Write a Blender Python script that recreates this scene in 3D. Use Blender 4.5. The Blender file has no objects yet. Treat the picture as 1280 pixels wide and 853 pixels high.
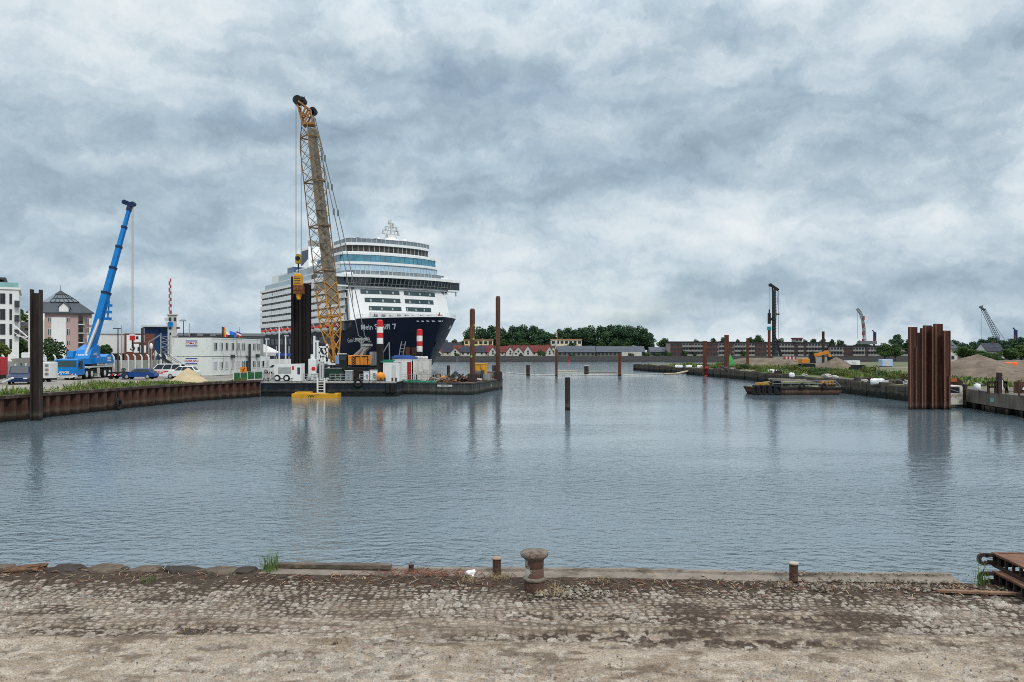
import bpy, math, random
import numpy as np
from mathutils import Vector, Matrix, Euler
random.seed(7)
SC = bpy.context.scene
COL = SC.collection
PI = math.pi
F, HZ, CH = 960.0, 440.0, 5.5          # focal length and horizon of the photograph in its pixels, eye height over the water


def wx(px, d): return (px - 640) / F * d
def wz(py, d): return CH - (py - HZ) / F * d
def P(px, py, d): return Vector((wx(px, d), d, wz(py, d)))


# ------------------------------------------------------------------ mesh builder
class MB:
    def __init__(s):
        s.v = []; s.f = []; s.m = []; s.s = []

    def add(s, vs, fs, m=0, smooth=False):
        o = len(s.v)
        s.v.extend([tuple(p) for p in vs])
        for f in fs:
            s.f.append(tuple(i + o for i in f)); s.m.append(m); s.s.append(smooth)

    def box(s, c, sz, rz=0, m=0, rx=0, ry=0):
        R = Euler((rx, ry, rz)).to_matrix(); c = Vector(c); hx, hy, hz = sz[0] / 2, sz[1] / 2, sz[2] / 2
        vs = [c + R @ Vector((x * hx, y * hy, z * hz)) for z in (-1, 1) for y in (-1, 1) for x in (-1, 1)]
        s.add(vs, [(0, 2, 3, 1), (4, 5, 7, 6), (0, 1, 5, 4), (2, 6, 7, 3), (0, 4, 6, 2), (1, 3, 7, 5)], m)

    def bx(s, x0, x1, y0, y1, z0, z1, m=0):
        s.box(((x0 + x1) / 2, (y0 + y1) / 2, (z0 + z1) / 2), (abs(x1 - x0), abs(y1 - y0), abs(z1 - z0)), 0, m)

    def frame(s, a, b):
        a = Vector(a); b = Vector(b); t = (b - a)
        L = t.length; t = t / L if L > 1e-9 else Vector((0, 0, 1))
        up = Vector((0, 0, 1)) if abs(t.z) < .95 else Vector((0, 1, 0))
        u = t.cross(up).normalized(); w = u.cross(t).normalized()
        return a, b, t, u, w

    def bar(s, a, b, w, h=None, m=0):
        h = h or w
        a, b, t, u, n = s.frame(a, b)
        vs = [p + u * (x * w / 2) + n * (z * h / 2) for p in (a, b) for x, z in ((-1, -1), (1, -1), (1, 1), (-1, 1))]
        s.add(vs, [(0, 1, 2, 3), (7, 6, 5, 4), (0, 4, 5, 1), (1, 5, 6, 2), (2, 6, 7, 3), (3, 7, 4, 0)], m)

    def tube(s, a, b, r, r2=None, n=8, m=0, cap=True):
        r2 = r if r2 is None else r2
        a, b, t, u, w = s.frame(a, b)
        vs = []
        for p, q in ((a, r), (b, r2)):
            for i in range(n):
                g = 2 * PI * i / n
                vs.append(p + u * (math.cos(g) * q) + w * (math.sin(g) * q))
        fs = [(i, (i + 1) % n, n + (i + 1) % n, n + i) for i in range(n)]
        s.add(vs, fs, m, n > 6)
        if cap:
            s.add(vs[:n], [tuple(range(n))[::-1]], m); s.add(vs[n:], [tuple(range(n))], m)

    def pipe(s, pts, r, n=6, m=0):
        for a, b in zip(pts[:-1], pts[1:]):
            s.tube(a, b, r, r, n, m)

    def lathe(s, prof, n=20, c=(0, 0, 0), m=0, smooth=True, jit=0):
        vs = []; c = Vector(c)
        for r, z in prof:
            for i in range(n):
                g = 2 * PI * i / n; q = r * (1 + random.uniform(-jit, jit))
                vs.append(c + Vector((math.cos(g) * q, math.sin(g) * q, z)))
        fs = []
        for k in range(len(prof) - 1):
            for i in range(n):
                j = (i + 1) % n
                fs.append((k * n + i, k * n + j, (k + 1) * n + j, (k + 1) * n + i))
        s.add(vs, fs, m, smooth)
        s.add(vs[:n], [tuple(range(n))[::-1]], m); s.add(vs[-n:], [tuple(range(n))], m)

    def prism(s, poly, ax, a, b, m=0, smooth=False):
        """poly: 2-D outline; ax: axis it is extruded along ('x','y','z') from a to b"""
        def q(p, k):
            return {'x': (k, p[0], p[1]), 'y': (p[0], k, p[1]), 'z': (p[0], p[1], k)}[ax]
        n = len(poly)
        vs = [q(p, a) for p in poly] + [q(p, b) for p in poly]
        s.add(vs, [(i, (i + 1) % n, n + (i + 1) % n, n + i) for i in range(n)], m, smooth)
        s.add(vs[:n], [tuple(range(n))[::-1]], m); s.add(vs[n:], [tuple(range(n))], m)

    def quad(s, a, b, c, d, m=0): s.add([a, b, c, d], [(0, 1, 2, 3)], m)

    def wheel(s, c, r, w, ax='x', n=16, m=0, hole=.0):
        c = Vector(c); d = {'x': Vector((1, 0, 0)), 'y': Vector((0, 1, 0))}[ax] * (w / 2)
        s.tube(c - d * .7, c + d * .7, r, r, n, m)
        s.tube(c - d, c + d, r * .93, r * .93, n, m)

    def xform(s, M):
        s.v = [tuple(M @ Vector(p)) for p in s.v]; return s

    def build(s, name, mats, parent=None, loc=(0, 0, 0), rz=0, world=False, bevel=0):
        me = bpy.data.meshes.new(name)
        vs = s.v
        if world and parent is not None:
            pm = parent
            M = Matrix.LocRotScale(parent.location, parent.rotation_euler, None).inverted()
            if parent.parent is not None: M = M @ Matrix.LocRotScale(parent.parent.location, parent.parent.rotation_euler, None).inverted()
            vs = [tuple(M @ Vector(p)) for p in vs]
        elif world:
            q = Vector(loc); vs = [(p[0] - q.x, p[1] - q.y, p[2] - q.z) for p in vs]
        me.from_pydata(vs, [], s.f)
        for mt in (mats if isinstance(mats, (list, tuple)) else [mats]): me.materials.append(mt)
        me.polygons.foreach_set('material_index', s.m)
        me.polygons.foreach_set('use_smooth', s.s)
        import bmesh
        bm = bmesh.new(); bm.from_mesh(me)
        bmesh.ops.recalc_face_normals(bm, faces=bm.faces); bm.to_mesh(me); bm.free()
        me.update()
        o = bpy.data.objects.new(name, me); COL.objects.link(o)
        if parent is not None: o.parent = parent
        if not (world and parent is not None): o.location = loc
        o.rotation_euler = (0, 0, rz)
        if bevel:
            md = o.modifiers.new('bevel', 'BEVEL'); md.width = bevel; md.segments = 2; md.limit_method = 'ANGLE'
        return o


def tag(o, label, cat, group=None, kind=None):
    o['label'] = label; o['category'] = cat
    if group: o['group'] = group
    if kind: o['kind'] = kind
    return o


def thing(name, label, cat, loc=(0, 0, 0), rz=0, group=None):
    o = bpy.data.objects.new(name, None); COL.objects.link(o)
    o.empty_display_size = .3
    o.location = loc; o.rotation_euler = (0, 0, rz)
    return tag(o, label, cat, group)


def struct(o, kind='structure', label=None):
    o['kind'] = kind
    if label: o['label'] = label
    return o


def dup(root, loc, rz=None, label=None, group=None, scale=None):
    r = root.copy(); COL.objects.link(r); r.location = loc
    if rz is not None: r.rotation_euler = (0, 0, rz)
    if label: r['label'] = label
    if group: r['group'] = group
    if scale: r.scale = scale
    for ch in list(root.children):
        c = ch.copy(); COL.objects.link(c); c.parent = r
        for g in list(ch.children):
            d = g.copy(); COL.objects.link(d); d.parent = c
    return r


def text_geo(s, size=1.0, shear=0.0, bold=0.0):
    cu = bpy.data.curves.new('t', 'FONT'); cu.body = s; cu.size = size; cu.shear = shear; cu.offset = bold
    cu.align_x = 'CENTER'; cu.align_y = 'CENTER'; cu.resolution_u = 3
    ob = bpy.data.objects.new('t', cu); COL.objects.link(ob)
    dg = bpy.context.evaluated_depsgraph_get(); dg.update()
    me = bpy.data.meshes.new_from_object(ob.evaluated_get(dg))
    vs = [v.co.copy() for v in me.vertices]; fs = [tuple(p.vertices) for p in me.polygons]
    bpy.data.objects.remove(ob); bpy.data.curves.remove(cu); bpy.data.meshes.remove(me)
    return vs, fs


def lettering(mb, s, size, fn, shear=0, bold=0, m=0):
    """add flat lettering to mb; fn maps (x, y) of the text plane to a point"""
    vs, fs = text_geo(s, size, shear, bold)
    mb.add([fn(v.x, v.y) for v in vs], fs, m)


# ------------------------------------------------------------------ materials
MATS = {}


def ntree(name):
    mt = bpy.data.materials.new(name); mt.use_nodes = True
    nt = mt.node_tree; b = nt.nodes['Principled BSDF']
    return mt, nt, b


def N(nt, typ, **kw):
    n = nt.nodes.new(typ)
    for k, v in kw.items(): setattr(n, k, v)
    return n


def ramp(nt, fac, stops):
    r = N(nt, 'ShaderNodeValToRGB'); nt.links.new(fac, r.inputs[0])
    el = r.color_ramp.elements
    while len(el) < len(stops): el.new(.5)
    for e, (p, c) in zip(el, stops):
        e.position = p; e.color = (*c, 1) if len(c) == 3 else c
    return r


def mat(name, col, rough=.6, metal=0, var=.2, scale=2.0, rust=0, rustcol=(.10, .035, .015), streak=1.0, bump=0, bscale=20, col2=None, spec=.22):
    """a painted or weathered surface: base colour broken up by noise, optional patches of rust or dirt"""
    if name in MATS: return MATS[name]
    mt, nt, b = ntree(name)
    L = nt.links.new
    tc = N(nt, 'ShaderNodeTexCoord'); mp = N(nt, 'ShaderNodeMapping'); L(tc.outputs['Object'], mp.inputs[0])
    mp.inputs['Scale'].default_value = (1, 1, 1 / streak)
    n1 = N(nt, 'ShaderNodeTexNoise'); n1.inputs['Scale'].default_value = scale; n1.inputs['Detail'].default_value = 6
    n1.inputs['Roughness'].default_value = .65
    L(mp.outputs[0], n1.inputs['Vector'])
    c = Vector(col); lo = c * (1 - var); hi = (Vector(col2) if col2 else c * (1 + var))
    r = ramp(nt, n1.outputs['Fac'], [(.3, tuple(lo)), (.7, tuple(min(1, x) for x in hi))])
    out = r.outputs[0]
    if rust:
        n2 = N(nt, 'ShaderNodeTexNoise'); n2.inputs['Scale'].default_value = scale * .8; n2.inputs['Detail'].default_value = 9
        n2.inputs['Roughness'].default_value = .7
        mp2 = N(nt, 'ShaderNodeMapping'); L(tc.outputs['Object'], mp2.inputs[0]); mp2.inputs['Location'].default_value = (3.7, 1.9, 5.1)
        mp2.inputs['Scale'].default_value = (1, 1, 1 / streak); L(mp2.outputs[0], n2.inputs['Vector'])
        r2 = ramp(nt, n2.outputs['Fac'], [(.62 - .3 * rust, (0, 0, 0)), (.70 - .2 * rust, (1, 1, 1))])
        mx = N(nt, 'ShaderNodeMix', data_type='RGBA'); L(r2.outputs[0], mx.inputs[0]); L(out, mx.inputs[6]); mx.inputs[7].default_value = (*rustcol, 1)
        out = mx.outputs[2]
    L(out, b.inputs['Base Color'])
    b.inputs['Roughness'].default_value = rough; b.inputs['Metallic'].default_value = metal
    b.inputs['Specular IOR Level'].default_value = spec
    if bump:
        n3 = N(nt, 'ShaderNodeTexNoise'); n3.inputs['Scale'].default_value = bscale; n3.inputs['Detail'].default_value = 8
        L(tc.outputs['Object'], n3.inputs['Vector'])
        bp = N(nt, 'ShaderNodeBump'); bp.inputs['Strength'].default_value = bump; bp.inputs['Distance'].default_value = .05
        L(n3.outputs['Fac'], bp.inputs['Height']); L(bp.outputs[0], b.inputs['Normal'])
    MATS[name] = mt
    return mt


def foliage(name, dark, light, scale=.6):
    """leaves: colour wanders clump by clump and leaf by leaf (attribute 'tint' per leaf)"""
    if name in MATS: return MATS[name]
    mt, nt, b = ntree(name); L = nt.links.new
    at = N(nt, 'ShaderNodeAttribute', attribute_name='tint')
    r = ramp(nt, at.outputs['Fac'], [(0, dark), (1, light)])
    L(r.outputs[0], b.inputs['Base Color']); b.inputs['Roughness'].default_value = .75
    b.inputs['Specular IOR Level'].default_value = .15
    MATS[name] = mt
    return mt


RUST = mat('rusty_steel', (.085, .04, .028), .85, 0, .45, 2.2, .25, (.16, .06, .025), 5, .5, 14)
RUSTD = mat('dark_rusty_steel', (.035, .024, .021), .8, 0, .4, 2.0, .15, (.07, .035, .02), 6, .4, 12)
RUSTO = mat('orange_rust', (.17, .066, .026), .85, 0, .45, 3.0, .3, (.07, .03, .016), 3, .5, 16)
BLACK = mat('black_paint', (.012, .013, .015), .5, 0, .4, 2, .15, (.04, .03, .025))
TYRE = mat('tyre_rubber', (.014, .014, .015), .85, 0, .3, 6)
DGREY = mat('dark_grey_paint', (.045, .05, .055), .55, 0, .25, 2, .2, (.06, .04, .03))
GREY = mat('grey_paint', (.22, .23, .235), .6, 0, .2, 2, .15, (.12, .09, .07), 2)
LGREY = mat('light_grey_paint', (.46, .47, .47), .55, 0, .12, 1.5, .12, (.3, .27, .23), 3)
WHITE = mat('white_paint', (.62, .63, .62), .5, 0, .08, 1.2, .1, (.5, .47, .42), 3)
SHIPW = mat('ship_white', (.68, .69, .69), .4, 0, .04, .3)
NAVY = mat('navy_hull_paint', (.0045, .0085, .025), .5, 0, .25, .15, .12, (.012, .016, .03), 3)
YEL = mat('yellow_paint', (.62, .30, .025), .5, 0, .2, 2, .18, (.25, .13, .05), 2)
ORNG = mat('orange_paint', (.52, .19, .025), .5, 0, .2, 2, .1, (.2, .08, .03), 2)
RED = mat('red_paint', (.50, .02, .022), .45, 0, .15, 2)
BLUE = mat('crane_blue_paint', (.006, .16, .46), .35, 0, .14, 1.2)
DBLUE = mat('dark_blue_paint', (.012, .028, .075), .3, 0, .2, 1.2)
CARBL = mat('car_blue_paint', (.012, .05, .20), .25, 0, .15, 1.2)
GLASS = mat('dark_window_glass', (.012, .018, .022), .08, 0, .5, 1.0, spec=.7)
STEEL = mat('galvanised_steel', (.38, .39, .40), .45, .5, .15, 4)
CONC = mat('concrete', (.30, .285, .26), .9, 0, .3, 1.5, .22, (.12, .10, .08), 3, .4, 12)
CONCD = mat('stained_concrete', (.15, .135, .115), .9, 0, .45, 1.0, .35, (.05, .042, .035), 4, .5, 9)
BRICK = mat('dark_red_brick', (.13, .05, .04), .85, 0, .25, 1.5)
CREAM = mat('cream_render', (.62, .56, .44), .8, 0, .08, .8)
GREEN = mat('green_paint', (.02, .16, .06), .6, 0, .2, 2)
WOOD = mat('old_timber', (.20, .165, .13), .85, 0, .35, 3, .3, (.08, .06, .045), .5, .5, 14)
ROPE = mat('wire_rope', (.10, .075, .06), .8, 0, .2, 5)
ROPEL = mat('pale_hoist_rope', (.42, .36, .31), .8, 0, .2, 5)

# ------------------------------------------------------------------ camera, light, sky
cam = bpy.data.cameras.new('camera'); co = bpy.data.objects.new('camera', cam); COL.objects.link(co)
co.location = (0, 0, CH); co.rotation_euler = (PI / 2, 0, 0)
cam.sensor_width = 36; cam.lens = 36 * F / 1280; cam.shift_y = (HZ - 426.5) / 1280
cam.clip_start = .1; cam.clip_end = 12000
SC.camera = co
SUN_EL, SUN_AZ = math.radians(48), math.radians(150)      # azimuth: compass bearing (from +Y clockwise): behind the camera, to the right
sun = bpy.data.lights.new('sun', 'SUN'); sun.energy = 1.5; sun.angle = math.radians(14); sun.color = (1, .96, .9)
so = bpy.data.objects.new('sun', sun); COL.objects.link(so)
sd = Vector((math.sin(SUN_AZ) * math.cos(SUN_EL), math.cos(SUN_AZ) * math.cos(SUN_EL), math.sin(SUN_EL)))
so.rotation_euler = sd.to_track_quat('Z', 'Y').to_euler()

w = bpy.data.worlds.new('World'); SC.world = w; w.use_nodes = True
nt = w.node_tree; L = nt.links.new
bg = nt.nodes['Background']; bg.inputs['Strength'].default_value = .1
sky = N(nt, 'ShaderNodeTexSky', sky_type='NISHITA'); sky.sun_disc = False
sky.sun_elevation = SUN_EL; sky.sun_rotation = SUN_AZ; sky.air_density = 1.2; sky.dust_density = .4
tc = N(nt, 'ShaderNodeTexCoord')
sep = N(nt, 'ShaderNodeSeparateXYZ'); L(tc.outputs['Generated'], sep.inputs[0])


def m_(op, a, b=None, c=None, clamp=False):
    n = N(nt, 'ShaderNodeMath', operation=op); n.use_clamp = clamp
    for i, q in enumerate((a, b, c)):
        if q is None: continue
        if isinstance(q, (int, float)): n.inputs[i].default_value = q
        else: L(q, n.inputs[i])
    return n.outputs[0]


zc = m_('MAXIMUM', sep.outputs[2], 0.0)
den = m_('ADD', zc, .24)
cx = m_('DIVIDE', sep.outputs[0], den); cy = m_('DIVIDE', sep.outputs[1], den)
cmb = N(nt, 'ShaderNodeCombineXYZ'); L(cx, cmb.inputs[0]); L(cy, cmb.inputs[1])


def cloud_noise(vec, scale, off, detail, rough, dist, kind='FBM'):
    mp = N(nt, 'ShaderNodeMapping'); L(vec, mp.inputs[0]); mp.inputs['Location'].default_value = off
    mp.inputs['Scale'].default_value = scale
    n = N(nt, 'ShaderNodeTexNoise'); n.noise_type = kind; n.inputs['Scale'].default_value = 1; n.inputs['Detail'].default_value = detail
    n.inputs['Roughness'].default_value = rough; n.inputs['Distortion'].default_value = dist
    L(mp.outputs[0], n.inputs['Vector']); return n.outputs['Fac']


wn = N(nt, 'ShaderNodeTexNoise'); wn.inputs['Scale'].default_value = 9; wn.inputs['Detail'].default_value = 10; wn.inputs['Roughness'].default_value = .64
L(tc.outputs['Generated'], wn.inputs['Vector'])
w1 = N(nt, 'ShaderNodeVectorMath', operation='SUBTRACT'); L(wn.outputs['Color'], w1.inputs[0]); w1.inputs[1].default_value = (.5, .5, .5)
w2 = N(nt, 'ShaderNodeVectorMath', operation='MULTIPLY_ADD'); L(w1.outputs[0], w2.inputs[0]); w2.inputs[1].default_value = (.17, .17, .085); L(tc.outputs['Generated'], w2.inputs[2])
wd = w2.outputs[0]                                                                              # directions ruffled by the billows' own turbulence
big = cloud_noise(wd, (1.9, 1.9, 6.2), (4.4, 4.1, 8.8), 2, .5, 0)                               # broad light and dark areas of the deck
lump = cloud_noise(wd, (4.6, 4.6, 13.0), (2.2, 7.7, 3.3), 3, .5, 0)                             # rolls of cloud
puff = cloud_noise(wd, (11, 11, 24), (4.3, 8.2, 1.7), 8, .6, 0)                                # their puffs
mid = cloud_noise(cmb.outputs[0], (1.5, 2.2, 1), (5.1, 7.3, 2), 3, .5, .2)                      # rolls crowding together towards the horizon
hi = cloud_noise(wd, (3.0, 3.0, 13.0), (7.0, 3.0, 4.1), 4, .55, 0)                              # thin places where the blue comes through
dens = m_('ADD', m_('ADD', m_('MULTIPLY', big, .27), m_('MULTIPLY', mid, .20)), m_('ADD', m_('MULTIPLY', lump, .27), m_('MULTIPLY', puff, .26)))
bank = m_('POWER', 2.718, m_('MULTIPLY', m_('POWER', m_('DIVIDE', m_('SUBTRACT', zc, .235), .085), 2), -1.0))      # a darker bank lying across the middle of the view
dens = m_('ADD', dens, m_('MULTIPLY_ADD', bank, -.026, m_('MULTIPLY', m_('MAXIMUM', m_('SUBTRACT', zc, .33), 0.0), .35)))
cr = ramp(nt, dens, [(.385, (.265, .345, .425)), (.435, (.335, .430, .515)), (.475, (.415, .515, .595)), (.51, (.505, .60, .67)), (.55, (.615, .695, .745)), (.62, (.75, .80, .825))])
# an overcast sky grows brighter towards the zenith
zen = m_('MULTIPLY_ADD', m_('POWER', m_('MAXIMUM', m_('SUBTRACT', zc, .38), 0.0), 1.0), 2.6, 1.0)
vs = N(nt, 'ShaderNodeVectorMath', operation='SCALE'); L(cr.outputs[0], vs.inputs[0]); L(m_('MULTIPLY', zen, 9.4), vs.inputs['Scale'])
gap = ramp(nt, hi, [(.50, (0, 0, 0)), (.70, (.22, .22, .22))])
mx = N(nt, 'ShaderNodeMix', data_type='RGBA'); L(gap.outputs[0], mx.inputs[0]); L(vs.outputs[0], mx.inputs[6]); L(sky.outputs[0], mx.inputs[7])
L(mx.outputs[2], bg.inputs['Color'])

SC.view_settings.view_transform = 'Standard'; SC.view_settings.look = 'None'
SC.view_settings.exposure = .2; SC.view_settings.gamma = 1; SC.view_settings.use_curve_mapping = False
SC.cycles.max_bounces = 6; SC.cycles.diffuse_bounces = 2; SC.cycles.glossy_bounces = 3; SC.cycles.transparent_max_bounces = 4
SC.cycles.use_denoising = False; SC.cycles.filter_width = .95
# ================================================================== SETTING: water and land
WL = [(-46, 20), (-41.5, 48), (-39.7, 59.5), (-36.9, 77), (-35, 85), (-30.8, 94)]          # left sheet pile wall, seen from above
LQ = 1.9; RQ = 1.75; FQ = 1.5                                                                  # heights of the left, right and near quays


def water_mat():
    mt, nt, b = ntree('harbour_water'); L = nt.links.new
    b.inputs['Base Color'].default_value = (.105, .145, .170, 1); b.inputs['Roughness'].default_value = .06
    b.inputs['IOR'].default_value = 1.68; b.inputs['Specular IOR Level'].default_value = .5
    tc = N(nt, 'ShaderNodeTexCoord')

    def wave(sx, sy, rot, detail, seed):
        mp = N(nt, 'ShaderNodeMapping'); L(tc.outputs['Object'], mp.inputs[0]); mp.inputs['Scale'].default_value = (sx, sy, 1)
        mp.inputs['Rotation'].default_value = (0, 0, rot); mp.inputs['Location'].default_value = (seed, seed * 1.7, 0)
        n = N(nt, 'ShaderNodeTexNoise'); n.inputs['Scale'].default_value = 1; n.inputs['Detail'].default_value = detail
        n.inputs['Roughness'].default_value = .55; n.inputs['Distortion'].default_value = .3
        L(mp.outputs[0], n.inputs['Vector']); return n.outputs['Fac']
    a = wave(2.2, 3.5, .35, 3, 3.1); c = wave(.5, .9, -.2, 2, 9.2); g = wave(.05, .11, .15, 3, 1.3)
    # gusts: long smooth streaks and rougher patches
    gr0 = ramp(nt, g, [(.36, (.45, .45, .45)), (.62, (1, 1, 1))])
    sy = N(nt, 'ShaderNodeSeparateXYZ'); L(tc.outputs['Object'], sy.inputs[0])
    fm = N(nt, 'ShaderNodeMath', operation='DIVIDE'); L(sy.outputs[1], fm.inputs[0]); fm.inputs[1].default_value = 200
    far = ramp(nt, fm.outputs[0], [(.07, (1, 1, 1)), (.13, (.52, .52, .52)), (.22, (.15, .15, .15)), (.38, (.085, .085, .085)), (.6, (.28, .28, .28)), (1, (.4, .4, .4))])       # ruffled in the open near water, calmer in the lee of the far quays
    gr = N(nt, 'ShaderNodeMath', operation='MULTIPLY'); L(gr0.outputs[0], gr.inputs[0]); L(far.outputs[0], gr.inputs[1])
    ad = N(nt, 'ShaderNodeMath', operation='MULTIPLY_ADD'); L(c, ad.inputs[0]); ad.inputs[1].default_value = .8; L(a, ad.inputs[2])
    bp = N(nt, 'ShaderNodeBump'); bp.inputs['Distance'].default_value = .20
    L(gr.outputs[0], bp.inputs['Strength']); L(ad.outputs[0], bp.inputs['Height']); L(bp.outputs[0], b.inputs['Normal'])
    return mt


def sheet(name, poly, z, m, thick=4.0):
    mb = MB(); mb.prism(poly, 'z', z - thick, z); return struct(mb.build(name, m))


mb = MB(); mb.quad((-1500, 5, 0), (1500, 5, 0), (1500, 600, 0), (-1500, 600, 0)); struct(mb.build('water', water_mat()))


def ground_mat(name, a, b_, c, sc=.12):
    mt, nt, b = ntree(name); L = nt.links.new
    tc = N(nt, 'ShaderNodeTexCoord')
    n = N(nt, 'ShaderNodeTexNoise'); n.inputs['Scale'].default_value = sc; n.inputs['Detail'].default_value = 10; n.inputs['Roughness'].default_value = .7
    L(tc.outputs['Object'], n.inputs['Vector'])
    r = ramp(nt, n.outputs['Fac'], [(.40, a), (.54, b_), (.66, c)]); L(r.outputs[0], b.inputs['Base Color']); b.inputs['Roughness'].default_value = .95
    n2 = N(nt, 'ShaderNodeTexNoise'); n2.inputs['Scale'].default_value = 3; n2.inputs['Detail'].default_value = 8; L(tc.outputs['Object'], n2.inputs['Vector'])
    bp = N(nt, 'ShaderNodeBump'); bp.inputs['Strength'].default_value = .6; bp.inputs['Distance'].default_value = .15
    L(n2.outputs['Fac'], bp.inputs['Height']); L(bp.outputs[0], b.inputs['Normal'])
    return mt


GR_L = ground_mat('left_quay_ground', (.15, .135, .115), (.22, .20, .175), (.27, .25, .225))
GR_R = ground_mat('right_quay_ground', (.05, .075, .022), (.105, .10, .05), (.20, .165, .125), .07)
GR_F = ground_mat('far_land_ground', (.04, .07, .02), (.06, .10, .03), (.10, .12, .06), .02)
inner = [(x - .9, y) for x, y in WL]
sheet('ground_left', [(-1500, 20)] + inner + [(-34, 112), (-38, 150), (-54, 226), (-112, 314), (-220, 470), (-1500, 470)], LQ, GR_L)
sheet('ground_right', [(46.5, 30), (46.5, 76), (44.0, 82), (44.2, 100), (45.6, 150), (42, 195), (36.8, 229), (40, 240), (70, 262), (170, 300), (1500, 320), (1500, 30)], RQ, GR_R)
sheet('ground_far', [(-6000, 446), (6000, 446), (6000, 6000), (-6000, 6000)], 3.0, GR_F)
# stone embankment of the far shore: a sloping revetment
mb = MB()
mb.prism([(437, -3), (437, .35), (446, 3.02), (449, 3.02), (449, -3)], 'x', -900, 900)
EMB = mat('embankment_stone', (.021, .021, .021), .95, 0, .5, 1.2, .25, (.05, .047, .042), .4)
struct(mb.build('embankment', EMB))

# ------------------------------------------------------------------ numpy noise
_rs = np.random.RandomState(3)
_tab = _rs.rand(256, 256)


def vnoise(x, y):
    xi = np.floor(x).astype(int); yi = np.floor(y).astype(int); fx = x - xi; fy = y - yi
    fx = fx * fx * (3 - 2 * fx); fy = fy * fy * (3 - 2 * fy)
    t = lambda a, b: _tab[a % 256, b % 256]
    return (t(xi, yi) * (1 - fx) + t(xi + 1, yi) * fx) * (1 - fy) + (t(xi, yi + 1) * (1 - fx) + t(xi + 1, yi + 1) * fx) * fy


def fbm(x, y, o=5, r=.5):
    s = 0; a = 1; t = 0
    for k in range(o):
        s = s + a * vnoise(x * 2 ** k + 17.3 * k, y * 2 ** k + 9.1 * k); t += a; a *= r
    return s / t


def sstep(a, b, x):
    t = np.clip((x - a) / (b - a), 0, 1); return t * t * (3 - 2 * t)


# ================================================================== NEAR QUAY: worn cobbles under sand and soil
def edge_y(x): return 13.97 - .044 * x


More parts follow.
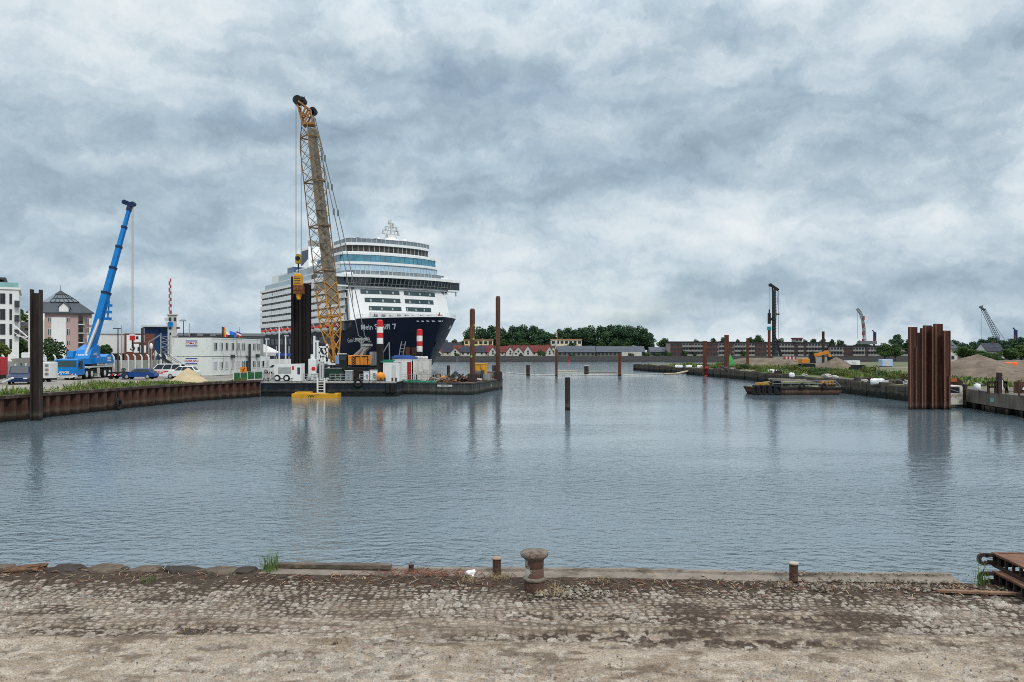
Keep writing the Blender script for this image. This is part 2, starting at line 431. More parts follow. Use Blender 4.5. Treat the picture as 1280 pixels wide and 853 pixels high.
def cobbles():
    nx, ny = 1500, 440
    xs = np.linspace(-13.5, 13.5, nx); v = np.linspace(0, 1, ny)
    Xg, Vg = np.meshgrid(xs, v)
    y1 = edge_y(Xg) - np.where(Xg > -4.55, .40, .10)
    Yg = 6.4 + (y1 - 6.4) * Vg
    de = edge_y(Xg) - .4 - Yg                                    # distance from the edge beam
    # stones: wavering courses, each stone its own width, height and tone
    xw = Xg + .10 * (fbm(Xg * .7, Yg * .7) - .5) + .03 * (vnoise(Xg * 6, Yg * 6) - .5)
    yw = Yg + .044 * Xg + .10 * np.abs(((Xg + 30) % 3.4) / 1.7 - 1) + .45 * (fbm(Xg * .33 + 5, Yg * .25) - .5) + .05 * (vnoise(Xg * 5 + 3, Yg * 5) - .5)
    rh = .118
    row = np.floor(yw / rh).astype(int); b = yw / rh - row
    rr = _tab[row % 256, 11]; cw = .118 + .05 * _tab[row % 256, 77]
    u = (xw + rr * .4) / cw
    col = np.floor(u).astype(int)
    a = u - col
    h1 = _tab[col % 256, (row * 7 + 3) % 256]; h2 = _tab[(col * 5 + 1) % 256, (row * 3) % 256]; h3 = _tab[(col * 3 + 9) % 256, (row * 11 + 5) % 256]
    ea = np.minimum(a, 1 - a) * cw; eb = np.minimum(b, 1 - b) * rh
    gap = .006 + .013 * h3
    e = np.minimum(ea, eb) - gap + .020 * (vnoise(Xg * 22, Yg * 22) - .5)
    dome = sstep(0, .020, e)
    stone = .026 * dome + .028 * (h1 - .5) - .05 * (h2 > .93) + .005 * (fbm(Xg * 20, Yg * 20, 3) - .5)
    big = fbm(Xg * .45 + 2, Yg * .8 + 1, 5); med = fbm(Xg * 1.6 + 8, Yg * 2.2, 5); fine = fbm(Xg * 7, Yg * 9, 4)
    # how deep the sand and soil lie over the stones
    cover = .012 + .045 * (big - .5) + .045 * (med - .5) + .030 * (fine - .5)
    cover += .0065 * sstep(1.30, 2.4, de + 1.1 * (big - .5)) + .014 * (fbm(Xg * 2.7 + 11, Yg * 4 + 7, 4) - .5)        # sand swept over the nearer part
    cover += .030 * sstep(.75, .10, de + .25 * (med - .5))        # soil gathered along the edge
    # wheel ruts running along the quay
    rut = np.zeros_like(Xg)
    for (ox, oy, wd, dp, sl) in ((-5.5, 11.05, .20, .05, -.03), (1.2, 10.75, .16, .055, .035), (3.2, 10.5, .22, .05, -.05), (5.2, 11.2, .25, .05, -.09), (2.0, 11.55, .13, .03, -.02)):
        yy = oy + sl * (Xg - ox) + .22 * (fbm(Xg * .9 + ox, Xg * 0 + oy, 3) - .5)
        ex = np.exp(-((Xg - ox) / 3.2) ** 2)
        g = np.exp(-((Yg - yy) / wd) ** 2); g2 = np.exp(-((Yg - yy - wd * 1.7) / (wd * .8)) ** 2) + np.exp(-((Yg - yy + wd * 1.7) / (wd * .8)) ** 2)
        cover += ex * (.7 * dp * g2 - .35 * dp * g + .05 * g * (fine - .42)); rut = np.maximum(rut, ex * g)
    churn = rut * (fbm(Xg * 12, Yg * 12, 3) - .35) * .06
    H = np.maximum(stone, cover + churn)
    onst = sstep(-.004, .006, stone - cover - churn)
    lowc = .09 * (fbm(Xg * .3 + 4, Yg * .4 + 2, 3) - .5)         # the whole paving has sunk here and there
    Zg = FQ - .035 + H + lowc * sstep(.1, 1.2, de)
    # colours of the things themselves, plus contact shade at the bollard: dusty stone, sand, dark soil
    soil = np.clip(sstep(1.35, .25, de + .75 * (med - .5)) * 1.1 + .75 * sstep(.53, .66, fbm(Xg * 1.1 + 30, Yg * 2.0 + 3, 5)) * sstep(3.4, 1.2, de) + .95 * rut * sstep(.40, .56, fine), 0, 1)
    soil = np.maximum(soil, .95 * sstep(.75, .30, np.hypot(Xg - .36, (Yg - 12.85) * 1.1) + .25 * (med - .5)))  # dark soil round the big bollard, doubling as painted contact shade
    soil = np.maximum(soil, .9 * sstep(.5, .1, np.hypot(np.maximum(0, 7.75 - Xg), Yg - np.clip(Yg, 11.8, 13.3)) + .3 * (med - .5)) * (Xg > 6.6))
    joint = (1 - dome) * sstep(3.9, 1.4, de + 1.2 * (big - .5))
    soil = np.clip(soil + .7 * joint, 0, 1)
    mixc = lambda p, q, t: p + (q - p) * t[..., None]
    sand = mixc(np.array((.315, .262, .208)), np.array((.23, .185, .142)), sstep(.35, .65, med))
    sand = mixc(sand, np.array((.39, .345, .29)), .7 * sstep(.5, .72, fbm(Xg * 4.5, Yg * 8 + 9, 4)))
    sand = mixc(sand, np.array((.12, .09, .068)), .85 * sstep(.56, .72, fbm(Xg * 2.2 + 40, Yg * 5.5, 5)))
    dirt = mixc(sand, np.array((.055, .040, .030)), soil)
    grey = mixc(np.array((.18, .158, .136)), np.array((.385, .352, .315)), h2 ** 1.2)
    grey = mixc(grey, np.array((.24, .17, .14)), (h3 > .90) * .6)
    grey = mixc(grey, sand, np.clip(.15 + .12 * sstep(1.0, 2.6, de) + .7 * (med - .47), 0, .85))
    grey = mixc(grey, np.array((.12, .095, .08)), .75 * sstep(.55, .0, de + .4 * (med - .5)) * (h1 < .75))
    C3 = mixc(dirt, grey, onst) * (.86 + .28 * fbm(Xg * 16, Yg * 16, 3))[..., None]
    n = nx * ny
    co_ = np.stack([Xg.ravel(), Yg.ravel(), Zg.ravel()], 1)
    idx = np.arange(n).reshape(ny, nx)
    q = np.stack([idx[:-1, :-1].ravel(), idx[:-1, 1:].ravel(), idx[1:, 1:].ravel(), idx[1:, :-1].ravel()], 1)
    me = bpy.data.meshes.new('cobbled_quay')
    me.vertices.add(n); me.vertices.foreach_set('co', co_.ravel())
    me.loops.add(q.size); me.loops.foreach_set('vertex_index', q.ravel())
    me.polygons.add(len(q)); me.polygons.foreach_set('loop_start', np.arange(0, q.size, 4)); me.polygons.foreach_set('loop_total', np.full(len(q), 4))
    me.polygons.foreach_set('use_smooth', np.ones(len(q), bool))
    me.update()
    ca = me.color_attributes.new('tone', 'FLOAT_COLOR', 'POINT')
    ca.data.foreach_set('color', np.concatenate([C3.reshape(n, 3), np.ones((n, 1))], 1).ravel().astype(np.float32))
    mt, nt, b = ntree('cobbles_sand_soil'); L = nt.links.new
    at = N(nt, 'ShaderNodeAttribute', attribute_name='tone')
    tc = N(nt, 'ShaderNodeTexCoord'); nz = N(nt, 'ShaderNodeTexNoise'); nz.inputs['Scale'].default_value = 38; nz.inputs['Detail'].default_value = 7
    nz.inputs['Roughness'].default_value = .75
    L(tc.outputs['Object'], nz.inputs['Vector'])
    r = ramp(nt, nz.outputs['Fac'], [(.34, (.45, .43, .40)), (.66, (1.40, 1.38, 1.36))])
    mx = N(nt, 'ShaderNodeMix', data_type='RGBA', blend_type='MULTIPLY'); mx.inputs[0].default_value = 1
    L(at.outputs['Color'], mx.inputs[6]); L(r.outputs[0], mx.inputs[7]); L(mx.outputs[2], b.inputs['Base Color'])
    b.inputs['Roughness'].default_value = .95; b.inputs['Specular IOR Level'].default_value = .2
    bp = N(nt, 'ShaderNodeBump'); bp.inputs['Strength'].default_value = .55; bp.inputs['Distance'].default_value = .02
    L(nz.outputs['Fac'], bp.inputs['Height']); L(bp.outputs[0], b.inputs['Normal'])
    me.materials.append(mt)
    o = bpy.data.objects.new('cobbled_quay', me); COL.objects.link(o)
    return struct(o)


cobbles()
QM = mat('quay_earth', (.36, .30, .23), .95, 0, .3, 1.2)
mb = MB()
mb.prism([(-300, -60), (300, -60), (300, edge_y(300) - .1), (13.4, edge_y(13.4) - .12), (-13.4, edge_y(-13.4) - .12), (-300, edge_y(-13.4) - .12)], 'z', -4, FQ - .13)
struct(mb.build('quay_ground', QM))


def gz(x, y): return FQ + .0                                     # mean level of the near quay


# edge beam: weathered concrete coping with a low raised back rib, broken at both ends
def coping():
    mb = MB(); x0, x1, n = -4.55, 7.75, 60
    prof = [(-.40, -.5), (-.40, .015), (-.10, .035), (-.085, .075), (.0, .08), (.0, -.5)]
    vs = []
    for i in range(n + 1):
        x = x0 + (x1 - x0) * i / n
        for k, (p, z) in enumerate(prof):
            vs.append((x, edge_y(x) + p + random.uniform(-.006, .006), FQ + z + random.uniform(-.008, .008) + .015 * math.sin(x * .9)))
    m = len(prof); fs = []
    for i in range(n):
        for k in range(m - 1):
            a = i * m + k; fs.append((a, a + 1, a + m + 1, a + m))
    mb.add(vs, fs); mb.add(vs[:m], [tuple(range(m))]); mb.add(vs[-m:], [tuple(range(m))])
    CM = mat('coping_concrete', (.19, .16, .132), .9, 0, .35, 2.0, .35, (.10, .08, .062), .6, .6, 22)
    o = mb.build('quay_coping', CM)
    return tag(o, 'long weathered concrete coping beam along the cobbled quay edge', 'coping')


coping()
# raised timber on the beam at its left end
mb = MB(); a = Vector((-4.3, edge_y(-4.3) - .06, FQ + .085)); b_ = Vector((-2.2, edge_y(-2.2) - .05, FQ + .08))
mb.bar(a, b_, .15, .08); o = mb.build('timber_beam', mat('dark_timber', (.085, .068, .052), .9, 0, .4, 4, .3, (.15, .12, .09), .5, .5, 14), bevel=.01); tag(o, 'short dark timber lying on the left end of the concrete coping', 'timber')
mb = MB(); mb.bar((9.0, 12.55, FQ + .02), (7.05, 12.75, FQ + .035), .09, .045)
o = mb.build('timber_plank', mat('orange_timber', (.20, .12, .08), .85, 0, .35, 4), bevel=.008); tag(o, 'reddish plank lying on cobbles beside the rusty steel frames', 'plank')


def blob_stone(c, sz, seed, rz=0, sub=3, rough=.16):
    """an angular block of stone: a subdivided box pushed about by noise"""
    import bmesh
    rnd = random.Random(seed)
    bm = bmesh.new(); bmesh.ops.create_cube(bm, size=1)
    bmesh.ops.subdivide_edges(bm, edges=bm.edges, cuts=sub, use_grid_fill=True)
    from mathutils import noise as mn
    for v in bm.verts:
        p = v.co.copy()
        l = p.length
        v.co = p * (1 - .28 * max(0, l - .62) / .25)
        d = mn.noise_vector(p * 2.2 + Vector((seed * 3.1, seed * 1.7, 0))) * rough + mn.noise_vector(p * 6 + Vector((seed, 0, 2))) * rough * .3
        v.co += d
    R = Euler((rnd.uniform(-.1, .1), rnd.uniform(-.12, .12), rz)).to_matrix()
    vs = [Vector(c) + R @ Vector((v.co.x * sz[0], v.co.y * sz[1], v.co.z * sz[2])) for v in bm.verts]
    fs = [tuple(v.index for v in f.verts) for f in bm.faces]
    bm.verts.index_update(); bm.free()
    return vs, fs


ST = [mat('edge_granite_dark', (.042, .033, .028), .9, 0, .45, 5, .2, (.16, .12, .09), 1, .7, 25), mat('edge_granite_tan', (.10, .078, .058), .9, 0, .45, 5, .45, (.10, .075, .055), 1, .7, 25),
      mat('edge_granite_rusty', (.13, .062, .032), .9, 0, .5, 6, .5, (.06, .045, .035), 1, .7, 25)]
caps = [(-10.4, .62, 0, 'dark angular edging block at the far left of the broken quay edge'), (-9.42, .36, 1, 'mossy tan edging stone just left of the orange stained block'), (-8.95, .60, 2, 'orange stained edging block on the broken quay edge'),
        (-8.15, .46, 0, 'dark flat edging block right of the orange stained one'), (-7.42, .50, 1, 'pale tan edging block in the middle of the broken quay edge'), (-6.72, .55, 1, 'tan edging block behind the small green weed'),
        (-5.95, .58, 0, 'dark edging block right of the small green weed'), (-5.30, .50, 1, 'brownish edging block next to the tall grass tuft'), (-4.85, .30, 0, 'small dark edging stone at the end of the concrete coping')]
for i, (x, wd, k, lb) in enumerate(caps):
    vs, fs = blob_stone((0, 0, 0), (wd * 1.12, .46, .15), i + 2, random.uniform(-.1, .1))
    mb = MB(); mb.add(vs, fs, 0, False)
    o = mb.build('edge_stone', ST[k], None, (x, edge_y(x) - .22, FQ - .015)); tag(o, lb, 'stone', 'edging blocks of the broken quay edge')
# earth lip between those blocks
mb = MB()
mb.prism([(-13.5, edge_y(-13.5) - .45), (-4.5, edge_y(-4.5) - .45), (-4.5, edge_y(-4.5) - .05), (-13.5, edge_y(-13.5) - .05)], 'z', -1, FQ - .02)
struct(mb.build('quay_edge_earth', mat('edge_soil', (.05, .038, .03), .95, 0, .4, 4, .2, (.02, .015, .012), 1, .8, 30)))

# ------------------------------------------------------------------ bollards
IRON = mat('bollard_iron', (.085, .050, .036), .8, 0, .45, 5, .3, (.06, .032, .022), 1.5, .7, 18)


def flaky():
    mt, nt, b = ntree('flaking_bollard_paint'); L = nt.links.new
    tc = N(nt, 'ShaderNodeTexCoord')
    n = N(nt, 'ShaderNodeTexNoise'); n.inputs['Scale'].default_value = 5.5; n.inputs['Detail'].default_value = 8; n.inputs['Roughness'].default_value = .6
    L(tc.outputs['Object'], n.inputs['Vector'])
    sx = N(nt, 'ShaderNodeSeparateXYZ'); L(tc.outputs['Object'], sx.inputs[0])
    md = N(nt, 'ShaderNodeMath', operation='MULTIPLY_ADD'); L(sx.outputs[0], md.inputs[0]); md.inputs[1].default_value = -.55; L(n.outputs['Fac'], md.inputs[2])
    r = ramp(nt, md.outputs[0], [(.50, (.095, .050, .035)), (.53, (.045, .028, .02)), (.56, (.27, .27, .235)), (.75, (.36, .35, .31))]); L(r.outputs[0], b.inputs['Base Color'])
    b.inputs['Roughness'].default_value = .8
    bp = N(nt, 'ShaderNodeBump'); bp.inputs['Strength'].default_value = .7; bp.inputs['Distance'].default_value = .012
    L(n.outputs['Fac'], bp.inputs['Height']); L(bp.outputs[0], b.inputs['Normal'])
    return mt


t = thing('bollard', 'big rusty mushroom bollard with flaking paint on the cobbled quay', 'bollard', (wx(668, 12.9), 12.9, FQ - .03))
mb = MB(); mb.lathe([(.17, 0), (.17, .16), (.165, .20)], 28); mb.build('base', IRON, t)
mb = MB(); mb.lathe([(.185, .20), (.192, .215), (.19, .245), (.165, .26)], 28); mb.build('collar', mat('collar_iron', (.17, .145, .12), .8, 0, .5, 6, .4, (.08, .05, .035)), t)
mb = MB(); mb.lathe([(.158, .26), (.155, .40), (.150, .405), (.150, .415), (.155, .42), (.158, .545)], 28); mb.build('shaft', flaky(), t)
mb = MB(); mb.lathe([(.158, .545), (.19, .58), (.225, .605), (.236, .635), (.23, .665), (.20, .69), (.12, .705), (.04, .707)], 28)
mb.build('head', mat('head_flaking', (.17, .145, .125), .85, 0, .4, 9, .4, (.11, .055, .04), 1, .9, 30), t)
for px, d, h, rr, lb in ((621, 13.72, .32, .075, 'small rusty post bollard with dry grass at its foot, left of the big bollard'), (992, 13.36, .33, .072, 'lone rusty post bollard with a pale top on the right of the coping')):
    t = thing('post_bollard', lb, 'bollard', (wx(px, d), d, FQ + .01), 0, 'small post bollards on the quay coping')
    mb = MB(); mb.lathe([(rr, 0), (rr, h - .04)], 18); mb.build('shaft', IRON, t)
    mb = MB(); mb.lathe([(rr, h - .04), (rr * 1.25, h - .03), (rr * 1.25, h - .005), (rr * .9, h)], 18); mb.build('head', mat('post_cap_' + str(px), (.34, .30, .26) if px > 900 else (.26, .19, .14), .7, 0, .3, 9), t)
mb = MB(); mb.lathe([(.045, 0), (.045, .09), (.05, .095), (.05, .12)], 12); o = mb.build('pipe_stub', IRON, None, (wx(514, 13.95), 13.95, FQ + .02)); tag(o, 'short dark pipe stub sticking out of the coping', 'pipe stub')
# crumpled white plastic bag
vs, fs = blob_stone((0, 0, 0), (.15, .11, .10), 31, .3, 4, .22)
mb = MB(); mb.add(vs, fs, 0, True); o = mb.build('plastic_bag', mat('white_plastic', (.8, .8, .78), .4, 0, .05, 3), None, (wx(589, 13.68), 13.68, FQ + .06)); tag(o, 'crumpled white plastic bag lying on the concrete coping', 'plastic bag')


# ------------------------------------------------------------------ grass and litter
def blades(mb, c, n, r, h, lean, wd, rnd, m=0):
    for _ in range(n):
        g = rnd.uniform(0, 2 * PI); q = r * math.sqrt(rnd.random()); b0 = Vector(c) + Vector((math.cos(g) * q, math.sin(g) * q, 0))
        hh = h * rnd.uniform(.45, 1.1); dr = rnd.uniform(0, 2 * PI); ln = lean * rnd.uniform(.2, 1.2) * hh
        dv = Vector((math.cos(dr), math.sin(dr), 0)); sd_ = Vector((-dv.y, dv.x, 0)) * wd / 2
        p1 = b0 + Vector((0, 0, hh * .55)) + dv * ln * .3; p2 = b0 + Vector((0, 0, hh * (1 - .25 * lean))) + dv * ln
        mb.add([b0 - sd_, b0 + sd_, p1 + sd_ * .8, p1 - sd_ * .8, p2], [(0, 1, 2, 3), (3, 2, 4)], m)


GRG = mat('green_grass', (.10, .16, .045), .8, 0, .35, 8); GRD = mat('dry_grass', (.30, .22, .12), .85, 0, .35, 8); GRM = mat('mixed_weed', (.10, .13, .05), .8, 0, .4, 10)
rn = random.Random(5)
for px, d, n, r, h, ln, mt_, lb in ((338, 13.95, 95, .15, .48, .45, GRG, 'tall green grass tuft where the coping begins'), (1229, 13.1, 34, .12, .55, .4, GRG, 'thin tall grass tuft beside the rusty steel frames'), (185, 13.35, 90, .15, .14, .7, GRM, 'small green weed among the stones behind the tan edging block'),
                                    (625, 13.5, 160, .22, .17, .8, GRD, 'dry grass tuft around the small post bollard'), (690, 12.75, 190, .28, .13, .9, GRD, 'dry grass tuft around the foot of the big bollard'), (585, 13.35, 110, .15, .12, .9, GRD, 'dry yellowish tuft in front of the white bag'),
                                    (752, 13.3, 60, .18, .14, 1.1, GRD, 'straw coloured dead tuft along the coping right of the big bollard'), (1100, 13.1, 60, .25, .10, 1.1, GRD, 'dead stalks beside the gravel near the end of the coping'), (420, 10.5, 50, .22, .16, .3, GRD, 'sparse dead stalks standing in the sand'), (240, 10.9, 90, .3, .07, 1.2, GRD, 'flattened dry grass patch on the sand at left')):
    mb = MB(); mb.lathe([(r * 1.0, -.03), (r * .7, .01), (r * .2, .022)], 12, jit=.15, m=1); blades(mb, (0, 0, 0), n, r, h, ln, .011 if mt_ is GRG else .007, rn)
    o = mb.build('grass_tuft', [mt_, MATS['edge_soil']], None, (wx(px, d), d, FQ - .01)); tag(o, lb, 'grass tuft', 'grass tufts on the near quay')
# dead leaves, twigs along the edge: nobody could count them
mb = MB()
for _ in range(2600):
    x = rn.uniform(-13, 11); de = abs(rn.gauss(0, .38)); y = edge_y(x) - .42 - de
    if x < -4.5: y = edge_y(x) - .15 - de * 1.2
    l = rn.uniform(.04, .2); g = rn.uniform(0, PI); z = FQ + rn.uniform(-.005, .035)
    dx, dy = math.cos(g) * l / 2, math.sin(g) * l / 2
    mb.bar((x - dx, y - dy, z), (x + dx, y + dy, z + rn.uniform(-.02, .03)), rn.uniform(.005, .016), .006, rn.choice((0, 0, 1, 2)))
for _ in range(160):
    x = rn.gauss(-1.6, .5); y = edge_y(x) - .35 + rn.gauss(0, .1); g = rn.uniform(0, PI); l = rn.uniform(.05, .2)
    mb.bar((x, y, FQ + .04), (x + math.cos(g) * l, y + math.sin(g) * l, FQ + rn.uniform(.04, .09)), .012, .006, 2)
struct(mb.build('plant_litter', [mat('litter_dark', (.05, .036, .027), .9, 0, .4, 9), mat('litter_straw', (.26, .20, .13), .9, 0, .4, 9), mat('litter_red', (.14, .06, .04), .9, 0, .4, 9)]), 'stuff', 'dead stalks and leaves gathered along the quay edge')
mb = MB()


def pebble(mb, c, r, rnd, m=0):
    vs = []
    for (a, b, c_) in ((1, 0, 0), (-1, 0, 0), (0, 1, 0), (0, -1, 0), (0, 0, 1), (0, 0, -1)):
        k = r * rnd.uniform(.55, 1.15); vs.append((c[0] + a * k, c[1] + b * k, c[2] + c_ * k * .75))
    mb.add(vs, [(0, 2, 4), (2, 1, 4), (1, 3, 4), (3, 0, 4), (2, 0, 5), (1, 2, 5), (3, 1, 5), (0, 3, 5)], m)


for _ in range(5200):
    k = rn.random() if _ < 1300 else .9
    if k < .45: x = rn.gauss(6.1, .9); y = edge_y(x) - .62 + rn.gauss(0, .13); r = rn.uniform(.015, .05)
    elif k < .6: x = rn.gauss(6.3, 1.0); y = edge_y(x) - .09 + rn.gauss(0, .04); r = rn.uniform(.008, .022)
    elif k < .7: x = rn.gauss(.9, .35); y = 12.75 + rn.gauss(0, .18); r = rn.uniform(.02, .06)
    else: x = rn.uniform(-11, 11); y = rn.uniform(8.6, 13.4); r = rn.uniform(.005, .02) * (1.6 if rn.random() < .05 else 1)
    on = y > edge_y(x) - .5 and -4.5 < x < 7.7
    pebble(mb, (x, y, FQ + (.07 if k >= .45 and k < .6 else .035 if on else .0) + r * .3), r, rn, rn.choice((0, 1, 1, 2)))
struct(mb.build('gravel', [mat('gravel_dark', (.10, .085, .07), .9, 0, .3, 9), mat('gravel_mid', (.17, .145, .118), .9, 0, .3, 9), mat('gravel_pale', (.25, .225, .19), .9, 0, .3, 9)]), 'stuff', 'loose gravel and crumbs of concrete on the quay')


# ------------------------------------------------------------------ two rusty steel frames stacked at the right
def steel_frame(z0, ox, oy, lb, rz):
    t = thing('steel_platform', lb, 'steel platform', (ox, oy, z0), rz, 'rusty steel frames stacked on the quay')
    Wd, Dp, Hh = 3.0, 1.55, .235
    mb = MB(); mb.bx(0, Wd, 0, Dp, Hh - .03, Hh); mb.bx(.02, Wd, -.012, .03, Hh - .008, Hh + .012); mb.bx(.02, Wd, Dp - .05, Dp, Hh - .008, Hh + .012); mb.bx(-.01, .06, 0, Dp, Hh - .008, Hh + .014)
    for k in range(3): mb.bx(.5 + k * .8, .53 + k * .8, .1, Dp - .1, Hh, Hh + .006)
    mb.build('top_plate', mat('plate_rust', (.15, .078, .052), .85, 0, .4, 2.5, .3, (.13, .065, .04), 1, .5, 15), t)
    mb = MB()
    for y in (0, Dp - .05): mb.bx(0, Wd, y, y + .05, 0, .06); mb.bx(0, Wd, y + .015, y + .03, .06, Hh - .03)
    mb.bx(0, .06, .05, Dp - .05, 0, .05)
    for k in range(7): mb.bx(.01, .05, .10 + k * .21, .135 + k * .21, .05, Hh - .03)
    mb.build('ribbed_side', RUSTD, t)
    for y in (.0, Dp - .08):
        mb = MB(); n = 14; c = (-.17, .135); ro, ri = .105, .05
        for k in range(n):
            g0, g1 = .6 + 5.0 * k / n, .6 + 5.0 * (k + 1) / n
            mb.prism([(c[0] + r_ * math.cos(g), y + q_) if False else (c[0] + r_ * math.cos(g), c[1] + r_ * math.sin(g)) for r_, g in ((ro, g0), (ro, g1), (ri, g1), (ri, g0))], 'y', y, y + .06)
        mb.prism([(-.15, .18), (.08, .18), (.08, .238), (-.15, .238)], 'y', y, y + .06); mb.prism([(-.1, .05), (.06, .02), (.06, .10), (-.1, .12)], 'y', y, y + .06)
        mb.build('hook_lug', mat('lug_rust', (.12, .06, .035), .85, 0, .4, 4, .3, (.05, .028, .018)) if y == 0 else RUSTD, t)
    return t


steel_frame(FQ - .02, 8.2, 11.70, 'lower of two rusty steel frames stacked on the quay', -.06)
steel_frame(FQ + .225, 8.36, 11.98, 'upper of two rusty steel frames, with a brown top plate', -.06)['label'] = 'upper of two stacked rusty steel frames, with a brown top plate'
mb = MB(); mb.bar((9.3, 12.9, FQ + .48), (9.58, 12.75, FQ + .53), .05, .03); mb.bar((9.3, 12.9, FQ + .485), (9.35, 13.1, FQ + .485), .05, .03); o = mb.build('iron_bracket', RUSTD); tag(o, 'bent iron bracket lying on the upper rusty steel frame', 'bracket')
# ================================================================== shared builders
def wetmat(name, col, col2, wet=.5, scale=1.2, rust=.2):
    """steel or concrete standing in water: weathered above, black with algae below the tide line"""
    mt, nt, b = ntree(name); L = nt.links.new
    tc = N(nt, 'ShaderNodeTexCoord'); mp = N(nt, 'ShaderNodeMapping'); L(tc.outputs['Object'], mp.inputs[0]); mp.inputs['Scale'].default_value = (1, 1, .12)
    n = N(nt, 'ShaderNodeTexNoise'); n.inputs['Scale'].default_value = scale * 2.2; n.inputs['Detail'].default_value = 8; n.inputs['Roughness'].default_value = .7
    L(mp.outputs[0], n.inputs['Vector'])
    r = ramp(nt, n.outputs['Fac'], [(.32, col), (.56, col2), (.72, tuple(min(1, c * 1.9) for c in col2))])
    sx = N(nt, 'ShaderNodeSeparateXYZ'); L(tc.outputs['Object'], sx.inputs[0])
    n2 = N(nt, 'ShaderNodeTexNoise'); n2.inputs['Scale'].default_value = 1.5; n2.inputs['Detail'].default_value = 6; L(tc.outputs['Object'], n2.inputs['Vector'])
    md = N(nt, 'ShaderNodeMath', operation='MULTIPLY_ADD'); L(n2.outputs['Fac'], md.inputs[0]); md.inputs[1].default_value = -wet * .9; L(sx.outputs[2], md.inputs[2])
    mr = N(nt, 'ShaderNodeMapRange'); L(md.outputs[0], mr.inputs[0]); mr.inputs[1].default_value = -.15; mr.inputs[2].default_value = wet * .75
    mx = N(nt, 'ShaderNodeMix', data_type='RGBA'); L(mr.outputs[0], mx.inputs[0]); mx.inputs[6].default_value = (.010, .011, .010, 1); L(r.outputs[0], mx.inputs[7])
    # a pale crust of dried weed and barnacles along the tide line
    tl = ramp(nt, md.outputs[0], [(.0, (0, 0, 0)), (.12, (0, 0, 0)), (.30, (.55, .55, .55)), (.42, (.35, .35, .35)), (.62, (0, 0, 0))])
    m3 = N(nt, 'ShaderNodeMath', operation='MULTIPLY'); L(tl.outputs[0], m3.inputs[0]); L(n.outputs['Fac'], m3.inputs[1])
    mx2 = N(nt, 'ShaderNodeMix', data_type='RGBA'); L(m3.outputs[0], mx2.inputs[0]); L(mx.outputs[2], mx2.inputs[6]); mx2.inputs[7].default_value = (.17, .155, .115, 1)
    L(mx2.outputs[2], b.inputs['Base Color']); b.inputs['Roughness'].default_value = .85; b.inputs['Specular IOR Level'].default_value = .2
    bp = N(nt, 'ShaderNodeBump'); bp.inputs['Strength'].default_value = .5; bp.inputs['Distance'].default_value = .03
    L(n.outputs['Fac'], bp.inputs['Height']); L(bp.outputs[0], b.inputs['Normal'])
    return mt


PILEW = wetmat('sheet_wall_rust', (.030, .015, .011), (.075, .036, .026), .55)
PILER = wetmat('driven_pile_rust', (.060, .022, .015), (.105, .042, .027), .35)
PILED = wetmat('dark_pile', (.018, .014, .013), (.040, .030, .026), .35)
QUAYC = wetmat('quay_wall_concrete', (.028, .024, .020), (.085, .073, .059), 1.3)

LEAF1 = foliage('leaves_dark', (.012, .030, .010), (.050, .095, .030))
LEAF2 = foliage('leaves_mid', (.022, .050, .014), (.080, .13, .040))
LEAF3 = foliage('leaves_yellowish', (.045, .068, .014), (.125, .145, .042))
LEAFB = foliage('leaves_bluish', (.012, .036, .018), (.055, .105, .052))
BARK = mat('bark', (.06, .048, .038), .9, 0, .3, 4)
_leafmesh = {}


def leaf_mesh(name, lobes, n, size, seed, mt):
    """leaf clumps spread through the lobes' volume (mostly near their skins), each with a tint of its own"""
    r = np.random.RandomState(seed)
    lob = np.array([l[:6] for l in lobes], float)
    vol = lob[:, 3] * lob[:, 4] * lob[:, 5]; pk = r.choice(len(lob), n, p=vol ** .75 / (vol ** .75).sum())
    d = r.normal(size=(n, 3)); d /= np.linalg.norm(d, axis=1)[:, None]
    rad = r.uniform(.35, 1.04, n) ** .55
    c = lob[pk, :3] + d * rad[:, None] * lob[pk, 3:6]
    sz = size * r.uniform(.5, 1.25, n)
    nm = d + r.normal(size=(n, 3)) * .7; nm /= np.linalg.norm(nm, axis=1)[:, None]
    a = np.cross(nm, r.normal(size=(n, 3))); a /= np.linalg.norm(a, axis=1)[:, None]; b = np.cross(nm, a)
    a *= sz[:, None] / 2; b *= sz[:, None] / 2 * r.uniform(.6, 1, n)[:, None]
    v = np.stack([c - a - b * .4, c - b, c + a - b * .2, c + a * .5 + b, c - a * .7 + b * .8], 1).reshape(-1, 3)
    me = bpy.data.meshes.new(name)
    me.vertices.add(5 * n); me.vertices.foreach_set('co', v.ravel())
    me.loops.add(5 * n); me.loops.foreach_set('vertex_index', np.arange(5 * n))
    me.polygons.add(n); me.polygons.foreach_set('loop_start', np.arange(0, 5 * n, 5)); me.polygons.foreach_set('loop_total', np.full(n, 5))
    me.update(); me.validate()
    lt = r.rand(len(lob)); tint = np.clip(.45 * lt[pk] + .55 * r.rand(n), 0, 1)
    at = me.attributes.new('tint', 'FLOAT', 'POINT'); at.data.foreach_set('value', np.repeat(tint, 5).astype(np.float32))
    me.materials.append(mt)
    return me


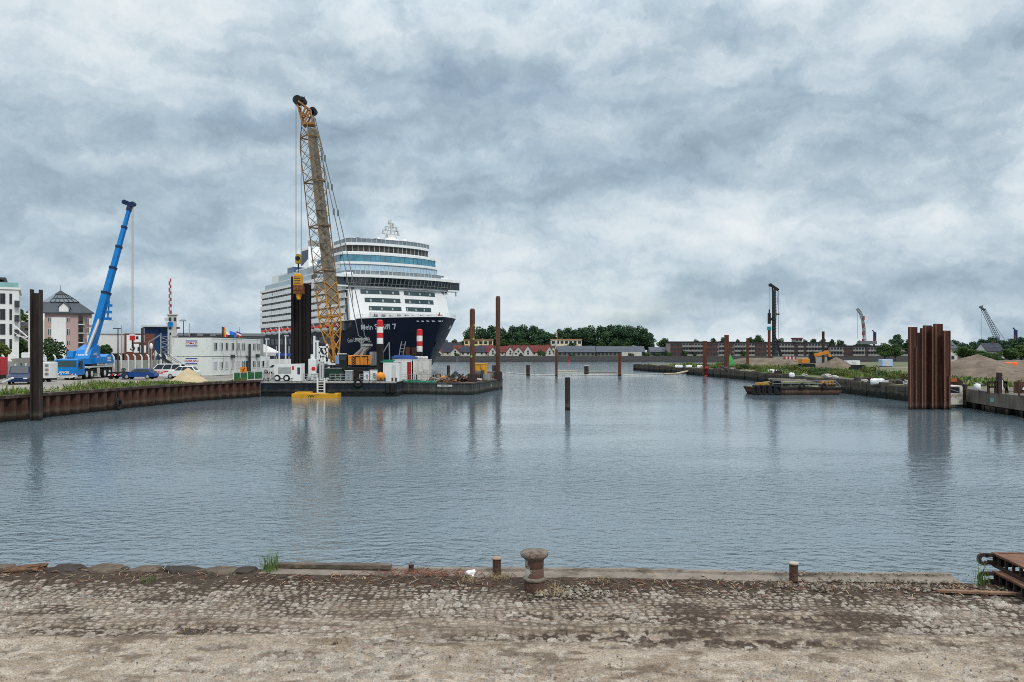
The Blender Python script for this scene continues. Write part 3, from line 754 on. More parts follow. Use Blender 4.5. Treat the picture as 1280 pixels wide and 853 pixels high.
def tree_protos(h, w, trunk, n, size, seed, mt, nl=9, flat=.8):
    rnd = random.Random(seed); lobes = []
    ch = h - trunk
    lobes.append((0, 0, trunk + ch * .5, w * .30, w * .30, ch * .40))
    for k in range(nl):
        g = 2 * PI * k / nl + rnd.uniform(-.4, .4); z = trunk + ch * rnd.uniform(.18, .86)
        rr = w * .5 * math.sin(PI * min(.93, max(.15, (z - trunk) / ch * .85 + .12))) * rnd.uniform(.5, .78)
        s = w * rnd.uniform(.16, .27)
        lobes.append((math.cos(g) * rr, math.sin(g) * rr, z, s, s, s * flat))
    lobes.append((rnd.uniform(-.1, .1) * w, rnd.uniform(-.1, .1) * w, h - ch * .18, w * .2, w * .2, ch * .19))
    crown = leaf_mesh('crown', lobes, n, size, seed, mt)
    mb = MB(); mb.tube((0, 0, -.3), (0, 0, trunk + ch * .35), w * .035 + .06, w * .02, 7)
    for l in lobes[1:1 + min(6, nl)]:
        mb.tube((0, 0, trunk * rnd.uniform(.7, 1.1) + ch * .05), (l[0] * .8, l[1] * .8, l[2]), w * .014 + .03, .03, 5)
    return crown, mb


_tp = {}


def tree(name, label, loc, h, w, trunk=None, n=1500, size=.5, seed=1, mt=None, group=None, key=None, rz=0, sc=None, nl=9, cat='tree'):
    trunk = h * .22 if trunk is None else trunk
    t = thing(name, label, cat, loc, rz, group)
    if key is None or key not in _tp:
        crown, mb = tree_protos(h, w, trunk, n, size, seed, mt or LEAF1, nl)
        tk = mb.build('trunk', BARK, t)
        if key: _tp[key] = (crown, tk.data)
    else:
        crown, tm = _tp[key]
        tk = bpy.data.objects.new('trunk', tm); COL.objects.link(tk); tk.parent = t
    c = bpy.data.objects.new('crown', crown); COL.objects.link(c); c.parent = t
    if sc: t.scale = sc
    return t


def bush(name, label, loc, w, h, n, size, seed, mt, group=None, cat='bush', key=None, sc=None, rz=0):
    if key and key in _tp: me = _tp[key]
    else:
        rnd = random.Random(seed)
        lobes = [(rnd.uniform(-.32, .32) * w, rnd.uniform(-.3, .3) * w, h * rnd.uniform(.3, .62), w * rnd.uniform(.18, .3), w * rnd.uniform(.18, .3), h * rnd.uniform(.25, .4)) for _ in range(6)]
        me = leaf_mesh(name, lobes, n, size, seed, mt)
        if key: _tp[key] = me
    o = bpy.data.objects.new(name, me); COL.objects.link(o); o.location = loc; o.rotation_euler = (0, 0, rz)
    if sc: o.scale = sc
    return tag(o, label, cat, group)


def heap(name, label, loc, rx, ry, h, mt, seed=1, cat='sand heap', group=None, peak=1.25, crest=0.0):
    n = 46; x, y = np.meshgrid(np.linspace(-1, 1, n), np.linspace(-1, 1, n))
    r = np.sqrt(x * x + y * y) * (1 + .25 * (fbm(x * 1.4 + seed * 5, y * 1.4 + 3, 3) - .5))
    z = np.clip(1 - r, 0, 1) ** (1 / peak); z = z * (1 + .5 * (fbm(x * 2 + seed * 3.1, y * 2 + seed, 4) - .5)) + (z > 0) * .06 * (fbm(x * 9 + seed, y * 9, 3) - .5)
    if crest: z = np.minimum(z, crest + .25 * (z - crest) * (z > crest) + .05 * (fbm(x * 4 + seed, y * 4, 3) - .5))
    z = np.where(r > 1, -.06, z)
    mb = MB(); vs = [(a * rx, b * ry, c * h) for a, b, c in zip(x.ravel(), y.ravel(), z.ravel())]
    fs = [(j * n + i, j * n + i + 1, (j + 1) * n + i + 1, (j + 1) * n + i) for j in range(n - 1) for i in range(n - 1)]
    mb.add(vs, fs, 0, True); o = mb.build(name, mt, None, loc); return tag(o, label, cat, group)


SAND = mat('pale_sand', (.40, .32, .20), .95, 0, .15, 1.2, .1, (.28, .22, .14), 1, .5, 6)
SPOIL = mat('grey_brown_spoil', (.135, .105, .08), .95, 0, .35, .6, .35, (.085, .066, .05), 1.5, .8, 2.5)


def car(name, label, cat, loc, rz, L_=4.4, W_=1.8, H_=1.5, paint=None, van=False, group=None, lights=True):
    """length along local x (front at +x), wheels on the ground"""
    t = thing(name, label, cat, loc, rz, group); hw = W_ / 2; wr = .33 if not van else .35
    belt = H_ * (.62 if not van else .58)
    if van: low = [(-L_ / 2, .3), (-L_ / 2, belt), (L_ / 2 - .95, belt), (L_ / 2 - .1, belt * .82), (L_ / 2, .75), (L_ / 2, .3)]; cab = (-L_ / 2 + .02, L_ / 2 - 1.0, -L_ / 2 + .1, L_ / 2 - 1.75)
    else: low = [(-L_ / 2, .35), (-L_ / 2 + .03, belt * .95), (-L_ / 2 + .5, belt), (L_ / 2 - 1.25, belt), (L_ / 2 - .2, belt * .83), (L_ / 2, .6), (L_ / 2, .3)]; cab = (-L_ / 2 + .25, L_ / 2 - 1.15, -L_ / 2 + .8, L_ / 2 - 1.95)
    mb = MB(); mb.prism(low, 'y', -hw, hw); z0, z1 = belt, H_; i = .16 if not van else .1
    vs = [(cab[0], -hw + .02, z0), (cab[1], -hw + .02, z0), (cab[1], hw - .02, z0), (cab[0], hw - .02, z0), (cab[2], -hw + i, z1), (cab[3], -hw + i, z1), (cab[3], hw - i, z1), (cab[2], hw - i, z1)]
    mb.add(vs, [(4, 5, 6, 7), (0, 1, 5, 4), (1, 2, 6, 5), (2, 3, 7, 6), (3, 0, 4, 7)])
    mb.build('body', paint, t, bevel=.05)
    g = MB(); V = [Vector(v) for v in vs]

    def pane(a, b, c, d, u0, u1, v0, v1, off):
        q = [a.lerp(b, u).lerp(d.lerp(c, u), v) for u, v in ((u0, v0), (u1, v0), (u1, v1), (u0, v1))]
        nm = (b - a).cross(d - a).normalized() * off; g.add([p + nm for p in q], [(0, 1, 2, 3)])
    for (u0, u1) in ((.05, .32), (.35, .63), (.66, .95)):
        pane(V[0], V[1], V[5], V[4], u0, u1, .12, .9, .03); pane(V[2], V[3], V[7], V[6], u0, u1, .12, .9, .03)
    pane(V[1], V[2], V[6], V[5], .06, .94, .08, .92, .03); pane(V[3], V[0], V[4], V[7], .1, .9, .15, .9, .03)
    g.build('windows', GLASS, t)
    for sx in (-1, 1):
        for sy in (-1, 1):
            m2 = MB(); c = (sx * L_ * .30, sy * (hw - .08), wr); m2.wheel(c, wr, .22, 'y', 14)
            wh = m2.build('wheel', TYRE, t); m3 = MB(); m3.tube((c[0], c[1] + sy * .115, wr), (c[0], c[1] + sy * .13, wr), wr * .6, wr * .5, 12); m3.build('rim', STEEL, wh)
    if lights:
        for sy in (-1, 1):
            m2 = MB(); m2.box((L_ / 2 - .02, sy * (hw - .28), .68), (.1, .36, .14)); m2.build('headlight', mat('headlight_glass', (.7, .72, .74), .15), t)
    return t


def window(parent, a, u, wd, h, fr=None, gl=None, out=None, name='window', bars=1):
    """window: frame standing 3 cm proud of the wall at a (lower left corner), u: unit vector along the wall, pane inside"""
    u = Vector(u); n = out if out is not None else Vector((u.y, -u.x, 0)); a = Vector(a)
    mb = MB(); fw = min(.08, wd * .09)
    q = lambda x, z, k: a + u * x + Vector((0, 0, z)) + n * k
    mb.add([q(fw, fw, .02), q(wd - fw, fw, .02), q(wd - fw, h - fw, .02), q(fw, h - fw, .02)], [(0, 1, 2, 3)], 1)
    for x0, x1, z0, z1 in ((0, fw, 0, h), (wd - fw, wd, 0, h), (fw, wd - fw, 0, fw), (fw, wd - fw, h - fw, h)) + tuple((wd * (k + 1) / (bars + 1) - fw / 2, wd * (k + 1) / (bars + 1) + fw / 2, fw, h - fw) for k in range(bars)):
        p = [q(x, z, k) for k in (0, .05) for z in (z0, z1) for x in (x0, x1)]
        mb.add(p, [(4, 5, 7, 6), (0, 1, 5, 4), (2, 6, 7, 3), (0, 4, 6, 2), (1, 3, 7, 5)], 0)
    return mb.build(name, [fr or WHITE, gl or GLASS], parent, world=True)


def lamp_post(label, loc, h, arm, style='curve', mt=None, group='street lamps along the left quay road'):
    t = thing('street_lamp', label, 'street lamp', loc, 0, group)
    mt = mt or STEEL
    mb = MB(); mb.tube((0, 0, 0), (0, 0, h), .11, .07, 8)
    if style == 'curve':
        pts = [Vector((0, 0, h))] + [Vector((-arm * k / 6, 0, h + .7 * math.sin(k / 6 * PI / 2))) for k in range(1, 7)]
        mb.pipe(pts, .05, 6)
    mb.build('pole', mt, t)
    hb = MB()
    if style == 'curve': hb.box((-arm - .3, 0, h + .72), (.75, .25, .13))
    else: hb.box((-.15, 0, h + .05), (1.1, .3, .12))
    hb.build('lamp_head', DGREY if style != 'curve' else LGREY, t)
    return t


# ================================================================== LEFT QUAY
def wall_profile():
    pts = []; per, dep = 1.15, .34
    for (a, b) in zip(WL[:-1], WL[1:]):
        a = Vector((*a, 0)); b = Vector((*b, 0)); L_ = (b - a).length; u = (b - a) / L_; n = Vector((u.y, -u.x, 0))
        k = max(1, round(L_ / per)); p = L_ / k
        for i in range(k):
            for f, o in ((0, 0), (.36, 0), (.5, -dep), (.86, -dep)): pts.append(a + u * (i + f) * p + n * o)
    pts.append(Vector((*WL[-1], 0)))
    return pts


t = thing('sheet_pile_wall', 'long dark rust red sheet pile wall holding the grassy left quay', 'sheet pile wall', (0, 0, 0))
pp = wall_profile(); mb = MB()
vs = [(p.x, p.y, z) for z in (-3, LQ + .02) for p in pp]; n = len(pp)
mb.add(vs, [(i, i + 1, n + i + 1, n + i) for i in range(n - 1)]); mb.build('piling', PILEW, t)
mb = MB()
for a, b in zip(WL[:-1], WL[1:]):
    a = Vector((*a, LQ + .04)); b = Vector((*b, LQ + .04)); u = (b - a).normalized(); nn = Vector((u.y, -u.x, 0))
    mb.bar(a - nn * .2, b - nn * .2, .62, .24)
mb.build('capping_beam', mat('capping_rust', (.045, .030, .026), .85, 0, .4, 1.5, .3, (.11, .09, .075), 1), t)
# tyre fender on chains
d0 = 72.5; c = Vector((wx(146, d0), d0, .55)); t = thing('tyre_fender', 'black tyre fender hung on two chains from the sheet pile wall', 'fender', c)
mb = MB()
for k in range(16):
    g0, g1 = 2 * PI * k / 16, 2 * PI * (k + 1) / 16
    mb.tube((.18, .42 * math.cos(g0) - .05, .42 * math.sin(g0)), (.18, .42 * math.cos(g1) - .05, .42 * math.sin(g1)), .15, .15, 8)
mb.build('tyre', TYRE, t)
mb = MB(); mb.tube((.18, .25, .4), (-.05, .1, 1.5), .03); mb.tube((.18, -.35, .4), (-.05, -.1, 1.5), .03); mb.build('chain', RUSTD, t)

# the lone pile at the left
d0 = 61.5; X0 = wx(45.5, d0)
t = thing('steel_pile', 'tall dark brown beam pile standing alone in front of the left quay wall', 'steel pile', (X0, d0, 0), .12)
mb = MB(); H0 = wz(362, d0)
for x in (-.33, .33): mb.bx(x - .05, x + .05, -.25, .25, -3, H0 + (.0 if x < 0 else -.03))
mb.bx(-.30, .30, .1, .18, -3, H0 - .28)
mb.build('web_and_flanges', PILED, t)

# grassy verge
mb = MB(); rn = random.Random(11); pw = [Vector((*p, 0)) for p in WL]
for k in range(26000):
    f = rn.random() ** 1.1 * (len(pw) - 2) + 1; i = min(int(f), len(pw) - 2); p = pw[i].lerp(pw[i + 1], f - i); u = (pw[i + 1] - pw[i]).normalized(); nn = Vector((-u.y, u.x, 0))
    off = .75 + abs(rn.gauss(0, 1)) * 2.6
    q = p + nn * off
    if q.y > 93: continue
    clump = float(fbm(np.array(q.x * .35), np.array(q.y * .22), 4))
    if clump < .30: continue
    h = rn.uniform(.12, .62) * (.22 + 2.6 * max(0, clump - .32)); a = rn.uniform(0, PI); wv = Vector((math.cos(a), math.sin(a), 0)) * rn.uniform(.03, .10)
    lean = Vector((rn.uniform(-.2, .2), rn.uniform(-.2, .2), h)); z = Vector((q.x, q.y, LQ))
    mb.add([z - wv, z + wv, z + lean + wv * .2, z + lean - wv * .4], [(0, 1, 2, 3)], rn.choice((0, 0, 1, 2, 2, 3)))
struct(mb.build('grass_verge', [mat('verge_green', (.075, .13, .028), .85, 0, .3, 1), mat('verge_dark', (.042, .085, .02), .85, 0, .3, 1), mat('verge_light', (.15, .20, .05), .85, 0, .3, 1), mat('verge_straw', (.22, .20, .08), .85, 0, .3, 1)]), 'stuff', 'unmown grass along the top of the left quay wall')
VG = MB()
for (a, b) in zip(WL[1:-1], WL[2:]):
    a = Vector((*a, LQ + .012)); b = Vector((*b, LQ + .012)); u = (b - a).normalized(); nn = Vector((-u.y, u.x, 0))
    VG.quad(a + nn * .5, b + nn * .5, b + nn * 5.2, a + nn * 5.2)
struct(VG.build('verge_soil', mat('verge_soil', (.07, .085, .03), .95, 0, .5, .8, .4, (.16, .13, .09))))
heap('sand_heap', 'pale yellow sand heap on the grass beside the parked white car', (wx(236, 89.5), 89.5, LQ), 2.4, 2.2, 1.75, SAND, 3, peak=1.0)

# ------------------------------------------------------------------ blue mobile crane
CR = math.radians(8); cl = Vector((wx(82.5, 97.5), 97.5, LQ))
t = thing('mobile_crane', 'blue telescopic mobile crane on the left quay with its long boom raised', 'mobile crane', cl, CR)
mb = MB(); mb.bx(-1.2, 1.2, 1.6, 12.4, .75, 1.25); mb.bx(-1.3, 1.3, .1, 1.7, .45, .8); mb.build('chassis', BLACK, t)
mb = MB(); mb.bx(-1.34, 1.34, 2.35, 12.5, 1.5, 1.68); mb.bx(-1.3, 1.3, 12.1, 12.5, .8, 1.5); mb.build('deck', LGREY, t)
mb = MB(); sec = [(0, .62), (.0, 1.25), (.22, 2.62), (2.0, 2.72), (2.2, 2.6), (2.25, .72), (1.9, .62)]
mb.prism(sec, 'x', -1.37, 1.37); cabo = mb.build('cab', BLUE, t, bevel=.06)
g = MB(); g.add([(-1.2, .02, 1.36), (1.2, .02, 1.36), (1.16, .19, 2.48), (-1.16, .19, 2.48)], [(0, 1, 2, 3)])
for s in (-1, 1): g.add([(s * 1.385, .35, 1.4), (s * 1.385, 1.55, 1.4), (s * 1.385, 1.55, 2.45), (s * 1.385, .45, 2.45)], [(0, 1, 2, 3)])
g.build('windscreen', mat('cab_glass', (.02, .05, .055), .1, 0, .3, 1, spec=.7), cabo)
g = MB(); lettering(g, 'LANGE', .46, lambda x, y: (x - .35, -.015, .97 + y), bold=.012); g.build('lettering', WHITE, cabo)
g = MB()
for s in (-1, 1):
    for k in range(4): g.add([(s * .85 + (k - 2) * .2, -.018, .68), (s * .85 + (k - 1.4) * .2, -.018, .68), (s * .85 + (k - 1.1) * .2, -.018, .82), (s * .85 + (k - 1.7) * .2, -.018, .82)], [(0, 1, 2, 3)], k % 2)
g.build('warning_stripes', [RED, WHITE], cabo)
g = MB(); g.bx(-1.35, 1.35, -.12, .1, .38, .6); g.bx(-.6, .9, -.16, -.12, .28, .4); g.build('bumper', LGREY, t)
for s in (-1, 1):
    g = MB(); g.box((s * .95, -.13, .5), (.4, .04, .13)); g.build('headlight', mat('headlight_glass', (.7, .72, .74), .15), t)
    g = MB(); g.bar((s * 1.37, .15, 2.2), (s * 1.62, -.05, 2.2), .04); g.box((s * 1.62, -.06, 1.95), (.2, .1, .5)); g.build('mirror', BLACK, t)
for y in (3.0, 4.7, 9.2, 10.9):
    for s in (-1, 1):
        m2 = MB(); m2.wheel((s * 1.12, y, .66), .66, .42, 'x', 18); wh = m2.build('wheel', TYRE, t)
        m3 = MB(); m3.tube((s * 1.33, y, .66), (s * 1.36, y, .66), .4, .34, 14); m3.build('rim', LGREY, wh)
for y in (6.6, 12.2):
    for s in (-1, 1):
        g = MB(); g.bx(s * 1.36, s * 1.46, y - .35, y + .35, .75, 1.45)
        for k in range(4): g.bx(s * 1.462, s * 1.475, y - .33 + k * .165, y - .33 + (k + .55) * .165, .95, 1.25, 1 + k % 2)
        g.bar((s * 1.4, y, .3), (s * 1.4, y, .75), .16, m=0); g.box((s * 1.4, y, .25), (.5, .5, .06), m=0)
        g.build('outrigger', [LGREY, RED, WHITE], t)
mb = MB(); mb.tube((0, 6.8, 1.68), (0, 6.8, 2.0), 1.1, 1.1, 20); mb.build('turntable', DGREY, t)
mb = MB(); mb.prism([(4.9, 1.95), (4.7, 2.7), (5.6, 3.9), (7.8, 4.6), (8.5, 4.2), (8.6, 2.0)], 'x', -.95, .95)
mb.bx(-1.32, 1.32, 6.2, 9.4, 2.0, 2.75); tw = mb.build('turret', BLUE, t, bevel=.05)
g = MB(); lettering(g, 'LANGE', .5, lambda x, y: (x * .95 - .1, 4.98 + (y + .1) * .55, 3.15 + y * .8), bold=.012)
lettering(g, 'LANGE', .42, lambda x, y: (.963, 6.8 + x, 3.3 + y), bold=.01); g.build('lettering', WHITE, tw)
g = MB()
for k in range(5): g.add([(1.33, 6.3 + k * .22, 2.78), (1.33, 6.42 + k * .22, 2.78), (1.33, 6.3 + k * .22, 3.05), (1.33, 6.18 + k * .22, 3.05)], [(0, 1, 2, 3)], k % 2)
g.build('warning_stripes', [RED, WHITE], tw)
mb = MB(); mb.prism([(9.4, 1.95), (9.4, 2.9), (10.8, 3.3), (11.9, 3.1), (12.6, 2.2), (12.4, 1.95)], 'x', -1.33, 1.33); cw = mb.build('counterweight', BLUE, t, bevel=.06)
g = MB()
for k in range(3): g.bx(1.335, 1.345, 10.0, 11.3, 2.3 + k * .24, 2.42 + k * .24)
g.build('data_plate', WHITE, cw)
mb = MB(); mb.prism([(4.6, 2.0), (4.4, 2.9), (4.7, 3.7), (6.2, 3.75), (6.3, 2.0)], 'x', -1.75, -.98); oc = mb.build('operator_cab', BLUE, t, bevel=.05)
g = MB(); g.add([(-1.7, 4.38, 2.75), (-1.03, 4.38, 2.75), (-1.03, 4.66, 3.6), (-1.7, 4.66, 3.6)], [(0, 1, 2, 3)]); g.build('window', GLASS, oc)
piv = Vector((wx(111, 104.3), 104.3, wz(446, 104.3))); tip = Vector((wx(161.5, 107.5), 107.5, wz(262, 107.5)))
bd = tip - piv; fr = [0, .43, .60, .745, .88, 1.0]; ws = [.84, .66, .58, .50, .42]; hs = [1.02, .82, .70, .60, .50]
mb = MB(); mc = []; un = bd.normalized()
for k in range(5):
    mb.bar(piv + bd * fr[k], piv + bd * fr[k + 1], ws[k], hs[k])
    e = piv + bd * fr[k + 1]
    if k < 4: mc.append(MB()); mc[-1].bar(e - un * .28, e + un * .06, ws[k] + .08, hs[k] + .1)
bo = mb.build('boom', BLUE, t, world=True); [g.build('boom_collar', DBLUE, bo, world=True) for g in mc]
hd = tip + Vector((-.1, 0, .95)); mb = MB(); mb.bar(tip - un * .2, tip + un * .9, .55, .65); mb.bar(hd + Vector((-.45, 0, .1)), hd + Vector((.75, 0, -.35)), .5, .45)
for o_ in (-.5, .65): mb.tube(hd + Vector((o_, -.3, .05 - .25 * (o_ > 0))), hd + Vector((o_, .3, .05 - .25 * (o_ > 0))), .33, .33, 12)
mb.build('boom_head', DBLUE, bo, world=True)
mb = MB(); a = piv + bd * .36 - Vector((0, 0, .75)); mb.tube(Vector((piv.x + .3, piv.y - 1.7, LQ + 2.6)), a, .24, .24, 10); mb.build('lift_cylinder', STEEL, bo, world=True)
mb = MB(); q = piv + bd * .34 + Vector((.55, 0, -.2))
for k in range(3): mb.box(q + Vector((.1 + .15 * k, 0, -1.6 + k * .9)), (.9 - k * .2, .5, .35))
mb.bar(q + Vector((.1, 0, -1.7)), q + Vector((.35, 0, .9)), .14); mb.build('boom_hose_drum', BLUE, bo, world=True)
rx_ = tip.x + .45; zt = tip.z + .6; zb = wz(420, 107.5)
mb = MB()
for s in (-.17, .0, .17): mb.tube((rx_ + s, 107.5, zb), (rx_ + s, 107.5, zt), .028, .028, 5)
mb.build('hoist_rope', ROPEL, t, world=True)
mb = MB(); mb.box((rx_, 107.5, zb - .2), (.6, .4, .9), m=0); mb.box((rx_, 107.5, zb + .12), (.62, .42, .2), m=1); mb.tube((rx_, 107.5, zb - 1.7), (rx_, 107.5, zb - .65), .1, .1, 8, 2)
mb.pipe([Vector((rx_ + .28 * math.cos(g_), 107.5, zb - 1.75 + .28 * math.sin(g_))) for g_ in (1.6, .8, 0, -.8, -1.6, -2.4, -3.0)], .09, 6, 2); mb.build('hook_block', [RED, WHITE, BLACK], t, world=True)

# ------------------------------------------------------------------ vehicles and goods on the left quay
d0 = 86.; t = car('parked_van', 'dark blue van parked facing the water left of the tall lone pile', 'van', (wx(26, d0), d0, LQ), math.radians(-64), 4.6, 1.95, 2.0, DBLUE, True)
g = MB(); lettering(g, 'V', .01, lambda x, y: (0, 0, 0)) if False else None
d0 = 87.; t = thing('box_truck', 'red box body of a truck cut off at the far left edge of the photo', 'truck', (wx(4.5, d0), d0, LQ), PI / 2 + .25)
mb = MB(); mb.bx(-1.25, 1.25, 0, 6, .95, 3.0); mb.build('box_body', RED, t, bevel=.04)
mb = MB(); mb.bx(-1.15, 1.15, .1, 8, .55, .95); mb.build('chassis', BLACK, t)
mb = MB(); mb.bx(-1.2, 1.2, 6.2, 8, .8, 2.7); mb.build('cab', RED, t, bevel=.08)
for y in (1.2, 7.0):
    for s in (-1, 1): m2 = MB(); m2.wheel((s * 1.0, y, .48), .48, .35, 'x', 16); m2.build('wheel', TYRE, t)
mb = MB(); mb.bx(-1.32, -1.26, .05, .2, 1.2, 2.8); mb.bx(-1.5, -1.25, .1, .3, 1.0, 1.5); mb.build('door_bar', WHITE, t)
g = MB(); g.bar((wx(4, 82), 82, LQ + .35), (wx(16, 81.5), 81.5, LQ + .85), .22, .16); o = g.build('white_barrier_beam', WHITE); tag(o, 'white barrier beam sloping up beside the red truck', 'barrier')
d0 = 92.; t = thing('generator_cabinet', 'white generator cabinet with three vents between lone pile and blue crane', 'generator', (wx(59.5, d0), d0, LQ))
mb = MB(); mb.bx(-1.35, .75, -.8, .8, .45, 2.35); mb.build('housing', WHITE, t, bevel=.04)
mb = MB(); mb.bx(-1.3, .7, -.7, .7, .2, .45); mb.build('skid', DGREY, t)
for k in range(3): mb = MB(); mb.bx(.15, .6, -.815, -.8, .8 + k * .5, 1.12 + k * .5); mb.build('vent', GREY, t)
for k in range(3): mb = MB(); mb.wheel((-1 + k * .75, -.6, .3), .3, .2, 'y', 12); mb.build('wheel', TYRE, t)
d0 = 100.; t = thing('boat_on_trailer', 'small white boat stored behind the dark blue van', 'boat', (wx(36, d0), d0, LQ))
mb = MB(); vs = []
for k, (x, wv) in enumerate(((-1.9, .75), (-1, .9), (0, .95), (1, .8), (1.7, .4), (2.1, .05))):
    vs += [(x, -wv, 2.7 + .06 * k), (x, 0, 2.05 + .05 * k), (x, wv, 2.7 + .06 * k)]
fs = [f for k in range(5) for f in ((3 * k, 3 * k + 3, 3 * k + 4, 3 * k + 1), (3 * k + 1, 3 * k + 4, 3 * k + 5, 3 * k + 2), (3 * k, 3 * k + 2, 3 * k + 5, 3 * k + 3))]
mb.add(vs, fs + [(0, 1, 2)]); mb.build('hull', WHITE, t)
mb = MB(); mb.bx(-.7, .7, -.5, .5, 2.8, 3.5); mb.build('cuddy', WHITE, t, bevel=.1)
mb = MB(); mb.bar((-1.8, 0, .6), (2, 0, .6), .12); mb.bar((-1, 0, .6), (-1, 0, 2.1), .1); mb.bar((1, 0, .6), (1, 0, 2.2), .1); mb.build('trailer', DGREY, t)
for s in (-1, 1): mb = MB(); mb.wheel((-.3, s * .8, .32), .32, .2, 'y', 12); mb.build('wheel', TYRE, t)

car('parked_car', 'dark blue estate car parked behind the verge right of the mobile crane', 'car', (wx(174.5, 101), 101, LQ), PI + .1, 4.3, 1.8, 1.42, CARBL)
t = car('parked_van', 'white van with a red and white lettered stripe behind the blue car', 'van', (wx(206, 105.5), 105.5, LQ), PI + .12, 4.9, 1.9, 1.95, WHITE, True)
g = MB()
for k in range(9): g.bx(-.75 + k * .27, -.5 + k * .27, .955, .965, .62, 1.02, 0)
lettering(g, 'WH EPO', .40, lambda x, y: (.55 - x * .95, .972, .81 + y), bold=.01, m=1); g.build('lettered_stripe', [RED, WHITE], t)
car('parked_car', 'white off-road car parked in front of the plain container wall', 'car', (wx(228, 104), 104, LQ), PI + .15, 4.4, 1.85, 1.65, WHITE)
t = thing('flatbed_trailer', 'low dark flatbed trailer with red and white end board right of the mobile crane', 'trailer', (wx(151, 102), 102, LQ), .06)
mb = MB(); mb.bx(-1.4, 1.5, -1.1, 1.1, .75, .95); mb.build('bed', BLACK, t)
mb = MB()
for k in range(6): mb.add([(-1.2 + k * .4, -1.12, .45), (-.95 + k * .4, -1.12, .45), (-.8 + k * .4, -1.12, .7), (-1.05 + k * .4, -1.12, .7)], [(0, 1, 2, 3)], k % 2)
mb.build('end_board', [WHITE, RED], t)
for x in (-.9, 1.0):
    for s in (-1, 1): mb = MB(); mb.wheel((x, s * .85, .38), .38, .25, 'y', 14); mb.build('wheel', TYRE, t)


def person_standing(label, loc, rz, shirt, trousers, h=1.76, arm=.25, helmet=None):
    """one skinned body; clothes are separate shells of it by height"""
    t = thing('person', label, 'person', loc, rz)
    s = h / 1.76
    nodes = [(0, 0, .95, .15), (0, 0, 1.2, .14), (0, 0, 1.42, .15), (0, 0, 1.53, .06), (0, -.02, 1.66, .10), (.1, 0, .9, .095), (.11, -.03, .5, .065), (.11, .02, .08, .045), (.12, -.14, .03, .04),
             (-.1, 0, .9, .095), (-.12, .03, .5, .065), (-.13, .08, .08, .045), (-.13, -.06, .03, .04), (.2, 0, 1.42, .062), (.26, -.02, 1.14, .045), (.22, -arm, .95, .035), (.21, -arm - .1, .91, .03), (-.2, 0, 1.42, .062), (-.27, .0, 1.14, .045), (-.24, -arm * .6, .9, .035), (-.24, -arm * .6 - .08, .84, .03)]
    ed = [(0, 1), (1, 2), (2, 3), (3, 4), (0, 5), (5, 6), (6, 7), (7, 8), (0, 9), (9, 10), (10, 11), (11, 12), (2, 13), (13, 14), (14, 15), (15, 16), (2, 17), (17, 18), (18, 19), (19, 20)]
    me = bpy.data.meshes.new('body'); me.from_pydata([(a * s, b * s, c * s) for a, b, c, r in nodes], ed, [])
    o = bpy.data.objects.new('body', me); COL.objects.link(o); o.parent = t
    md = o.modifiers.new('skin', 'SKIN'); o.modifiers.new('sub', 'SUBSURF').render_levels = 1
    for v, nd in zip(me.skin_vertices[0].data, nodes): v.radius = (nd[3] * s, nd[3] * s * .85)
    me.skin_vertices[0].data[0].use_root = True
    mt, nt, b = ntree('clothes_' + label[:8].replace(' ', '_')); L = nt.links.new
    tc = N(nt, 'ShaderNodeTexCoord'); sx = N(nt, 'ShaderNodeSeparateXYZ'); L(tc.outputs['Object'], sx.inputs[0])
    dv = N(nt, 'ShaderNodeMath', operation='DIVIDE'); L(sx.outputs[2], dv.inputs[0]); dv.inputs[1].default_value = 2.0
    r = ramp(nt, dv.outputs[0], [(0, (.02, .02, .02)), (.06, trousers), (.48, shirt), (.755, (.45, .27, .2)), (.87, helmet or (.06, .04, .03))]); r.color_ramp.interpolation = 'CONSTANT'
    L(r.outputs[0], b.inputs['Base Color']); b.inputs['Roughness'].default_value = .8; me.materials.append(mt)
    return t


person_standing('person in dark clothes and pale cap standing by the flatbed trailer', (wx(154.5, 99), 99, LQ), .5, (.015, .018, .035), (.02, .022, .03), helmet=(.6, .58, .52))

# ------------------------------------------------------------------ fence with bent white posts
fpx = [-20, -7, 6, 20, 33, 46, 58, 70, 81, 92, 103, 113, 123, 133, 143, 152, 161, 169.5, 178, 186.5, 194.5, 202, 209, 216]
t = thing('panel_fence', 'grey green panel fence with bent white posts behind the parked vehicles', 'fence', (-57, 105, LQ))
fp = []
for px in fpx:
    f = (px - 6) / 203; d = 100 + 21 * f; fp.append(Vector((wx(px, d), d, LQ)))
for p in fp:
    mb = MB(); mb.bar(p + Vector((0, -.1, 0)), p + Vector((0, -.1, 2.75)), .18, .16)
    mb.bar(p + Vector((0, -.1, 2.7)), p + Vector((-.12, -.1, 3.05)), .17, .15); mb.bar(p + Vector((-.1, -.1, 3.0)), p + Vector((-.32, -.1, 3.2)), .15, .13)
    mb.build('post', WHITE, t, world=True)
pm = [mat('panel_' + str(k), c, .75, 0, .15, 1.2, .15, (.2, .2, .17)) for k, c in enumerate(((.22, .25, .21), (.30, .32, .30), (.36, .37, .36), (.26, .26, .25)))]
for k, (a, b) in enumerate(zip(fp[:-1], fp[1:])):
    mb = MB(); mb.bar(a + Vector((.1, 0, 1.2)), b + Vector((-.1, 0, 1.2)), .07, 2.3); mb.build('panel', pm[(0, 0, 1, 0, 0, 1, 2, 1, 3, 1, 2, 0, 2, 1, 3, 2, 1, 2, 0, 3, 1, 0, 2)[k]], t, world=True)

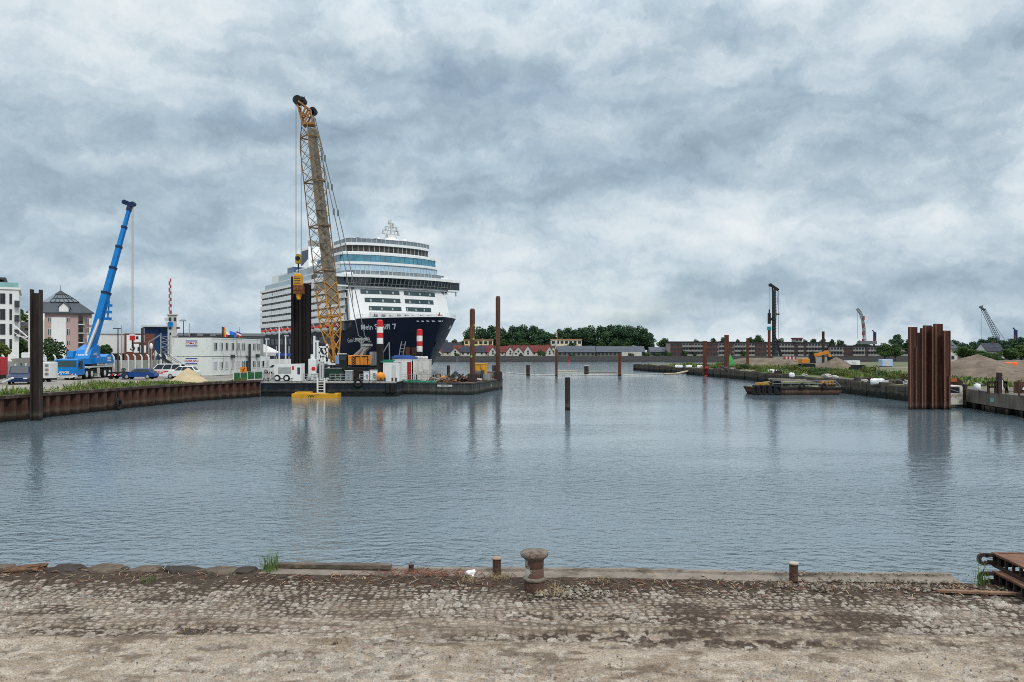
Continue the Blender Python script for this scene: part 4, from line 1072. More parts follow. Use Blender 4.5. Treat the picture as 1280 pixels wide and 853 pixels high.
lamp_post('pale curved street lamp right of the blue boom', (wx(152, 118), 118, LQ), 7.7, 1.4)
lamp_post('dark straight street lamp with a flat head right of the blue boom', (wx(147.5, 113), 113, LQ), 7.0, 0, 'tee', DGREY)
lamp_post('dark straight street lamp with a flat head behind the plain container wall', (wx(229.5, 140), 140, LQ), 9.2, 0, 'tee', DGREY)
lamp_post('pale curved street lamp behind the plain container wall', (wx(237, 150), 150, LQ), 9.2, 1.0)
lamp_post('pale curved street lamp behind the row of flags', (wx(299.5, 165), 165, LQ), 9.0, 1.9)
t = thing('traffic_sign', 'traffic sign seen from its pale back on a post in front of the fence', 'traffic sign', (wx(194.5, 114), 114, LQ))
mb = MB(); mb.tube((0, 0, 0), (0, 0, 3.9), .06); mb.build('post', STEEL, t)
mb = MB(); mb.prism([(-.35, 3.3), (0, 2.75), (.35, 3.3), (0, 3.85)], 'y', -.09, -.06); mb.build('diamond_plate', WHITE, t)
t = thing('white_buoy_lantern', 'white oval lantern on a pole in front of the brick workshop', 'lantern', (wx(189, 150), 150, LQ))
mb = MB(); mb.tube((0, 0, 0), (0, 0, 4.2), .08); mb.build('pole', STEEL, t)
mb = MB(); mb.lathe([(.1, 4.1), (.25, 4.3), (.32, 4.7), (.25, 5.1), (.1, 5.3)], 14); mb.build('lamp_body', WHITE, t)

# ------------------------------------------------------------------ two-storey site office of stacked containers
A = Vector((wx(215, 114), 114, LQ)); B = Vector((wx(264, 114), 114, LQ)); Cc = Vector((wx(325, 128.5), 128.5, LQ)); ee = (B - A); sdv = (Cc - B); up = Vector((0, 0, 1))
Hs = 5.75
t = thing('site_office', 'two-storey block of pale grey office containers with stairs and two signs', 'site office', A)
CONTM = mat('container_grey', (.62, .65, .62), .55, 0, .06, 1.0, .12, (.36, .37, .34), 4)
CONTS = mat('container_side', (.57, .585, .57), .6, 0, .08, 1.0, .2, (.28, .275, .26), 4)
sl = sdv.length; su = sdv.normalized(); nrm = Vector((su.y, -su.x, 0)); eu = ee.normalized(); nE = Vector((0, -1, 0))
k5 = 6
for fl in range(2):
    for k in range(k5):
        f0, f1 = k / k5, (k + 1) / k5; z0 = fl * (Hs / 2) + .06; z1 = (fl + 1) * Hs / 2 - .04
        p = [A + sdv * f0, B + sdv * f0, B + sdv * f1 - su * .05, A + sdv * f1 - su * .05]
        mb = MB(); mb.add([q + up * z for z in (z0, z1) for q in p], [(0, 1, 5, 4), (1, 2, 6, 5), (2, 3, 7, 6), (3, 0, 4, 7), (4, 5, 6, 7), (0, 3, 2, 1)])
        for z in (z0 + .08, z1 - .08): mb.bar(p[1] + up * z + nrm * .01, p[2] + up * z + nrm * .01, .07, .16)
        for q in (p[1], p[2]): mb.bar(q + nrm * .01 + up * z0, q + nrm * .01 + up * z1, .12, .1)
        mb.build('container', CONTM if k == 0 else CONTS, t, world=True)
wf = [.05, .155, .27, .38, .49, .60, .835, .93]
for fl in range(2):
    for k, f in enumerate(wf):
        a = B + su * (f * sl - .05) + up * (fl * Hs / 2 + .95) + nrm * .02
        o = window(t, a, su, .95 if k != 2 else .8, 1.2, CONTS, GLASS if (fl or k in (1, 5, 6, 7)) else mat('roller_blind', (.36, .37, .40), .7), nrm, bars=1)
for fl in range(2):
    mb = MB(); z = fl * Hs / 2 + 1.45 if not fl else Hs / 2 + 1.35
    c = A.lerp(B, .5) + up * (2.25 if not fl else 4.85); hw, hh = .92, .50
    mb.bx(c.x - hw, c.x + hw, c.y - .05, c.y - .01, c.z - hh, c.z + hh, 0)
    for s in (-1, 1): mb.bx(c.x - hw + .06, c.x + hw - .06, c.y - .06, c.y - .051, c.z + s * .36 - .075, c.z + s * .36 + .075, 1)
    lettering(mb, 'COMA BAU' if not fl else 'COMA.ZI', .40 if not fl else .44, lambda x, y: (c.x + x * .98, c.y - .062, c.z + y), bold=.012, m=2)
    mb.build('sign_board', [WHITE, mat('sign_blue', (.05, .09, .30), .5), RED], t, world=True)
mb = MB(); s0 = B + Vector((-4.9, -.7, Hs / 2)); s1 = B + Vector((-1.9, -.7, .05))
for o_ in (0, .9): mb.bar(A + Vector((-1.2 + 0, -.7 - o_, Hs / 2)), A + Vector((2.9, -.7 - o_, .1)), .06, .22); mb.bar(A + Vector((-1.2, -.7 - o_, Hs / 2 + 1)), A + Vector((2.9, -.7 - o_, 1.05)), .05, .05)
for k in range(13): f = k / 13; mb.box(A + Vector((-1.2 + 4.1 * f, -1.15, Hs / 2 * (1 - f) + .02)), (.28, .88, .04))
mb.bx(A.x - 2.6, A.x - 1.2, A.y - 1.7, A.y - .2, A.z + Hs / 2 - .08, A.z + Hs / 2)
for x in (-2.5, -1.3): mb.bar(A + Vector((x, -1.6, 0)), A + Vector((x, -1.6, Hs / 2 + 1)), .08); mb.bar(A + Vector((x, -.3, 0)), A + Vector((x, -.3, Hs / 2 + 1)), .08)
mb.bar(A + Vector((-2.5, -1.6, Hs / 2 + 1)), A + Vector((-1.3, -1.6, Hs / 2 + 1)), .05); mb.build('stairs', DGREY, t, world=True)
mb = MB(); mb.add([q + up * (Hs + z) for z in (.0, .12) for q in (A, B, B + sdv, A + sdv)], [(4, 5, 6, 7), (0, 1, 5, 4), (1, 2, 6, 5), (2, 3, 7, 6), (3, 0, 4, 7)])
for k in range(4): q = A.lerp(B, .4) + sdv * (.1 + .24 * k) + up * (Hs + .35); mb.box(q, (.9, .5, .5))
mb.build('roof', DGREY, t, world=True)
mb = MB(); q = B + su * (sl * .70) + nrm * .35
mb.bx(q.x - .45, q.x + .1, q.y - .35, q.y + .35, LQ + 2.85, LQ + 2.95); mb.bar(q + up * .1 + Vector((0, .6, 0)), q + up * 4.9 + Vector((0, .6, 0)), .28); mb.build('entrance_canopy', DGREY, t, world=True)
mb = MB(); mb.box(B + su * (sl * .70) + nrm * .02 + up * 1.1, (.06, 1.0, 2.05), rz=math.atan2(su.y, su.x) - PI / 2); mb.build('door', DGREY, t, world=True)
mb = MB()
for f, z in ((.39, 2.9), (.92, 2.95)): q = B + su * (sl * f) + nrm * .2 + up * z; mb.box(q, (.4, .75, .5), rz=math.atan2(su.y, su.x) - PI / 2)
mb.build('air_conditioner', DGREY, t, world=True)
D0 = Cc + su * .1; t = thing('office_container', 'single pale office container standing at the end of the two-storey block', 'container', D0)
p = [D0 - eu * 5.8, D0, D0 + su * 3.4, D0 + su * 3.4 - eu * 5.8]
mb = MB(); mb.add([q + up * z for z in (.06, 2.8) for q in p], [(0, 1, 5, 4), (1, 2, 6, 5), (2, 3, 7, 6), (3, 0, 4, 7), (4, 5, 6, 7), (0, 3, 2, 1)]); mb.build('shell', CONTS, t, world=True)
for f in (.5, 2.0): window(t, D0 + su * f + up * 1.0 + nrm * .02, su, .9, 1.15, CONTS, GLASS if f < 1 else mat('roller_blind', (.36, .37, .40), .7), nrm, bars=0)


def flag(label, px, d, top, cols, w_=.9, h_=1.9, hang=True):
    t = thing('flag', label, 'flag', (wx(px, d), d, LQ), 0, 'flags on poles behind the site office')
    z = wz(top, d) - LQ; mb = MB(); mb.tube((0, 0, 0), (0, 0, z), .06, .04, 6); mb.build('pole', STEEL, t)
    mb = MB(); n = 8
    for k, c in enumerate(cols):
        for j in range(n):
            x0 = w_ * k / len(cols); x1 = w_ * (k + 1) / len(cols); f0, f1 = j / n, (j + 1) / n
            if hang: q = lambda x, f: (.07 + x * (1 - .15 * f), .12 * math.sin(f * 5 + x * 6), z - .1 - f * h_ - .25 * x)
            else: q = lambda x, f: (.07 + f * h_, .15 * math.sin(f * 5 + x * 2), z - .1 - x - .35 * f)
            mb.add([q(x0, f0), q(x1, f0), q(x1, f1), q(x0, f1)], [(0, 1, 2, 3)], k)
    mb.build('cloth', cols, t)


FB, FR_, FG_ = mat('flag_black', (.012, .012, .012), .8), mat('flag_red', (.5, .02, .02), .8), mat('flag_gold', (.75, .42, .02), .8)
flag('black red and gold flag hanging on a pole behind the site office', 277, 138, 408, [FB, FR_, FG_], .75, 2.0)
flag('white and red flag on a pole between the black red gold and blue flags', 281.5, 138, 414, [mat('flag_white', (.75, .72, .72), .8), FR_], .9, .8, False)
flag('bright blue flag blowing on a pole behind the site office', 287, 138, 413, [mat('flag_blue', (.02, .16, .62), .8)], 1.0, 1.1, False)
flag('purple and white flag at the right end of the row of flags', 295, 138, 413.5, [mat('flag_purple', (.10, .03, .22), .8), mat('flag_white', (.75, .72, .72), .8), mat('flag_red', (.5, .02, .02), .8)], .8, .9, False)

# ------------------------------------------------------------------ railing, warning board by the gangway
t = thing('quay_railing', 'white post railing with green mesh between the site office and the barge', 'railing', (wx(310, 97), 97, LQ))
pts = [Vector((wx(px, d), d, LQ)) for px, d in ((292, 92.5), (300, 94), (309, 95.5), (318, 97), (328, 98.5), (338, 100))]
mb = MB()
for p in pts: mb.bar(p, p + up * 1.15, .09)
mb.build('posts', WHITE, t, world=True)
mb = MB()
for a, b in zip(pts[:-1], pts[1:]): mb.bar(a + up * 1.12, b + up * 1.12, .05)
mb.build('handrail', STEEL, t, world=True)
mb = MB()
for a, b in zip(pts[:4], pts[1:5]): mb.bar(a + up * .6, b + up * .6, .02, .85)
mb.build('mesh', mat('green_mesh', (.03, .12, .05), .8, 0, .4, 3), t, world=True)
t = thing('warning_board', 'orange board with a black zigzag mark on two posts by the railing', 'warning board', (wx(304.5, 96), 96, LQ))
mb = MB(); mb.bx(-.42, .42, -.04, 0, .95, 1.68); mb.build('board', mat('board_orange', (.62, .20, .02), .6), t)
mb = MB(); mb.pipe([(.22, -.05, 1.6), (-.12, -.05, 1.36), (.1, -.05, 1.3), (-.2, -.05, 1.05)], .035, 5); mb.build('zigzag_mark', BLACK, t)
for x in (-.3, .3): mb = MB(); mb.bar((x, .03, 0), (x, .03, 1.0), .07); mb.build('post', STEEL, t)
# ================================================================== BUILDINGS BEHIND THE LEFT QUAY
def wall_rect(mb, px0, px1, py0, py1, d0, d1, thick=8, m=0, base=None):
    """a block whose front face fills px0..px1, py0..py1 and recedes from distance d0 to d1"""
    z1 = wz(py0, (d0 + d1) / 2); z0 = LQ - .5 if base is None else base
    a, b = Vector((wx(px0, d0), d0, 0)), Vector((wx(px1, d1), d1, 0)); u = (b - a).normalized(); n = Vector((-u.y, u.x, 0)) * thick
    p = [a, b, b + n, a + n]; mb.add([q + up * z for z in (z0, z1) for q in p], [(0, 1, 5, 4), (1, 2, 6, 5), (2, 3, 7, 6), (3, 0, 4, 7), (4, 5, 6, 7)], m)
    return a, b, u, z0, z1


def winpx(t, px0, px1, py0, py1, d, fr=None, gl=None, bars=1, out=None):
    a = P(px0, py1, d); b = P(px1, py0, d)
    return window(t, a, (1, 0, 0), b.x - a.x, b.z - a.z, fr or DGREY, gl, out, bars=bars)


RENDW = mat('white_render', (.66, .67, .66), .8, 0, .06, .5)
# --- modern white block at the left edge
D = 130.
t = thing('apartment_building', 'modern white flat roofed apartment block at the left edge', 'building', (wx(5, D), D, LQ))
mb = MB(); wall_rect(mb, -70, 20.5, 362, 0, D, D, 16); mb.build('wall', RENDW, t, world=True)
mb = MB(); a = P(-68, 361.8, D); b = P(20.5, 361.8, D); mb.bx(a.x, b.x + .25, D - .2, D + 16, b.z, b.z + .35); mb.build('roof_slab', RENDW, t, world=True)
mb = MB(); mb.bx(wx(-66, D), wx(3, D), D + 2.5, D + 12, wz(361, D), wz(350, D)); mb.bx(wx(-66, D), wx(7, D), D + .8, D + 12, wz(348.5, D), wz(346.5, D)); mb.build('penthouse', DGREY, t, world=True)
mb = MB(); mb.bx(wx(-60, D), wx(20, D), D - .08, D - .04, wz(359, D), wz(353, D)); mb.bx(wx(20, D) - .04, wx(20, D), D, D + 10, wz(359, D), wz(353, D))
mb.build('glass_balustrade', mat('balustrade_glass', (.22, .40, .40), .12, 0, .2, 1), t, world=True)
for y0, y1 in ((367, 380), (386.5, 400), (405, 418.5), (424, 436.5)):
    for x0, x1 in ((-22, -16), (-11, -6), (.8, 6.3), (10.5, 13.2)): winpx(t, x0, x1, y0, y1, D - .03)
for y in (384, 402, 420):
    mb = MB(); mb.bx(wx(16, D), wx(21.5, D), D - .9, D - .05, wz(y, D), wz(y, D) + .18); mb.bx(wx(16, D), wx(21.5, D), D - .92, D - .88, wz(y, D) + .18, wz(y, D) + 1.1); mb.build('balcony', DGREY, t, world=True)
# --- cream terraced block behind it
D = 165.
t = thing('apartment_building', 'cream block with stepped dark balconies between white block and lone pile', 'building', (wx(32, D), D, LQ))
mb = MB(); wall_rect(mb, 16, 52, 399, 0, D, D, 14); mb.build('wall', CREAM, t, world=True)
mb = MB(); mb.bx(wx(26, D), wx(52, D), D + 2, D + 12, wz(399, D), wz(391, D)); mb.build('upper_storey', RENDW, t, world=True)
for y0 in (408, 418.5, 429):
    mb = MB(); mb.bx(wx(20, D), wx(42, D), D - 1.5, D, wz(y0, D), wz(y0, D) + .25); mb.bx(wx(20, D), wx(42, D), D - 1.52, D - 1.45, wz(y0, D) + .25, wz(y0 - 5, D)); mb.build('balcony', mat('balcony_dark', (.10, .10, .105), .5, 0, .3, 1), t, world=True)
    for x0, x1 in ((22, 27), (31, 37)): winpx(t, x0, x1, y0 - 8, y0 - 1, D - .03)
    winpx(t, 45, 49, y0 - 8, y0 - 2, D - .03)
# --- white yard mast with cross arms
t = thing('white_mast', 'white flag mast with slanting stays left of the lone pile', 'mast', (wx(36.5, 120), 120, LQ))
mb = MB(); mb.tube((0, 0, 0), (0, 0, wz(388, 120) - LQ), .16, .09, 8); mb.build('pole', WHITE, t)
mb = MB(); z1 = wz(423, 120) - LQ
mb.bar((-2.5, 0, z1 + 2.1), (0, 0, z1), .14); mb.bar((-2.0, 0, z1 + .4), (2.0, 0, z1 - .3), .14); mb.bar((-2.4, 0, z1 + .9), (-.1, 0, z1 - .4), .1); mb.build('spars', WHITE, t)
# --- pink apartment house with a glazed roof
D = 200.; PINK = mat('pink_render', (.40, .285, .27), .85, 0, .06, .5)
SLATE = mat('slate_roof', (.042, .052, .064), .55, 0, .18, 1.5)
t = thing('apartment_house', 'pink and white apartment house with grey hipped roof and glass pyramid', 'house', (wx(84, D), D, LQ))
zE = wz(391, D)
mb = MB(); wall_rect(mb, 52, 91, 391, 0, D, D, 12); mb.build('wall', PINK, t, world=True)
mb = MB(); wall_rect(mb, 91, 114.5, 391, 0, D + .2, D + 5, 10); mb.build('side_wall', PINK, t, world=True)
mb = MB(); mb.bx(wx(61.5, D), wx(77.5, D), D - .12, D - .01, LQ, wz(397, D)); mb.bx(wx(53, D), wx(54.5, D), D - .1, D - .01, LQ, zE); mb.build('white_bay', RENDW, t, world=True)
mb = MB(); ap = P(82, 376, D + 6); base = [P(50, 391, D - .8), P(92, 391, D - .8), P(116.5, 391, D + 4.5), P(113, 391, D + 13), P(54, 391, D + 13)]
r_ = [P(66, 378, D + 4), P(98, 378, D + 4), P(98, 378, D + 9), P(66, 378, D + 9)]
mb.add(base + r_, [(0, 1, 6, 5), (1, 2, 6), (2, 3, 7, 6), (3, 4, 8, 7), (4, 0, 5, 8), (5, 6, 7, 8)])
mb.add([p - up * .35 for p in base] + base, [(0, 1, 6, 5), (1, 2, 7, 6), (2, 3, 8, 7), (3, 4, 9, 8), (4, 0, 5, 9)]); rf = mb.build('roof', SLATE, t, world=True)
mb = MB(); q = [P(65.5, 378.3, D + 3.7), P(98.5, 378.3, D + 3.7), P(98.5, 378.3, D + 9.2), P(65.5, 378.3, D + 9.2)]; ap = P(82, 363.5, D + 6.5)
m_1 = [p.lerp(ap, .62) for p in q]; mb.add(q + m_1, [(0, 1, 5, 4), (1, 2, 6, 5), (2, 3, 7, 6), (3, 0, 4, 7)], 0); mb.add(m_1 + [ap], [(0, 1, 4), (1, 2, 4), (2, 3, 4), (3, 0, 4)], 1)
for k in range(7): a = q[0].lerp(q[1], k / 6); b = m_1[0].lerp(m_1[1], k / 6); mb.bar(a + Vector((0, -.06, .05)), b + Vector((0, -.06, .05)), .14, .1, 2)
for f in (0, .5, 1): mb.bar(q[0].lerp(m_1[0], f) + Vector((0, -.07, .05)), q[1].lerp(m_1[1], f) + Vector((0, -.07, .05)), .14, .1, 2)
mb.build('glass_pyramid', [mat('pyramid_glass', (.13, .165, .19), .15, 0, .2, .6), SLATE, DGREY], rf, world=True)
mb = MB(); mb.tube(ap, ap + up * 1.3, .05); mb.build('finial', DGREY, rf, world=True)
for x0, x1, yt in ((69, 79.5, 379),):
    mb = MB(); a = P(x0, 390.6, D - .4); b = P(x1, 390.6, D - .4); c = P((x0 + x1) / 2, yt, D - .4)
    mb.prism([(a.x, a.z), (b.x, a.z), (b.x, a.z + (c.z - a.z) * .55), (c.x, c.z), (a.x, a.z + (c.z - a.z) * .55)], 'y', D - .4, D + 5, 0)
    k = (b.x - a.x) * .14; mb.add([(a.x - k, D - .7, a.z + (c.z - a.z) * .5), (c.x, D - .7, c.z + .2), (c.x, D + 5, c.z + .2), (a.x - k, D + 5, a.z + (c.z - a.z) * .5)], [(0, 1, 2, 3)], 1); mb.add([(b.x + k, D - .7, a.z + (c.z - a.z) * .5), (c.x, D - .7, c.z + .2), (c.x, D + 5, c.z + .2), (b.x + k, D + 5, a.z + (c.z - a.z) * .5)], [(0, 1, 2, 3)], 1)
    dm = mb.build('dormer', [RENDW, SLATE], rf, world=True)
    winpx(dm, x0 + 2.2, (x0 + x1) / 2 - .3, 385.5, 389.5, D - .45, RENDW); winpx(dm, (x0 + x1) / 2 + .3, x1 - 2.2, 385.5, 389.5, D - .45, RENDW)
for y0, y1 in ((397, 403), (411, 419.5), (425.5, 432)):
    for x0, x1 in ((57.5, 61), (78.3, 82)): winpx(t, x0, x1, y0, y1, D - .03, RENDW)
for y0 in (398, 409, 421, 433):
    mb = MB(); a = P(91.5, y0 + 8, D); b = P(103.5, y0 + 8, D + 2.6)
    mb.bx(a.x, b.x, D - .3, D + 2.2, a.z, a.z + .2, 1); mb.bx(a.x, b.x, D - .32, D - .25, a.z + .9, a.z + 1.0, 0)
    for k in range(12): x = a.x + (b.x - a.x) * k / 11; mb.bx(x - .02, x + .02, D - .31, D - .27, a.z + .2, a.z + .95, 0)
    mb.bx(a.x + .1, b.x - .1, D + .3, D + .45, a.z + .2, a.z + 2.3, 2); mb.build('balcony', [BLACK, RENDW, GLASS], t, world=True)
    q = P(105.2, y0 + 7, D + 2.55); window(t, q + Vector((0, -.05, 0)), (Vector((wx(114.5, D + 5), D + 5, 0)) - Vector((wx(91, D + .2), D + .2, 0))).normalized(), .8, 1.4, RENDW)
    winpx(t, 107, 112, y0 + 0, y0 + 8, D + 2.2, RENDW, mat('white_panel_wall', (.62, .63, .62), .7))
# --- white warehouse and the brick workshop
D = 178.
t = thing('warehouse', 'low white warehouse with dark base between blue boom and brick workshop', 'building', (wx(136, D), D, LQ))
mb = MB(); wall_rect(mb, 112, 155.5, 417.5, 0, D, D, 20); mb.build('wall', mat('warehouse_white', (.60, .61, .60), .6, 0, .06, .5), t, world=True)
mb = MB(); mb.bx(wx(112, D), wx(155.5, D), D - .06, D - .01, LQ, wz(442, D)); mb.build('dark_base', BLACK, t, world=True)
mb = MB(); mb.bx(wx(111.5, D), wx(156, D), D - .3, D + 20, wz(417.5, D), wz(416.6, D)); mb.build('roof_edge', LGREY, t, world=True)
t = thing('workshop', 'dark red brick workshop with white panels behind the panel fence', 'building', (wx(172, D), D - 6, LQ))
D = 172.
mb = MB(); wall_rect(mb, 155.5, 189.5, 417, 0, D, D, 18); mb.build('wall', BRICK, t, world=True)
for x0, x1, y0, y1 in ((158, 164.5, 419, 440), (166, 178, 419, 428), (166, 172, 430, 441), (173, 180, 432, 441)):
    mb = MB(); mb.bx(wx(x0, D), wx(x1, D), D - .1, D - .01, wz(y1, D), wz(y0, D)); mb.build('white_panel', RENDW, t, world=True)
for x0, x1, y0, y1 in ((168, 171, 420.5, 424), (175, 177, 422, 426), (170, 173, 434, 439)): winpx(t, x0, x1, y0, y1, D - .12, DGREY)
mb = MB(); mb.bx(wx(177, D - 1), wx(179.6, D - 1), D - 1.3, D - .9, LQ, wz(410.5, D)); o = mb.build('dark_post', DGREY, None); o.location = (0, 0, 0); tag(o, 'tall square dark post standing before the brick workshop', 'post')
t = thing('trestle', 'grey steel trestle standing beside the brick workshop', 'trestle', (wx(204, 160), 160, LQ))
mb = MB(); mb.bar(P(201, 417, 160), P(201, 446, 160), .22); mb.bar(P(212, 419, 160), P(212, 446, 160), .2); mb.bar(P(186, 428, 160), P(201, 418.5, 160), .22)
for k in range(4): mb.bar(P(201, 422 + k * 6, 160), P(212, 420 + k * 6, 160), .14); mb.bar(P(201, 422 + k * 6, 160), P(212, 426 + k * 6, 160), .12)
mb.bar(P(186, 428, 160), P(186, 446, 160), .2); mb.build('frame', GREY, t, world=True)
# --- blue glass hall and the tower
D = 215.
t = thing('blue_hall', 'dark blue glass hall with white overhanging roof left of the tower', 'building', (wx(192, D), D, LQ))
mb = MB(); wall_rect(mb, 182, 210, 409, 0, D, D, 15); mb.build('glass_wall', mat('blue_glass_wall', (.012, .05, .14), .2, 0, .35, .5), t, world=True)
mb = MB(); mb.bx(wx(178.5, D), wx(210.5, D), D - 1.5, D + 15, wz(409, D), wz(407.2, D)); mb.build('roof', LGREY, t, world=True)
mb = MB()
for k in range(6): x = wx(182 + k * 5.5, D); mb.bx(x - .1, x + .1, D - .08, D - .01, LQ, wz(409.5, D))
for y in (417, 425): mb.bx(wx(182, D), wx(210, D), D - .07, D - .01, wz(y, D), wz(y - .8, D))
mb.build('mullions', DBLUE, t, world=True)
D = 210.
t = thing('radar_tower', 'pale tower with dark windows, blue dishes and a red and white antenna', 'tower', (wx(215, D), D, LQ))
mb = MB(); wall_rect(mb, 210, 220.5, 394, 0, D, D, 2.3); mb.bx(wx(209, D), wx(221.7, D), D - .3, D + 2.6, wz(394, D), wz(392.7, D)); mb.build('shaft', mat('tower_concrete', (.44, .44, .42), .8, 0, .1, .6), t, world=True)
for x0, x1, y0, y1 in ((211.3, 214.2, 397, 401.5), (217, 219.6, 397, 401.5), (211.5, 214, 409, 412), (212, 214, 416, 419)): winpx(t, x0, x1, y0, y1, D - .03, DGREY, bars=0)
for x, y, r, m in ((211.5, 405.5, .75, BLUE), (208.5, 403.5, .55, WHITE), (207, 399.5, .5, LGREY)):
    mb = MB(); c = P(x, y, D - .8); mb.tube(c, c + Vector((0, .35, 0)), r, r * .5, 14); mb.bar(c + Vector((0, .3, 0)), Vector((wx(211, D), D, c.z)), .1); mb.build('dish', m, t, world=True)
mb = MB(); mb.box(P(222, 410, D), (.8, .6, .5)); mb.box(P(222.5, 410.3, D), (.9, .7, .2)); mb.build('spotlight', DGREY, t, world=True)
mb = MB(); n = 11
for k in range(n):
    a = P(215.3, 392.5 - 44 * k / n, D + 1); b = P(215.3, 392.5 - 44 * (k + 1) / n, D + 1); r = .32 - .14 * k / n
    mb.tube(a, b, r, r - .014, 8, k % 2)
    if k % 2: mb.box((a + b) / 2 + Vector((-.28, 0, 0)), (.42, .3, 1.1), m=0)
mb.build('antenna', [RED if False else mat('antenna_red', (.26, .05, .05), .7), mat('antenna_white', (.56, .55, .55), .7)], t, world=True)
for k in range(3):
    pass
# low sheds and a dark strip of roofs behind the site office
D = 185.
t = thing('long_shed', 'long low dark roofed shed behind the site office roof', 'building', (wx(262, D), D, LQ))
mb = MB(); wall_rect(mb, 226, 326, 420, 0, D, D, 12); mb.build('wall', GREY, t, world=True)
mb = MB(); a = P(224, 420, D); b = P(328, 420, D); mb.prism([(D - .6, a.z), (D + 6, a.z + .8), (D + 13, a.z)], 'x', a.x, b.x); mb.build('roof', DGREY, t, world=True)
# --- trees and shrubs before those buildings
for px, d, h, w, py, k, lb in ((64.5, 150, 0, 6.0, 422, LEAF1, 'dark green tree in front of the pink house, right of the lone pile'), (27, 135, 0, 3.6, 421, LEAF1, 'dark green tree in front of the cream stepped block'), (131, 150, 0, 3.4, 431, LEAF1, 'low dark tree behind the fence right of the blue boom'),
                               (121, 150, 0, 2.6, 436, LEAF2, 'small tree behind the fence just right of the blue boom'), (2, 118, 0, 2.4, 428, LEAF3, 'yellow green tree at the left edge before the white block')):
    h = wz(py, d) - LQ
    tree('leafy_tree', lb, (wx(px, d), d, LQ), h, w, h * .12, 1500, .42, int(px) + 3, k, 'trees behind the left fence')
for px, d, py, lb in ((27.5, 163, 392, 'roof garden shrub on the cream stepped block'), (33, 160, 398, 'shrub hanging on a terrace of the cream stepped block')):
    z = wz(py + 6, d); bush('roof_shrub', lb, (wx(px, d), d - 1.2, z), 2.6, 2.0, 300, .4, int(px), LEAF2, 'terrace shrubs')

# the houses stand turned towards the harbour basin
for o in list(COL.objects):
    if o.parent is None and o.get('category') in ('building', 'tower', 'house') and o.type == 'EMPTY':
        o.rotation_euler = (0, 0, -math.atan2(o.location.x, o.location.y) * (.55 if o['category'] == 'house' else .95))
        if o['category'] == 'house': o.location.x += 1.2
# ================================================================== CRUISE SHIP
SHC = Vector((-35.3, 245, 0)); SRZ = math.atan2(-.555, -.832)
ship = thing('cruise_ship', 'huge white cruise ship with dark blue hull moored behind the crane barge', 'cruise ship', SHC, SRZ)
S0, DK, BT = -97., 12.4, 15.6            # stern, side deck height, bow deck height


def hull_tip(q): return 18 + 9.3 * max(0, q) ** 1.15


def hull_w(y, z):
    q = max(0, min(1.05, z / BT)); tp = hull_tip(q); L0 = 14 + 6 * (1 - q)
    wm = 16.6 + 1.4 * min(1, q * 1.3)
    if y <= -L0: return wm
    f = min(1, (y + L0) / (tp + L0)); p = 1.5 + .75 * q
    return wm * max(0, 1 - f ** p) ** (.78 + .2 * (1 - q))


def deck_z(y):
    """sheer of the navy: low along the promenade, sweeping up to the bow"""
    f = max(0, min(1, (y + 4) / 7.5)); f = f * f * (3 - 2 * f); return DK + (BT - DK) * f


mb = MB(); nz = 12
ys = [S0, -80, -60, -40, -25, -16, -10, -6] + [-4 + .6 * k for k in range(14)]
rows = []
for y in ys:
    rows.append([(hull_w(y, deck_z(y) * k / nz), y, deck_z(y) * k / nz) for k in range(nz + 1)])
m = 26
for i in range(1, m + 1):
    row = []
    for k in range(nz + 1):
        z = BT * k / nz; tp = hull_tip(z / BT); y0 = ys[-1]; y = y0 + (tp - y0) * (1 - (1 - i / m) ** 1.6); row.append((hull_w(y, z) if i < m else 0.0, y, z))
    rows.append(row)
for s in (1, -1):
    vs = [(x * s, y, z) for r in rows for x, y, z in r]; w_ = nz + 1
    mb.add(vs, [(i * w_ + k, i * w_ + k + 1, (i + 1) * w_ + k + 1, (i + 1) * w_ + k) for i in range(len(rows) - 1) for k in range(nz)], 0, True)
mb.add([(-r[-1][0], r[-1][1], r[-1][2] - .02) for r in rows] + [(r[-1][0], r[-1][1], r[-1][2] - .02) for r in rows], [(i, i + 1, len(rows) + i + 1, len(rows) + i) for i in range(len(rows) - 1)])
mb.add([(x, S0, z) for x, z in ((-16.6, 0), (16.6, 0), (18, DK), (-18, DK))], [(0, 1, 2, 3)])
hull = mb.build('hull', NAVY, ship)
# white rim along the bow deck
mb = MB(); rb = [r[-1] for r in rows if r[-1][1] > 1.5]
for s in (1, -1):
    for a, b in zip(rb[:-1], rb[1:]): mb.bar((a[0] * s, a[1], a[2] + .12), (b[0] * s, b[1], b[2] + .12), .3, .3)
mb.build('bow_rim', SHIPW, hull)


def on_hull(y, z, s, off=.06): return (s * (hull_w(y, z) + off), y, z)


mb = MB()
lettering(mb, 'Mein Schiff 7', 2.6, lambda x, y: on_hull(9.6 + x * .93, 12.9 + y * .85, 1, .10), shear=.25, bold=.03)
lettering(mb, 'Gute Laune voraus', 2.1, lambda x, y: on_hull(.2 + x * .62, 9.3 + y * .85 + x * .05, 1, .10), shear=.35)
lettering(mb, 'Mein Schiff 7', 2.0, lambda x, y: on_hull(15 - x * .9, 12.9 + y * .85, -1, .10), shear=-.2, bold=.03)
for k in range(6): y = 22.0 + k * 1.05; mb.add([on_hull(y + a, 14.2 + b, 1, .12) for a, b in ((0, 0), (.5, 0), (.5, .36), (0, .36))], [(0, 1, 2, 3)])
mb.build('lettering', mat('ship_lettering', (.66, .70, .74), .5), hull)
